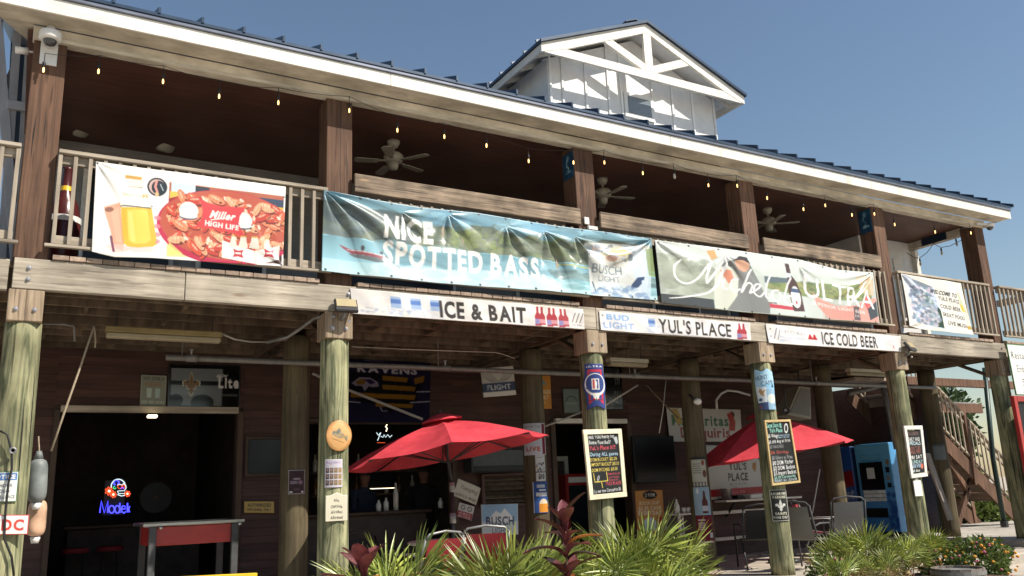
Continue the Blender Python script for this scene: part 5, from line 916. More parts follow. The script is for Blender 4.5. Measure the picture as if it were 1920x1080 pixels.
# ---------------------------------------------------------------- ceiling fans
def fan(x, label, a0):
    y = 1.03; t = thing('ceiling_fan', label, 'ceiling fan', (x, y, 5.3), 'ceiling fans on the balcony')
    mk('canopy', lathe([(.03, -.10), (.06, -.08), (.085, -.03), (.085, 0)], (x, y, 5.842), 16), MT['fanw'], t, True); mk('downrod', tube([(x, y, 5.76), (x, y, 5.60)], .014, 8), MT['fanw'], t)
    mk('motor', lathe([(.03, -.11), (.09, -.10), (.115, -.08), (.13, -.045), (.13, -.01), (.09, .03), (.03, .04)], (x, y, 5.64), 18), MT['fanw'], t, True)
    mk('switch_housing', lathe([(.02, -.10), (.05, -.09), (.065, -.04), (.065, 0)], (x, y, 5.535), 14), MT['fanw'], t, True)
    for k in range(5):
        a = a0+k*2*math.pi/5; g = prism([(.20, -.05), (.48, -.062), (.51, -.03), (.51, .03), (.48, .062), (.20, .05)], 0, .008); V = g[0][:, [0, 2, 1]]*[1, 1, 1]; V[:, 2] += .1*V[:, 1]
        mk('blade', rotz((V+[x, y, 5.55], [tuple(reversed(f)) for f in g[1]]), a, np.array([x, y, 0])), MT['fanw'], t); mk('blade_iron', rotz(bar((x+.10, y, 5.565), (x+.25, y, 5.553), .05, .012), a, np.array([x, y, 0])), MT['fanw'], t)
fan(3.978, 'cream ceiling fan nearest, in the second bay', .35); fan(7.371, 'cream ceiling fan behind the third upper post', 1.0); fan(10.875, 'cream ceiling fan farthest, behind the fourth upper post', .6)
# ---------------------------------------------------------------- under the deck: tubes, pipe, cables
def fluor(label, a, b, y, m2):
    p, q = A(*a, y), A(*b, y); q[2] = p[2]; t = thing('tube_light', label, 'tube light', tuple((p+q)/2), 'tube lights under the deck')
    mk('housing', box(p[0], q[0], y-.06, y+.06, p[2]+.03, p[2]+.09, .008), m2, t); mk('diffuser', box(p[0]+.01, q[0]-.01, y-.05, y+.05, p[2]-.03, p[2]+.028, .02), MT['tubed'], t)
    for x in (p[0]+.1, q[0]-.1): mk('hanger', tube([(x, y, p[2]+.09), (x, y, 3.30)], .006, 5), MT['wire'], t)
yl = mat('yellowed_housing', (.26, .20, .09), (.20, .15, .06), rough=.5)
fluor('long yellowed tube light under the left bay', (197, 628), (415, 640), .95, yl); fluor('white tube light right of the third pile', (1140, 682), (1213, 689), 1.1, MT['fanw']); fluor('white tube light left of the fifth pile', (1590, 700), (1664, 705), 1.1, MT['fanw'])
PY = 1.38; zp = A(310, 670, PY)[2]
t = thing('overhead_pipe', 'long grey pipe slung under the deck across the whole patio', 'pipe', (7, PY, zp)); mk('pipe', tube([(A(311, 670, PY)[0], PY, zp), (7, PY, zp-.005), (A(1755, 730, PY)[0], PY, zp)], .034, 10), MT['galv'], t, True)
for px in (340, 822, 1180, 1520): 
    x = A(px, 690, PY)[0]; mk('hanger', tube([(x, PY, zp+.03), (x, PY, 3.30)], .008, 6), MT['galv'], t); mk('coupling', tube([(x+.05, PY, zp), (x+.17, PY, zp)], .043, 10), MT['galv'], t, True); mk('sprinkler', lathe([(.006, 0), (.012, .01), (.012, .06), (.028, .065), (.028, .07)], (x+.1, PY, zp+.035), 8), MT['bolt'], t)
def cable(name, label, pts, r, m, cat='cable'): 
    return mk(name, tube([A(*p) for p in pts], r, 6), m, smooth=True, label=label, cat=cat)
cable('flood_light_conduit', 'thick grey conduit looping from the second pile head to the joists', [(628, 594, -.02), (610, 592, .1), (590, 596, .3), (565, 615, .5), (540, 632, .7), (500, 642, .9)], .02, MT['gmetal'])
cable('tube_light_cable', 'pale cable sagging right of the yellowed tube light', [(416, 626, .95), (440, 636, 1), (470, 641, 1.1), (500, 641, 1.2), (538, 637, 1.3)], .011, MT['wirew'])
cable('ceiling_cable', 'thin cable running under the joists behind the second pile', [(660, 650, 1.1), (760, 655, 1.1), (930, 661, 1.1), (945, 665, 1.15), (965, 672, 1.2)], .006, MT['wirew'])
cable('diagonal_conduit', 'pale diagonal rod sloping down behind the second pile', [(586, 700, 2.4), (655, 732, 2.4), (792, 786, 2.4)], .02, MT['wirew'], 'rod')
cable('awning_rod', 'pale rod left of the third pile above the door', [(1020, 800, 2.7), (1060, 785, 2.7), (1100, 768, 2.7)], .016, MT['wirew'], 'rod')
cable('awning_strut', 'rod slanting up to the pipe right of the third pile', [(1128, 764, 2.4), (1196, 722, 2.2)], .016, MT['wirew'], 'rod')
cable('hanging_wire', 'loose pale wire hanging below the pipe', [(1249, 708, 1.5), (1243, 770, 1.5), (1236, 812, 1.5)], .007, MT['wirew'])
cable('slanting_wire', 'dark strap slanting to the inner pile from the pipe', [(1212, 722, 1.5), (1240, 752, 1.5), (1272, 784, 1.52)], .012, MT['joist'], 'strap')
cable('gooseneck_pipe', 'white bent pipe above the cocktail banner', [(1344, 768, 3.1), (1343, 750, 3.1), (1352, 738, 3.1), (1364, 732, 3.1), (1382, 734, 3.1), (1406, 741, 3.1)], .022, MT['wplast'], 'pipe')
cable('left_eave_conduit', 'thin pipe bent under the joists beside the leftmost pile', [(82, 607, .6), (120, 608, .6), (139, 612, .6), (140, 640, .6)], .012, MT['galv'], 'pipe')
t = thing('sensor_lamp', 'white globe lamp on the inner pile above the cocktail banner', 'lamp', tuple(A(1308, 762, 1.5))); p = A(1308, 753, 1.48); mk('globe', sph(p, .055, 12, 8, sx=1.3), MT['wplast'], t, True); mk('neck', tube([p+[-.02, .03, .03], p+[-.05, .12, .12]], .02, 8), MT['bmetal'], t, True)
# ---------------------------------------------------------------- umbrellas
def umbrella(c, R, ztop, drop, tilt, label, a0, polebase):
    t = thing('patio_umbrella', label, 'umbrella', (c[0], c[1], 0), 'red patio umbrellas')
    T = Matrix.Translation((c[0], c[1], ztop-.3))@Matrix.Rotation(tilt[0], 4, 'Y')@Matrix.Rotation(tilt[1], 4, 'X')@Matrix.Translation((-c[0], -c[1], -(ztop-.3)))
    n = 8; cn = []
    for k in range(n): a = a0+k*2*math.pi/n; cn.append(np.array([c[0]+R*math.cos(a), c[1]+R*math.sin(a), ztop-drop]))
    ap = np.array([c[0], c[1], ztop])
    for k in range(n):
        A_, B_ = cn[k], cn[(k+1) % n]; m = 7; V = []; Fc = []
        for i in range(m+1):
            s = i/m
            for j in range(m+1):
                u = j/m; e = A_*(1-u)+B_*u; sag = .05*math.sin(math.pi*u)*s*s; q = ap*(1-s)+e*s; q = q.copy()
                q[2] += .05*math.sin(math.pi*s)*(1-.6*math.sin(math.pi*u)) - sag*.6; q[:2] += (ap[:2]-q[:2])*.05*math.sin(math.pi*u)*s**3
                V.append(q)
        Fc = [(i*(m+1)+j, (i+1)*(m+1)+j, (i+1)*(m+1)+j+1, i*(m+1)+j+1) for i in range(m) for j in range(m)]
        mk('canopy_panel', xform((np.array(V), Fc), T), MT['red'], t, True)
        mk('rib', xform(bar(ap-[0, 0, .05], A_-[0, 0, .02], .018, .018), T), MT['bmetal'], t); mk('strut', xform(bar((c[0], c[1], ztop-.52), ap*.42+A_*.58-[0, 0, .03], .014, .014), T), MT['bmetal'], t)
    mk('vent_cap', xform(lathe([(.001, .11), (.12, .075), (.26, .02), (.27, .0)][::-1], ap+[0, 0, -.01], 8), T), MT['red'], t); mk('finial', xform(sph(ap+[0, 0, .12], .025, 8, 6), T), MT['bmetal'], t)
    mk('upper_pole', xform(tube([ap-[0, 0, .02], (c[0], c[1], ztop-.8)], .02, 10), T), MT['bmetal'], t, True); q = np.array(T@Vector((c[0], c[1], ztop-.8)))
    mk('pole', tube([q, (q[0], q[1], .05)], .022, 10), MT['bmetal'], t, True); mk('tilt_joint', tube([q+[0, 0, .04], q-[0, 0, .08]], .034, 10), MT['gmetal'], t, True); mk('crank', tube([(q[0], q[1], 1.05), (q[0], q[1], .93)], .04, 10), MT['gmetal'], t, True)
    mk('base', lathe([(.26, 0), (.26, .05), (.08, .08), (.03, .16)], (q[0], q[1], 0), 18), MT['bmetal'], t, True); return t
umbrella((4.60, .95), 1.30, 2.17, .40, (-.11, -.09), 'open red umbrella over the table between the second and third piles', .39, 0)
umbrella((10.70, 1.45), 1.34, 2.33, .64, (-.10, -.08), 'open red umbrella behind the fourth pile', .15, 0)
# ---------------------------------------------------------------- patio furniture
def chair(x, y, rz, cl, fr, label, name='patio_chair', h=.98, lean=.16, top=None):
    t = thing(name, label, 'chair', (x, y, 0), 'patio chairs'); O = np.array([x, y, 0]); f = lambda g: rotz((np.asarray(g[0])+O, g[1]), rz, O)
    m = 6; V = []
    for i in range(m+1):
        s = i/m
        for j in (-1, 1): V.append([.22*j, .22+lean*s+.02*math.sin(3.1*s), .44+(h-.50)*s])
    mk('backrest', f((np.array(V), [(2*i, 2*i+1, 2*i+3, 2*i+2) for i in range(m)])), cl, t, True)
    mk('seat', f((np.array([[-.22, -.24, .43], [.22, -.24, .43], [.22, 0, .405], [-.22, 0, .405], [-.22, .22, .44], [.22, .22, .44]]), [(0, 1, 2, 3), (3, 2, 5, 4)])), cl, t, True)
    for s in (-1, 1):
        mk('side_frame', f(tube([(s*.25, -.30, .01), (s*.25, -.27, .42), (s*.25, 0, .40), (s*.25, .22, .44), (s*.25, .22+lean, h-.04)], .014, 7)), fr, t, True); mk('rear_leg', f(tube([(s*.25, .10, .42), (s*.25, .30, .01)], .013, 7)), fr, t, True); mk('armrest', f(tube([(s*.26, -.27, .42), (s*.26, -.25, .64), (s*.26, .10, .65), (s*.25, .26, .62)], .014, 7)), fr, t, True)
    mk('top_rail', f(tube([(-.25, .22+lean, h-.05), (-.2, .225+lean, h), (0, .23+lean, h+.025), (.2, .225+lean, h), (.25, .22+lean, h-.05)], .014, 7)), fr, t, True); mk('crossbar', f(bar((-.25, .2, .2), (.25, .2, .2), .02, .02)), fr, t)
    return t
q = A(800, 1079, .35); chair(q[0], .35, math.pi+.15, MT['clothr'], MT['gmetal'], 'red sling chair at the table under the first umbrella', h=.86)
q = A(905, 1079, .1); chair(q[0], .1, math.pi-.35, MT['clothr'], MT['gmetal'], 'pink-red sling chair right of the umbrella pole', h=.90)
q = A(650, 1079, 1.2); chair(q[0]+.5, 1.5, .3, MT['clothk'], MT['bmetal'], 'black chair behind the table under the first umbrella', h=.84)
t = thing('patio_table', 'pale round table under the first umbrella', 'table', (4.62, .9, 0)); mk('table_top', lathe([(.50, .70), (.52, .71), (.52, .73), (.50, .74), (.03, .742)], (4.62, .9, .0), 28), MT['tableT'], t)
for k in range(4): a = k*math.pi/2+.5; mk('leg', tube([(4.62+.42*math.cos(a), .9+.42*math.sin(a), .70), (4.62+.48*math.cos(a), .9+.48*math.sin(a), 0)], .018, 7), MT['gmetal'], t)
q = A(1428, 1055, 1.0); chair(q[0], 1.05, 2.6, MT['clothk'], MT['bmetal'], 'black sling chair left of the fourth pile', h=.92)
q = A(1520, 1070, .35); chair(q[0], .35, 1.9, MT['cloth'], MT['gdark'], 'grey sling chair just right of the fourth pile', h=.95)
q = A(1592, 1050, .6); chair(q[0], .6, 2.5, MT['cloth'], MT['gdark'], 'grey sling chair before the blue machines', h=.97)
q = A(1545, 1040, 1.3); chair(q[0], 1.3, .5, MT['clothr'], MT['gmetal'], 'red chair behind the grey chairs', h=.93)
# red ice trough
t = thing('ice_trough', 'red trough with a steel rim on grey legs in the left doorway', 'ice trough', (1.95, 2.2, 0)); y0, y1 = 1.75, 2.6; xa, xb = A(290, 990, y0)[0], A(445, 990, y0)[0]; zt = A(300, 982, y0)[2]
mk('basin', box(xa-.05, xb-.06, y0+.02, y1-.02, zt-.24, zt-.03, .01), MT['redp'], t)
for a_ in ((xa-.12, xb+.08, y0-.03, y0+.018), (xa-.12, xb+.08, y1-.018, y1+.03)): mk('steel_rim', box(*a_, zt-.03, zt+.012, .008), MT['steel'], t)
mk('steel_rim', box(xa-.12, xa-.07, y0+.02, y1-.02, zt-.028, zt+.01, .006), MT['steel'], t); mk('steel_rim', box(xb+.03, xb+.08, y0+.02, y1-.02, zt-.028, zt+.01, .006), MT['steel'], t)
for x in (xa-.02, xb-.03):
    for y in (y0-.005, y1-.06): mk('leg', box(x-.035, x+.04, y-.02, y+.035, 0, zt-.032, .006), MT['gdark'], t)
for x in (xa+.06, xb+.02): mk('rim_bolt', sph((x, y0-.03, zt-.045), .022, 8, 6), MT['steel'], t)
t = thing('yellow_board', 'yellow board edge at the bottom of the picture before the left doorway', 'board', tuple(A(400, 1079, -1.2))); p0, p1 = A(300, 1083, -1.2), A(481, 1074, -1.2)
mk('plank', bar(p0-[0, 0, .10], p1-[0, 0, .10], .04, .2), MT['yellow'], t)
for p in (p0+[.08, 0, 0], p1-[.08, 0, 0]): mk('leg', box(p[0]-.03, p[0]+.03, -1.17, -1.12, -.15, p[2]-.12, .004), MT['yellow'], t)
# boat fenders and rope by the leftmost pile
def fender(label, top, bot, y, r, m, tl=0):
    p, q = A(*top, y), A(*bot, y); t = thing('boat_fender', label, 'boat fender', tuple(q), 'boat fenders by the pile'); L = np.linalg.norm(p-q); d = (p-q)/L; s = np.linspace(0, 1, 14); rr = [r*min(1, math.sqrt(max(.02, 1-(abs(2*v-1))**6))) for v in s]
    mk('body', tube([q+d*L*v for v in s], rr, 14), m, t, True); mk('eye', tube([q+d*L*.98, q+d*(L+.06)], [.04, .022], 8), m, t, True); mk('eye', tube([q+d*L*.02, q-d*.05], [.045, .03], 8), MT['wplast'], t, True); return p+d*.06
e1 = fender('grey boat fender hanging beside the leftmost pile', (73, 858), (68, 945), .42, .082, MT['fend']); e2 = fender('tan boat fender hanging below the grey one', (72, 935), (66, 1008), .52, .08, MT['fendt'])
mk('fender_line', tube([e1, A(72, 818, .42)], .007, 6), MT['rope'], label='short line above the grey fender', cat='line')
mk('twisted_rope', tube([A(176, 612, .5), A(150, 690, .48), A(120, 775, .46), A(96, 846, .44)], .011, 6), MT['rope'], smooth=True, label='pale twisted rope slanting down beside the leftmost pile', cat='rope'); mk('rope_tail', tube([A(177, 616, .5), A(179, 640, .5), A(178, 652, .5)], .008, 5), MT['rope'], label='short loose rope end at the top of the slanting rope', cat='rope')
kx = A(24, 845, -.02); t = thing('hanging_cable', 'black cable with a ring hanging down the leftmost pile', 'cable', tuple(A(22, 1070, -.03)))
mk('cable', tube([A(0, 808, -.02), A(14, 815, -.03), A(22, 848, -.035), A(22, 880, -.04), A(16, 905, -.045), A(10, 960, -.05), A(8, 1010, -.03), A(22, 1045, -.03), A(26, 1080, -.03)], .010, 6), MT['wire'], t, True); mk('ring', lathe([(.022, -.006), (.03, 0), (.022, .006), (.015, 0), (.022, -.006)], (0, 0, 0), 12), MT['bolt'], t)
r_ = t.children[-1]; r_.location = kx-W[t]-[0, .03, 0]; V = np.array([v.co[:] for v in r_.data.vertices])+W[t]; V = V@np.array(Matrix.Rotation(math.pi/2, 3, 'X')).T
for v, c_ in zip(r_.data.vertices, V): v.co = c_
# ---------------------------------------------------------------- inside the bar
t = thing('neon_skull_sign', 'lit neon sign with a flowered skull above blue Modelo lettering', 'neon sign', tuple(A(215, 968, 4.6)))
ny = 4.6
def nt(pts, m, r=.011, parent=t, y=ny, name='tube'):
    r = r*.72
    q = np.array([A(*p, y) for p in pts]); mk(name, tube(q, r, 6), m, parent, True)
def arc(cx, cy, rx, ry, a0, a1, n=12): return [(cx+rx*math.cos(a), cy+ry*math.sin(a)) for a in np.linspace(a0, a1, n)]
Z = lambda x, y: (170+x/10.8, 880+y/10.8)
ZZ = lambda L: [Z(*p) for p in L]
nt(ZZ(arc(560, 350, 145, 150, 3.0, 5.9)), MT['nw']); nt(ZZ([(540, 320), (580, 300), (635, 320), (660, 290), (710, 320), (718, 380), (690, 420)]), MT['nw'], .009); nt(ZZ([(545, 440), (690, 430), (690, 490), (560, 490), (545, 440)]), MT['nw'], .008); nt(ZZ([(545, 510), (620, 540), (700, 525)]), MT['nw'], .009)
nt(ZZ(arc(590, 350, 45, 40, 0, 6.3)), MT['nr'], .008); nt(ZZ(arc(670, 350, 25, 35, 0, 6.3)), MT['nr'], .008); nt(ZZ(arc(520, 270, 50, 50, 2, 7)), MT['nb'], .014); nt(ZZ(arc(640, 395, 25, 30, 3, 6.3)), MT['nb'], .008); nt(ZZ(arc(485, 370, 25, 25, 0, 5)), MT['ng'], .008)
for cx, cy, r in ((375, 440, 85), (460, 510, 65), (745, 495, 60)):
    nt(ZZ([(cx+r*(1+.28*math.cos(7*a))*.8*math.cos(a), cy+r*(1+.28*math.cos(7*a))*.8*math.sin(a)) for a in np.linspace(0, 6.29, 40)]), MT['nr'], .010); nt(ZZ(arc(cx, cy, r*.45, r*.45, 0, 6.3)), MT['nr'], .010); nt(ZZ(arc(cx, cy, r*.2, r*.2, 0, 6.3)), MT['lit'], .006)
for L in ([(185, 880), (215, 640), (275, 880), (350, 640), (345, 880)], arc(425, 810, 55, 75, 0, 6.3, 16), [(590, 680), (590, 880)], arc(540, 810, 50, 75, 0, 6.3, 16), [(625, 800), (710, 800), (690, 745), (650, 740), (620, 790), (630, 860), (680, 885), (715, 850)], [(745, 680), (745, 870)], arc(815, 810, 45, 70, 2.2, 4.2, 8)): nt(ZZ(L), MT['nb'], .013)
mk('backing', box(*sorted((A(195, 930, ny)[0], A(235, 930, ny)[0])), ny+.04, ny+.07, A(215, 966, ny)[2], A(215, 900, ny)[2], .004), MT['black'], t)
t = thing('neon_script_sign', 'small white neon script sign under the team flag', 'neon sign', tuple(A(720, 824, 4.6)))
for L in ([(706, 811), (709, 816), (714, 811), (708, 826)], [(714, 818), (718, 820), (720, 815), (723, 820), (727, 815), (731, 820), (735, 816)]): nt(L, MT['nw'], .009, t)
nt([(724, 809), (726, 803), (723, 800), (726, 796)], MT['lit'], .010, t); nt([(707, 830), (722, 830)], MT['nr'], .006, t)
p = A(292, 933, 5.6); t = thing('dartboard', 'dartboard hanging in the dark room behind the neon skull', 'dartboard', tuple(p)); V, Fc = lathe([(.23, 0), (.23, .03), (.001, .032)], (0, 0, 0), 20); V = V@np.array(Matrix.Rotation(math.pi/2, 3, 'X')).T
mk('face', (V+p, Fc), MT['black'], t); V, Fc = lathe([(.03, .033), (.03, .036), (.001, .037)], (0, 0, 0), 12); mk('bullseye', (V@np.array(Matrix.Rotation(math.pi/2, 3, 'X')).T+p, Fc), MT['joist'], t)
t = thing('bar_counter', 'dim brown counter at the back of the dark left room', 'counter', (1.7, 6.2, 0)); mk('counter_top', box(.7, 2.7, 5.9, 6.5, 1.0, 1.05, .01), MT['trimd'], t); mk('counter_front', box(.75, 2.65, 6.0, 6.4, 0, .998, .01), MT['dark'], t)
for k, x in enumerate((.85, 1.3)):
    t = thing('bar_stool', ['dim red stool at the left of the dark counter', 'dim red stool nearer the middle of the dark counter'][k], 'stool', (x, 5.5, 0), 'stools in the left room'); mk('seat', lathe([(.17, .68), (.18, .70), (.18, .74), (.15, .75)], (x, 5.5, 0), 16), MT['clothr'], t)
    for a in range(4): mk('leg', tube([(x+.12*math.cos(a*1.57+.7), 5.5+.12*math.sin(a*1.57+.7), .69), (x+.2*math.cos(a*1.57+.7), 5.5+.2*math.sin(a*1.57+.7), 0)], .014, 6), MT['bmetal'], t)
lf = A(285, 781, 3.2); mk('door_lamp', box(lf[0]-.06, lf[0]+.06, 3.14, 3.22, lf[2]-.02, lf[2]+.02, .01), MT['lit'], label='small lit lamp under the left door header', cat='lamp')
# service bar in the second bay
t = thing('service_counter', 'dark serving counter in the opening under the flag', 'counter', (4.6, 4.1, 0)); mk('counter_top', box(3.5, 5.75, 3.9, 4.4, 1.02, 1.07, .01), MT['trimd'], t); mk('counter_front', box(3.55, 5.7, 4.0, 4.35, 0, 1.018, .01), MT['dark'], t)
q0, q1 = A(686, 888, 5.2), A(742, 914, 5.2); t = thing('wall_screen', 'screen with a bright edge inside the bar opening', 'screen', (q0[0]+.3, 5.2, q1[2])); mk('panel', box(q0[0], q1[0], 5.2, 5.24, q1[2], q0[2], .01), MT['screen'], t); mk('bright_edge', box(q0[0]-.012, q0[0]-.001, 5.19, 5.23, q1[2], q0[2], .002), MT['lit'], t); mk('bright_edge', box(q0[0], q1[0], 5.18, 5.195, q1[2]-.012, q1[2]-.002, .002), MT['lit'], t)
for k, (px, py, m_) in enumerate(((710, 965, 'wplast'), (724, 967, 'wplast'), (742, 930, 'tableT'), (826, 945, 'wplast'))):
    p = AZ(px, py, 1.07) if k < 2 else A(px, py, 4.05); p = np.array([p[0], 4.05, 1.071]); x = A(px, py, 4.05)[0]; h = (.17, .2, .42, .16)[k]
    mk('counter_bottle', lathe([(.04, 0), (.042, h*.6), (.02, h*.8), (.016, h)], (x, 4.05, 1.071), 10), MT[m_], smooth=True, label=['white cup on the serving counter, leftmost', 'white squeeze bottle on the serving counter', 'tall pale jug on the serving counter', 'white cup at the right end of the serving counter'][k], cat='bottle', group='bottles on the serving counter')
def figure(x, y, z, rz, label, shirt, pose, s=1.):
    """standing person grown from joints with the skin modifier"""
    J = [(0, 0, .95, .13), (0, .0, 1.15, .135), (0, .0, 1.38, .13), (0, -.01, 1.47, .062), (0, -.015, 1.52, .058), (0, -.03, 1.62, .10), (0, -.02, 1.72, .08),
         (.19, 0, 1.40, .06), (.25, -.02, 1.13, .045), (.20, -.22, 1.02, .035), (.16, -.30, 1.02, .035), (-.19, 0, 1.40, .06), (-.25, -.02, 1.13, .045), (-.20, -.22, 1.02, .035), (-.16, -.30, 1.02, .035),
         (.10, 0, .88, .09), (.11, -.01, .48, .06), (.11, .02, .09, .045), (.11, -.12, .05, .04), (-.10, 0, .88, .09), (-.11, -.01, .48, .06), (-.11, .02, .09, .045), (-.11, -.12, .05, .04)]
    E_ = [(0, 1), (1, 2), (2, 3), (3, 4), (4, 5), (5, 6), (2, 7), (7, 8), (8, 9), (9, 10), (2, 11), (11, 12), (12, 13), (13, 14), (0, 15), (15, 16), (16, 17), (17, 18), (0, 19), (19, 20), (20, 21), (21, 22)]
    t = thing('person', label, 'person', (x, y, z)); me = bpy.data.meshes.new('body'); me.from_pydata([(a*s, b*s, c*s) for a, b, c, _ in J], E_, [])
    o = bpy.data.objects.new('body', me); COL.objects.link(o); o.parent = t; o.rotation_euler = (0, 0, rz); W[o] = W[t]
    o.modifiers.new('skin', 'SKIN'); sv = me.skin_vertices[0].data
    for i, j in enumerate(J): sv[i].radius = (j[3]*s*(1.35 if i in (1, 2) else 1), j[3]*s)
    sv[0].use_root = True; ss_ = o.modifiers.new('smooth', 'SUBSURF'); ss_.levels = ss_.render_levels = 2
    m = shirt.copy(); N = m.node_tree.nodes; L = m.node_tree.links; b = N['Principled BSDF']; src = b.inputs['Base Color'].links[0].from_socket; tc = N.new('ShaderNodeTexCoord'); sp = N.new('ShaderNodeSeparateXYZ'); L.new(tc.outputs['Object'], sp.inputs[0]); gt = N.new('ShaderNodeMath'); gt.operation = 'GREATER_THAN'; gt.inputs[1].default_value = 1.48*s; L.new(sp.outputs[2], gt.inputs[0]); mx = N.new('ShaderNodeMix'); mx.data_type = 'RGBA'; L.new(gt.outputs[0], mx.inputs[0]); L.new(src, mx.inputs[6]); mx.inputs[7].default_value = (.20, .09, .06, 1); L.new(mx.outputs[2], b.inputs['Base Color']); me.materials.append(m)
    h = mk('hair', sph((x, y+.01, z+1.67*s), .122*s, 14, 9, sz=.95, lo=.0), MT['hair'], t, True)
    for sx in (-.035, .035):
        e = np.array([sx*math.cos(rz)+.115*math.sin(rz), sx*math.sin(rz)-.115*math.cos(rz), 1.665])*[s, s, s]; mk('eye', sph(e+[x, y, z], .012, 8, 5), MT['black'], t)
    return t
q = A(682, 960, 4.7); figure(q[0], 4.7, 0, .4, 'person in a dark navy shirt standing left in the bar opening', MT['navyc'], 0, .98)
q = A(795, 960, 4.7); figure(q[0], 4.7, 0, -.2, 'person in a black shirt standing at the serving counter', MT['blackc'], 0, 1.0)
# dim fittings seen through the openings
t = thing('back_bar_shelf', 'dim bottle shelf behind the serving counter', 'shelf', (4.9, 6.0, 1.2))
for z in (1.35, 1.75): mk('shelf_board', box(3.6, 6.6, 5.85, 6.1, z-.03, z, .004), MT['joist'], t)
bm_ = [mesh_of('liquor_bottle', lathe([(.04, 0), (.042, .02), (.042, .17), (.018, .22), (.016, .29), (.02, .30)], (0, 0, 0), 9), m_) for m_ in (mat('amber_glass', (.22, .09, .02), (.16, .06, .015), rough=.15, spec=.6), mat('green_glass', (.03, .13, .05), (.02, .09, .035), rough=.15, spec=.6), MT['bulbg'])]
for k in range(22): inst(bm_[k % 3 if k % 5 else 2], 'liquor_bottle', t, (3.7+(k % 11)*.26+random.uniform(-.04, .04), 5.95, (1.351, 1.751)[k//11]))
q0, q1 = A(1028, 856, 5.2), A(1090, 1000, 5.2); t = thing('inner_door', 'white framed inner door seen through the doorway behind the third pile', 'door', (q0[0], 5.2, 0))
for a_ in ((q0[0]-.08, q0[0], 0, q0[2]), (q1[0]-.3, q1[0]-.22, 0, q0[2]), (q0[0]+.002, q1[0]-.302, q0[2]-.09, q0[2])): mk('casing', box(a_[0], a_[1], 5.18, 5.24, a_[2], a_[3], .004), MT['white'], t)
mk('door_leaf', box(q0[0]+.004, q1[0]-.304, 5.205, 5.235, .02, q0[2]-.095, .004), MT['dark'], t)
p = A(1077, 905, 4.6); t = thing('red_drinks_cooler', 'red drinks cooler inside the doorway behind the third pile', 'cooler', (p[0], 4.7, 0)); mk('cabinet', box(p[0]-.25, p[0]+.25, 4.5, 5.0, .05, p[2]+.16, .02), MT['redp'], t); mk('glass_door', box(p[0]-.2, p[0]+.2, 4.488, 4.498, .3, p[2]-.05, .003), MT['glass'], t); mk('header_strip', box(p[0]-.2, p[0]+.2, 4.486, 4.498, p[2]+.0, p[2]+.1, .003), MT['wplast'], t)
# louvred shutter, dark box and big screen on the wall
x0, x1, z1, z0 = A(900, 886, wy)[0], A(984, 886, wy)[0], A(940, 888, wy)[2], A(940, 950, wy)[2]
t = thing('louvred_shutter', 'brown louvred shutter beside the first inner pile with posters', 'shutter', ((x0+x1)/2, wy, z0))
for a_ in ((x0, x0+.05, z0, z1), (x1-.05, x1, z0, z1), (x0+.052, x1-.052, z1-.04, z1), (x0+.052, x1-.052, z0, z0+.04)): mk('stile', box(a_[0], a_[1], wy-.06, wy-.002, a_[2], a_[3], .004), MT['side'], t)
n = 6
for k in range(n): z = z0+.05+(z1-z0-.1)*(k+.5)/n; mk('louvre', bar((x0+.052, wy-.03, z), (x1-.052, wy-.03, z), .07, .012, (0, -.6, .8)), MT['joist'], t)
q0, q1 = A(884, 842, wy-.3), A(984, 884, wy-.3); t = thing('wall_unit', 'dark grey box mounted above the louvred shutter', 'wall unit', ((q0[0]+q1[0])/2, wy-.15, q1[2])); mk('case', box(q0[0], q1[0], wy-.3, wy-.01, q1[2], q0[2], .02), MT['bmetal'], t); mk('grille', box(q0[0]+.03, q1[0]-.03, wy-.312, wy-.302, q1[2]+.02, q1[2]+.10, .004), MT['black'], t)
q0, q1 = A(1186, 817, 2.9), A(1271, 903, 2.9); t = thing('black_screen', 'large black screen on the wall left of the cocktail banner', 'screen', ((q0[0]+q1[0])/2, 2.95, q1[2])); mk('bezel', box(q0[0], q1[0], 2.9, 2.97, q1[2], q0[2], .012), MT['black'], t); mk('glass', box(q0[0]+.03, q1[0]-.03, 2.89, 2.899, q1[2]+.04, q0[2]-.03, .003), MT['screen'], t); mk('bracket', box((q0[0]+q1[0])/2-.1, (q0[0]+q1[0])/2+.1, 2.972, WY, q1[2]+.2, q1[2]+.5, .01), MT['bmetal'], t)
# shelf with bucket
sy = WY-.32; q0, q1 = A(1362, 938, sy), A(1462, 932, sy); zs = q0[2]; t = thing('wall_shelf', 'white shelf on brackets under the white board', 'shelf', ((q0[0]+q1[0])/2, sy, zs-.3)); mk('shelf_board', box(q0[0], q1[0]+.6, sy, WY, zs-.035, zs, .005), MT['white'], t)
for x in (q0[0]+.25, q1[0]+.1): mk('bracket', bar((x, sy+.05, zs-.04), (x, WY-.01, zs-.30), .03, .04), MT['bmetal'], t)
x = A(1355, 930, sy+.15)[0]; t = thing('steel_bucket', 'shiny steel bucket at the left end of the shelf', 'bucket', (x, sy+.12, zs)); mk('pail', lathe([(.085, 0), (.105, .20), (.112, .205), (.10, .205), (.08, .02)], (x+.08, sy+.13, zs+.001), 18), MT['steel'], t, True); mk('handle', tube([(x+.08+.11*math.cos(a), sy+.13-.02, zs+.19-.09*math.sin(a)) for a in np.linspace(0, math.pi, 10)], .004, 5), MT['bolt'], t)
for k, (px, w_) in enumerate(((1385, .16), (1415, .30))): x = A(px, 930, sy+.1)[0]; mk('shelf_box', box(x-w_/2, x+w_/2, sy+.05, sy+.2, zs+.001, zs+.075, .006), MT['black'] if k == 0 else MT['wplast'], label=['dark carton on the white shelf', 'white carton on the white shelf'][k], cat='carton')
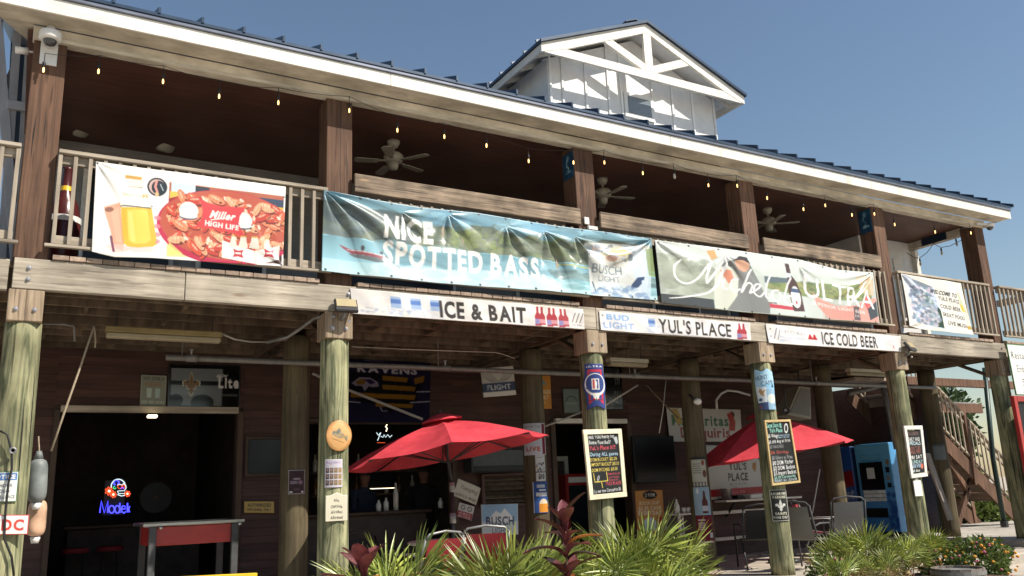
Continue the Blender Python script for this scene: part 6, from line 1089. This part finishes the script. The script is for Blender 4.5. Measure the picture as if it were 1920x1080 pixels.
for k, py in enumerate((962, 1012)): q0, q1 = A(1338, py, WY-.08), A(1440, py-4, WY-.08); t = thing('wall_rail', ['pale rail on the wall below the shelf', 'low pale rail near the patio floor'][k], 'rail', tuple(q0)); mk('rail_bar', box(q0[0]-.1, q1[0]+.5, WY-.10, WY-.06, q0[2]-.03, q0[2]+.03, .005), MT['tableT'], t); mk('standoff', box(q0[0], q0[0]+.05, WY-.058, WY, q0[2]-.02, q0[2]+.02, .003), MT['tableT'], t)
x = A(1280, 960, 2.6)[0]; zt = A(1280, 962, 2.6)[2]; t = thing('cup_table', 'small table with cups beside the cardboard sign', 'table', (x, 2.6, 0)); mk('table_top', box(x-.22, x+.25, 2.45, 2.9, zt-.03, zt, .005), MT['tableT'], t)
for a_, b_ in ((-.19, 2.48), (.2, 2.48), (-.19, 2.86), (.2, 2.86)): mk('leg', box(x+a_-.02, x+a_+.02, b_-.02, b_+.02, 0, zt-.032, .003), MT['tableT'], t)
for k in range(3): mk('white_cup', lathe([(.025, 0), (.034, .09), (.036, .09), (.027, .005)], (x-.02+.09*k, 2.55, zt+.001), 10), MT['wplast'], smooth=True, label=['white cup left of two on the cup table', 'white cup in the middle on the cup table', 'white cup rightmost on the cup table'][k], cat='cup', group='cups on the small table')
mk('table_bottle', lathe([(.045, 0), (.045, .12), (.015, .2), (.015, .23)], (x-.16, 2.55, zt+.001), 10), MT['wplast'], smooth=True, label='pale bottle at the left of the cup table', cat='bottle')
# hanging speaker
t = thing('hanging_speaker', 'white slanted speaker cabinet hanging behind the fourth pile', 'speaker', tuple(A(1500, 785, 2.2))); P_ = [A(*p, 2.2) for p in ((1498, 724), (1519, 727), (1521, 786), (1476, 778))]
mk('cabinet', prism([(p[0], p[2]) for p in P_], 2.2, 2.5), MT['fanw'], t); mk('grille', prism([(P_[0][0]+.03, P_[0][2]-.04), (P_[1][0]-.03, P_[1][2]-.04), (P_[2][0]-.03, P_[2][2]+.05), (P_[3][0]+.08, P_[3][2]+.05)], 2.19, 2.198), MT['cloth'], t); mk('hanger', tube([(P_[1][0]-.1, 2.35, P_[1][2]-.01), (P_[1][0]-.1, 2.35, 3.30)], .012, 6), MT['bmetal'], t)
p = A(1475, 770, 1.9); t = thing('patio_camera', 'small black camera beside the hanging speaker', 'camera', tuple(p)); mk('body', tube([p+[-.08, -.05, 0], p+[.08, .05, 0]], .045, 10), MT['black'], t, True); mk('lens', tube([p+[-.09, -.057, 0], p+[-.081, -.051, 0]], .03, 10), MT['bolt'], t); mk('stem', tube([p, p+[.0, .0, .5]], .012, 6), MT['bmetal'], t)
# ---------------------------------------------------------------- vending machines
def vending(label, X0, y0, y1, h, m, front):
    t = thing('vending_machine', label, 'vending machine', (X0+.4, (y0+y1)/2, .12), 'vending machines'); mk('cabinet', box(X0+.02, X0+.82, y0, y1, .12+.08, .12+h, .015), m, t); mk('plinth', box(X0+.06, X0+.8, y0+.03, y1-.03, .12, .198, .005), MT['black'], t); front(t); return t
VX = 15.0; va, vb = 2.36, 3.18
def f1(t):
    w = vb-va; zz = lambda v: .12+1.80*v; yy = lambda u: vb-w*u
    c = Cv(40, 76, 84, 180, (40, 112, 178)); c.grad(0, 180, (110, 186, 226), (70, 140, 210)); c.rect(14, 22, 60, 48, (84, 160, 205)).text('FROZEN', 37, 32, 7, (150, 196, 220), w=40, bold=1, just='c').text('ICE', 37, 44, 6, (150, 196, 220), w=16, bold=1, just='c').ell(74, 40, 4, 6, (150, 110, 80)).noise(64, 90, 82, 170, [(30, 76, 150), (36, 84, 160)], 30, 5, .6)
    panel('front_door', (VX+.015, vb, .12+1.80), (VX+.015, va, .12+1.80), (VX+.015, va, .21), (VX+.015, vb, .21), c, TIN, thick=.01, parent=t)
    mk('display_window', box(VX-.006, VX+.003, yy(.76), yy(.10), zz(.50), zz(.80), .004), MT['screen'], t)
    for r in range(3): 
        for k in range(6): mk('product_card', box(VX-.012, VX+.003, yy(.13+.105*(k+1)-.01), yy(.13+.105*k), zz(.375+.042*r), zz(.41+.042*r), .002), MT['wplast'], t)
    mk('price_note', box(VX-.010, VX-.007, yy(.52), yy(.30), zz(.62), zz(.74), .001), MT['wplast'], t); mk('delivery_flap', box(VX-.006, VX+.003, yy(.74), yy(.14), zz(.20), zz(.30), .01), MT['black'], t)
    for v, h_ in ((.68, .06), (.60, .05), (.52, .05)): mk('coin_slot', box(VX-.008, VX+.003, yy(.94), yy(.84), zz(v), zz(v+h_), .003), MT['black'] if v != .60 else MT['gmetal'], t)
vending('light blue vending machine with a dark window behind the fifth pile', VX, va, vb, 1.81, MT['vblue'], f1)
def f2(t):
    c = Cv(30, 60, 84, 180, (44, 88, 165)); c.poly([(30, 62), (80, 50), (82, 84), (34, 92)], (150, 30, 40)).text('Frost', 20, 120, 24, (190, 200, 215), w=58, bold=1, shear=.3, rot=-.15)
    panel('front_door', (VX+.015, vb+.95, .12+1.78), (VX+.015, vb+.1, .12+1.78), (VX+.015, vb+.1, .21), (VX+.015, vb+.95, .21), c, TIN, thick=.01, parent=t)
vending('dark blue drinks machine half hidden behind an inner pile', VX, vb+.1, vb+.95, 1.79, MT['vdark'], f2)
mk('broom_handle', tube([A(1537, 880, 2.9), A(1523, 962, 2.7)], .013, 7), MT['tableT'], label='pale broom handle leaning beside the machines', cat='broom')
t = thing('downpipe', 'grey downpipe left of the fifth pile', 'pipe', tuple(A(1680, 840, 2.2))); mk('pipe', tube([A(1655, 724, 2.2), A(1668, 780, 2.2), A(1681, 842, 2.2)], .05, 10), MT['galv'], t, True); mk('elbow', tube([A(1592, 738, 2.2), A(1630, 729, 2.2), A(1656, 722, 2.2)], .05, 10), MT['galv'], t, True)
q0 = A(1742, 955, .9); t = thing('leaning_board', 'weathered board leaning between the fifth pile and an inner pile', 'board', tuple(q0)); mk('plank', bar(A(1738, 850, 1.2), A(1782, 975, 1.0), .04, .26, (1, .4, .3)), MT['barrel'], t); mk('cross_piece', bar(A(1722, 888, 1.15), A(1750, 885, 1.15), .05, .06), MT['joist'], t)
mk('red_crate', join(box(A(1735, 990, .8)[0], A(1752, 990, .8)[0], .6, 1.0, 0, .12, .01)), MT['redp'], label='small red crate on the floor behind the fifth pile', cat='crate')
# ---------------------------------------------------------------- outside stairs at the right
t = thing('outdoor_stairs', 'outdoor wooden stairs with handrails descending at the right', 'stairs', (18.3, 3.1, .12)); ya, yb = 2.6, 3.7
def sz(x): return 2.08-(x-17.3)*.755            # line of the nosings
n = 12
for k in range(n):
    x = 16.05+.262*k; z = sz(x)-.02
    if z < .2: break
    mk('tread', box(x, x+.29, ya+.045, yb-.045, z-.04, z, .006), MT['deck'], t); mk('riser', box(x+.262, x+.28, ya+.05, yb-.05, z-.195, z-.042, .003), MT['deck'], t)
for y in (ya, yb): 
    mk('stringer', bar((15.7, y, sz(15.7)-.22), (19.7, y, sz(19.7)-.22), .045, .30), MT['post'], t)
    for dz, w in ((.98, .09), (.80, .05), (.10, .05)): mk('handrail' if dz > .9 else 'rail', bar((16.0, y, sz(16.0)+dz), (19.6, y, sz(19.6)+dz), w, .045), MT['rail'], t)
    for k in range(24): x = 16.1+.148*k; mk('baluster', bar((x, y-.03, sz(x)+.08), (x, y-.03, sz(x)+.98), .03, .03), MT['bal'], t)
    for x in (18.05, 19.55): mk('newel', box(x-.05, x+.05, y-.05+.003, y+.05+.003, .12 if x > 19 else sz(x)-.5, sz(x)+1.05, .006), MT['post'], t)
mk('brace', bar((17.3, ya+.1, .15), (18.1, ya+.1, sz(18.1)-.35), .08, .12), MT['post'], t); mk('brace', bar((17.9, ya+.1, .9), (17.2, ya+.1, sz(17.2)-.4), .08, .12), MT['post'], t)
mk('landing', box(14.6, 16.0, ya, yb, 3.20, 3.26, .006), MT['deck'], t); mk('landing_joist', box(15.7, 19.6, 2.2, 2.3, 3.08, 3.25, .006), MT['post'], t); mk('landing_joist', box(16.5, 21, 3.9, 4.0, 2.72, 2.95, .006), MT['post'], t)
mk('landing_soffit', box(16.5, 21, 4.05, 5.6, 2.96, 3.0, .004), MT['wallg'], t)
t = thing('green_pole', 'slim dark green pole behind the rightmost pile', 'pole', tuple(A(1858, 880, 2.2))); mk('shaft', tube([A(1846, 690, 2.2), A(1862, 860, 2.2), (A(1862, 860, 2.2)[0], 2.2, .13)], .05, 10), mat('green_paint', (.015, .035, .03), (.012, .03, .025), rough=.4), t, True); mk('collar', tube([(A(1862, 860, 2.2)[0], 2.2, .13), (A(1862, 860, 2.2)[0], 2.2, .25)], .08, 10), MT['bmetal'], t)
q0, q1 = A(1897, 742, -.3), A(1917, 962, -.3); t = thing('red_framed_board', 'red framed dark notice board at the right edge', 'notice board', (q0[0]+.6, -.3, .12))
mk('slate', box(q0[0]+.14, q0[0]+1.4, -.28, -.26, q1[2]+.08, q0[2]-.10, .004), MT['black'], t)
for a_ in ((q0[0]+.02, q0[0]+.12, .30, q0[2]), (q0[0]+1.4, q0[0]+1.5, .30, q0[2]), (q0[0]+.122, q0[0]+1.398, q0[2]-.1, q0[2]), (q0[0]+.122, q0[0]+1.398, q1[2]-.02, q1[2]+.08)): mk('frame', box(a_[0], a_[1], -.32, -.25, a_[2], a_[3], .008), MT['redp'], t)
for x in (q0[0]+.06, q0[0]+1.45): mk('foot', box(x-.04, x+.04, -.45, -.15, .121, .298, .006), MT['redp'], t)
# braced grey frame behind the left end, seen past the leftmost post
t = thing('braced_frame', 'tall grey timber frame rising behind the left end of the balcony', 'frame', (-.6, 3.4, 0)); gf = mat('grey_timber', (.52, .52, .54), (.44, .44, .47), (12, 12, 2), 1, .7, .1); fy = 3.4
for a_, b_, w in (((33, 62), (16, 300), .10), ((52, 90), (38, 300), .06), ((-6, 30), (14, 290), .12)):
    p, q = A(*a_, fy), A(*b_, fy); d = (q-p); mk('upright', bar(p, p+d*(p[2]/max(.1, p[2]-q[2])), w, w, (0, 1, 0)), gf, t)
mk('cross_rail', bar(A(14, 196, fy-.08), A(58, 203, fy-.08), .06, .12), gf, t); mk('diagonal', bar(A(25, 130, fy+.1), A(8, 170, fy+.1), .05, .08), gf, t)
# bottle display standing on the balcony
p = A(117, 440, .55); t = thing('bottle_display', 'dark red display bottle standing behind the leftmost railing', 'display', (p[0], .6, 3.584)); mk('bottle', lathe([(.15, 0), (.16, .04), (.16, .55), (.12, .72), (.05, .86), (.045, 1.08), (.055, 1.10)], (p[0], .6, 3.584), 16), mat('dark_red_bottle', (.10, .02, .02), (.07, .015, .015), rough=.25), t, True); mk('label_band', lathe([(.163, .50), (.163, .56)], (p[0], .6, 3.584), 16), MT['wplast'], t); mk('neck_band', lathe([(.062, .80), (.05, .9)], (p[0], .6, 3.584), 12), MT['yellow'], t)
# ---------------------------------------------------------------- planting
def frond_mesh(seed, nb=24, pet=.55):
    r_ = np.random.default_rng(seed); V = []; Fc = []
    def q3(a, b, c): 
        n = len(V); V.extend([a, b, c]); Fc.append((n, n+1, n+2))
    top = np.array([0, -.05, pet])
    for k in range(nb):
        t = (k/(nb-1)-.5)*2; ang = t*1.9+r_.uniform(-.05, .05); L = (.52-.10*abs(t)**2)*r_.uniform(.85, 1.1); w = .0145*r_.uniform(.85, 1.15)
        d = np.array([math.sin(ang), -.22-.15*abs(t)+r_.uniform(-.12, .12), math.cos(ang)]); d /= np.linalg.norm(d); s = np.cross(d, [0, 1, 0]); s /= np.linalg.norm(s); up_ = np.cross(s, d)
        droop = np.array([0, -.10, -.12])*L*r_.uniform(0, .55)
        b0 = top+d*.03; m1 = top+d*L*.45; m2 = top+d*L*.75+droop*.35; tp = top+d*L+droop
        n = len(V); V += [b0, m1-s*w+up_*.012, m1+s*w+up_*.012, m1, m2-s*w*.7+up_*.006, m2+s*w*.7+up_*.006, m2, tp]
        Fc += [(n, n+3, n+1), (n, n+2, n+3), (n+1, n+3, n+6, n+4), (n+3, n+2, n+5, n+6), (n+4, n+6, n+7), (n+6, n+5, n+7)]
    g1 = (np.array(V), Fc); return g1, tube([(0, 0, 0), (0, .03, pet*.5), top], [.012, .008, .006], 5)
fr = []
for s in range(6):
    g, p_ = frond_mesh(s, 20+s % 3*3, .44+.08*(s % 4)); fr.append((mesh_of('frond', g, MT['palm'], False), mesh_of('leaf_stalk', p_, MT['palmd'])))
g, p_ = frond_mesh(9, 16, .42); fr.append((mesh_of('frond', g, MT['straw'], False), mesh_of('leaf_stalk', p_, MT['straw'])))
def palmetto(px, pyt, y, nf, label, sp=1.):
    top = A(px, pyt, y); x = top[0]; z0 = -.06; sc = (top[2]-z0)/1.12
    t = thing('saw_palmetto', label, 'palmetto', (x, y, z0), 'palmettos in the planting bed')
    mk('trunk', tube([(x, y, z0), (x+.02, y, z0+.10), (x, y+.02, z0+.2)], [.07, .06, .05], 9), MT['straw'], t, True)
    nf = int(nf*1.12)
    for k in range(nf):
        a = k*2.399+rng.uniform(-.3, .3); ti_ = (.05+.82*(k/nf)**.9)*sp; s = sc*rng.uniform(.82, 1.05)*(1 if k > 1 else 1.0); i = rng.integers(6) if k < nf-2 else 6
        R = Matrix.Rotation(a, 4, 'Z')@Matrix.Rotation(ti_, 4, 'X')@Matrix.Rotation(rng.uniform(-.5, .5), 4, 'Z'); o = inst(fr[i][0], 'frond', t, (x+rng.uniform(-.05, .05), y+rng.uniform(-.05, .05), z0+.12), rot=R.to_euler(), scale=(s, s, s))
        st = bpy.data.objects.new('leaf_stalk', fr[i][1]); COL.objects.link(st); st.parent = o
spots = [(665, 1025, -1.0, 7, 'low palmetto at the foot of the second pile'), (752, 992, -1.5, 9, 'palmetto in front of the patio table, leftmost tall one'), (720, 1010, -2.0, 9, 'palmetto behind the purple plant at the second pile'), (945, 962, -2.3, 13, 'large pale palmetto nearest, below the BUSCH sign'), (1015, 990, -1.2, 12, 'palmetto just left of the tall purple plant'), (1120, 1005, -1.3, 13, 'palmetto under the football chalkboard'), (1190, 950, -1.9, 13, 'tallest palmetto, right of the football chalkboard'), (1140, 1022, -2.4, 12, 'low dense palmetto before the tallest one'), (1265, 988, -1.2, 11, 'palmetto before the inner pile with posters'), (1240, 1020, -2.3, 9, 'low palmetto at the right end of the left clump'), (1085, 1032, -2.0, 7, 'low palmetto beside the stem of the purple plant'), (1558, 1000, -1.0, 8, 'palmetto right of the grey chair'), (1612, 978, -1.5, 11, 'palmetto before the blue vending machine'), (1575, 1025, -2.1, 7, 'low palmetto in front of the grey chairs'), (1690, 1000, -1.7, 10, 'palmetto under the narrow chalkboard'), (1740, 992, -1.2, 11, 'palmetto left of the flowering shrub'), (1655, 1030, -2.3, 7, 'low palmetto left of the barrel')]
for s in spots: palmetto(*s)
def ti_leaf(seed, L=.36, w=.045):
    r_ = np.random.default_rng(seed); V = []; n = 7
    for i in range(n+1):
        s = i/n; hw = w*max(.16, math.sin(math.pi*(s**1.5*.92+.05))); z = L*s*math.cos(.5*s*s); yv = -L*.45*s*s+.02*math.sin(5*s)
        V += [[-hw, yv-.35*hw*0+.012, z], [0, yv-.012, z], [hw, yv+.012, z]]
    Fc = [(3*i+j, 3*i+j+1, 3*i+j+4, 3*i+j+3) for i in range(n) for j in range(2)]; return np.array(V), Fc
tl = [mesh_of('leaf', ti_leaf(0, .30, .052), MT['ti']), mesh_of('leaf', ti_leaf(1, .34, .058), MT['ti']), mesh_of('leaf', ti_leaf(2, .33, .05), MT['tio'])]
def ti_plant(px, pyt, y, tiers, label):
    top = A(px, pyt, y); x = top[0]; z0 = -.06; t = thing('ti_plant', label, 'ti plant', (x, y, z0), 'purple ti plants'); H = top[2]-.30
    mk('stem', tube([(x, y, z0), (x+.01, y, (H+z0)/2), (x, y, H+.05)], [.016, .013, .010], 7), MT['straw'], t, True)
    for zc, n, t0, old in tiers:
        for k in range(n):
            a = k*2.399+rng.uniform(-.3, .3); i = 2 if rng.random() < old else rng.integers(2); s = rng.uniform(.8, 1.1)
            inst(tl[i], 'leaf', t, (x, y, H*zc+rng.uniform(-.03, .03)), rot=(Matrix.Rotation(a, 4, 'Z')@Matrix.Rotation(t0+rng.uniform(-.2, .25), 4, 'X')).to_euler(), scale=(s, s, s))
ti_plant(1056, 935, -2.85, [(1.02, 6, .12, 0), (.93, 5, .5, .1), (.84, 4, .85, .2), (.62, 5, .35, .05), (.52, 5, .8, .35), (.3, 5, .5, .2), (.22, 5, 1., .7)], 'tall purple-red leafy plant among the palmettos left of the football chalkboard')
ti_plant(682, 1008, -2.9, [(1, 6, .15, 0), (.85, 5, .5, .05), (.65, 6, .8, .25)], 'short purple leafy plant at the foot of the second pile')
def foliage(cx, cy, cz, rx, ry, rz_, n, s, seed):
    r_ = np.random.default_rng(seed); u = r_.normal(size=(n, 3)); u /= np.linalg.norm(u, axis=1)[:, None]; rad = r_.uniform(.25, 1, n)**.5; cl = r_.normal(size=(14, 3)); cl /= np.linalg.norm(cl, axis=1)[:, None]
    near = (u@cl.T).max(1); rad = rad*(.72+.34*np.clip((near-.6)/.4, 0, 1)); P = u*rad[:, None]*[rx, ry, rz_]+[cx, cy, cz]; V = []; Fc = []
    for i in range(n):
        d = u[i]*.6+r_.normal(size=3)*.6+[0, 0, .2]; d /= np.linalg.norm(d); q = np.cross(d, r_.normal(size=3)); q /= np.linalg.norm(q)+1e-9; k = s*r_.uniform(.6, 1.3); b = len(V); nn = np.cross(d, q)
        V += [P[i], P[i]+d*k*.5+q*k*.28+nn*k*.06, P[i]+d*k, P[i]+d*k*.5-q*k*.28+nn*k*.06]; Fc.append((b, b+1, b+2, b+3))
    return np.array(V), Fc
def shrub(label, px, py, y, rx, rz_, n, s, seed, fl=None, name='flowering_shrub', lm='leaf', zb=-.1, cat='shrub'):
    c = A(px, py, y); t = thing(name, label, cat, (c[0], y, zb)); mk('foliage', foliage(c[0], y, c[2], rx, rx*.8, rz_, n, s, seed), MT[lm], t, kind='stuff')
    for k in range(5): a = k*1.256; mk('stem', tube([(c[0], y, zb), (c[0]+rx*.3*math.cos(a), y+rx*.3*math.sin(a), (zb+c[2])/2), (c[0]+rx*.6*math.cos(a), y+rx*.5*math.sin(a), c[2]+rz_*.2)], [.012, .009, .005], 5), MT['straw'], t)
    if fl:
        r_ = np.random.default_rng(seed+5)
        for m_, k_ in fl:
            gs = []
            for _ in range(k_): u = r_.normal(size=3); u[1] = -abs(u[1]); u /= np.linalg.norm(u); gs.append(sph(np.array([c[0], y, c[2]])+u*[rx, rx*.8, rz_]*r_.uniform(.9, 1.05), r_.uniform(.014, .024), 6, 4))
            mk('blossoms', join(*gs), MT[m_], t, kind='stuff')
shrub('orange flowering shrub at the right bottom beside the barrel', 1835, 1058, -1.5, .55, .34, 2600, .075, 1, [('flo', 46), ('flp', 24)])
shrub('flowering shrub behind the barrel with pink blossoms', 1760, 1050, -1.2, .36, .24, 1100, .07, 2, [('flp', 26), ('flo', 14)])
shrub('small pink flowering shrub between the palmettos right of the fourth pile', 1655, 1068, -1.4, .40, .20, 900, .06, 3, [('flp', 34)])
shrub('low reddish shrub at the bottom below the grey chairs', 1560, 1075, -1.6, .35, .18, 700, .06, 4, [('flp', 18)])
for k, (px, py, y, rx, rz_, lab) in enumerate(((1806, 955, 4.3, .75, .62, 'leafy shrub under the stairs, left'), (1852, 962, 4.1, .8, .55, 'leafy shrub under the stairs, right'), (1795, 905, 5.6, .8, .6, 'tall leafy shrub behind the stair braces'))):
    shrub(lab, px, py, y, rx, rz_, 2200, .16, 10+k, name='garden_shrub', zb=.1)
def tree(label, x, y, h, r, seed, n=3800, s=.34):
    t = thing('broadleaf_tree', label, 'tree', (x, y, -.16), 'trees beyond the stairs'); mk('trunk', tube([(x, y, -.16), (x+.1, y, h*.35), (x, y+.1, h*.7)], [.2, .15, .07], 9), MT['barrel'], t, True)
    for k in range(4): a = k*1.6+seed; mk('limb', tube([(x+.05, y, h*.4), (x+r*.5*math.cos(a), y+r*.5*math.sin(a), h*.65)], [.08, .03], 6), MT['barrel'], t)
    mk('crown', foliage(x, y, h*.66, r, r, h*.36, n, s, seed), MT['leafd'], t, kind='stuff')
tree('dark leafy tree seen through the stair railing', 27.0, 9.2, 3.6, 1.0, 31, 2000); tree('round tree right of the stairs, far off', 44, 9, 3.4, 2.4, 32); tree('dark tree at the far left of the background', 30, 13, 5, 3, 33)
# barrel planter
p = A(1795, 1064, -2.2); t = thing('barrel_planter', 'half barrel planter at the bottom right', 'planter', (p[0], -2.2, -.15)); zr = p[2]; n = 18; R0 = .30
for k in range(n):
    a0, a1 = 2*math.pi*(k+.03)/n, 2*math.pi*(k+.97)/n; V = []
    for z_, r_0 in ((-.15, R0*.86), (zr*.5-.07, R0*1.0), (zr, R0*.97)):
        for a in (a0, a1):
            for rr in (r_0, r_0-.022): V.append([p[0]+rr*math.cos(a), -2.2+rr*math.sin(a), z_])
    Fc = []
    for i in range(2): b = i*4; Fc += [(b, b+2, b+6, b+4), (b+1, b+5, b+7, b+3), (b, b+4, b+5, b+1), (b+2, b+3, b+7, b+6)]
    Fc += [(0, 1, 3, 2), (8, 10, 11, 9)]; mk('stave', (np.array(V), Fc), MT['barrel'], t)
for z_ in (zr-.07, -.02): mk('hoop', lathe([(R0*.985, 0), (R0*.99+.004, .0), (R0*.995+.004, .04), (R0*.985, .04)], (p[0], -2.2, z_), 24), MT['gmetal'], t)
mk('soil', lathe([(R0*.9, -.02), (R0*.9, 0), (.01, .03)], (p[0], -2.2, zr-.09), 18), MT['soil'], t)
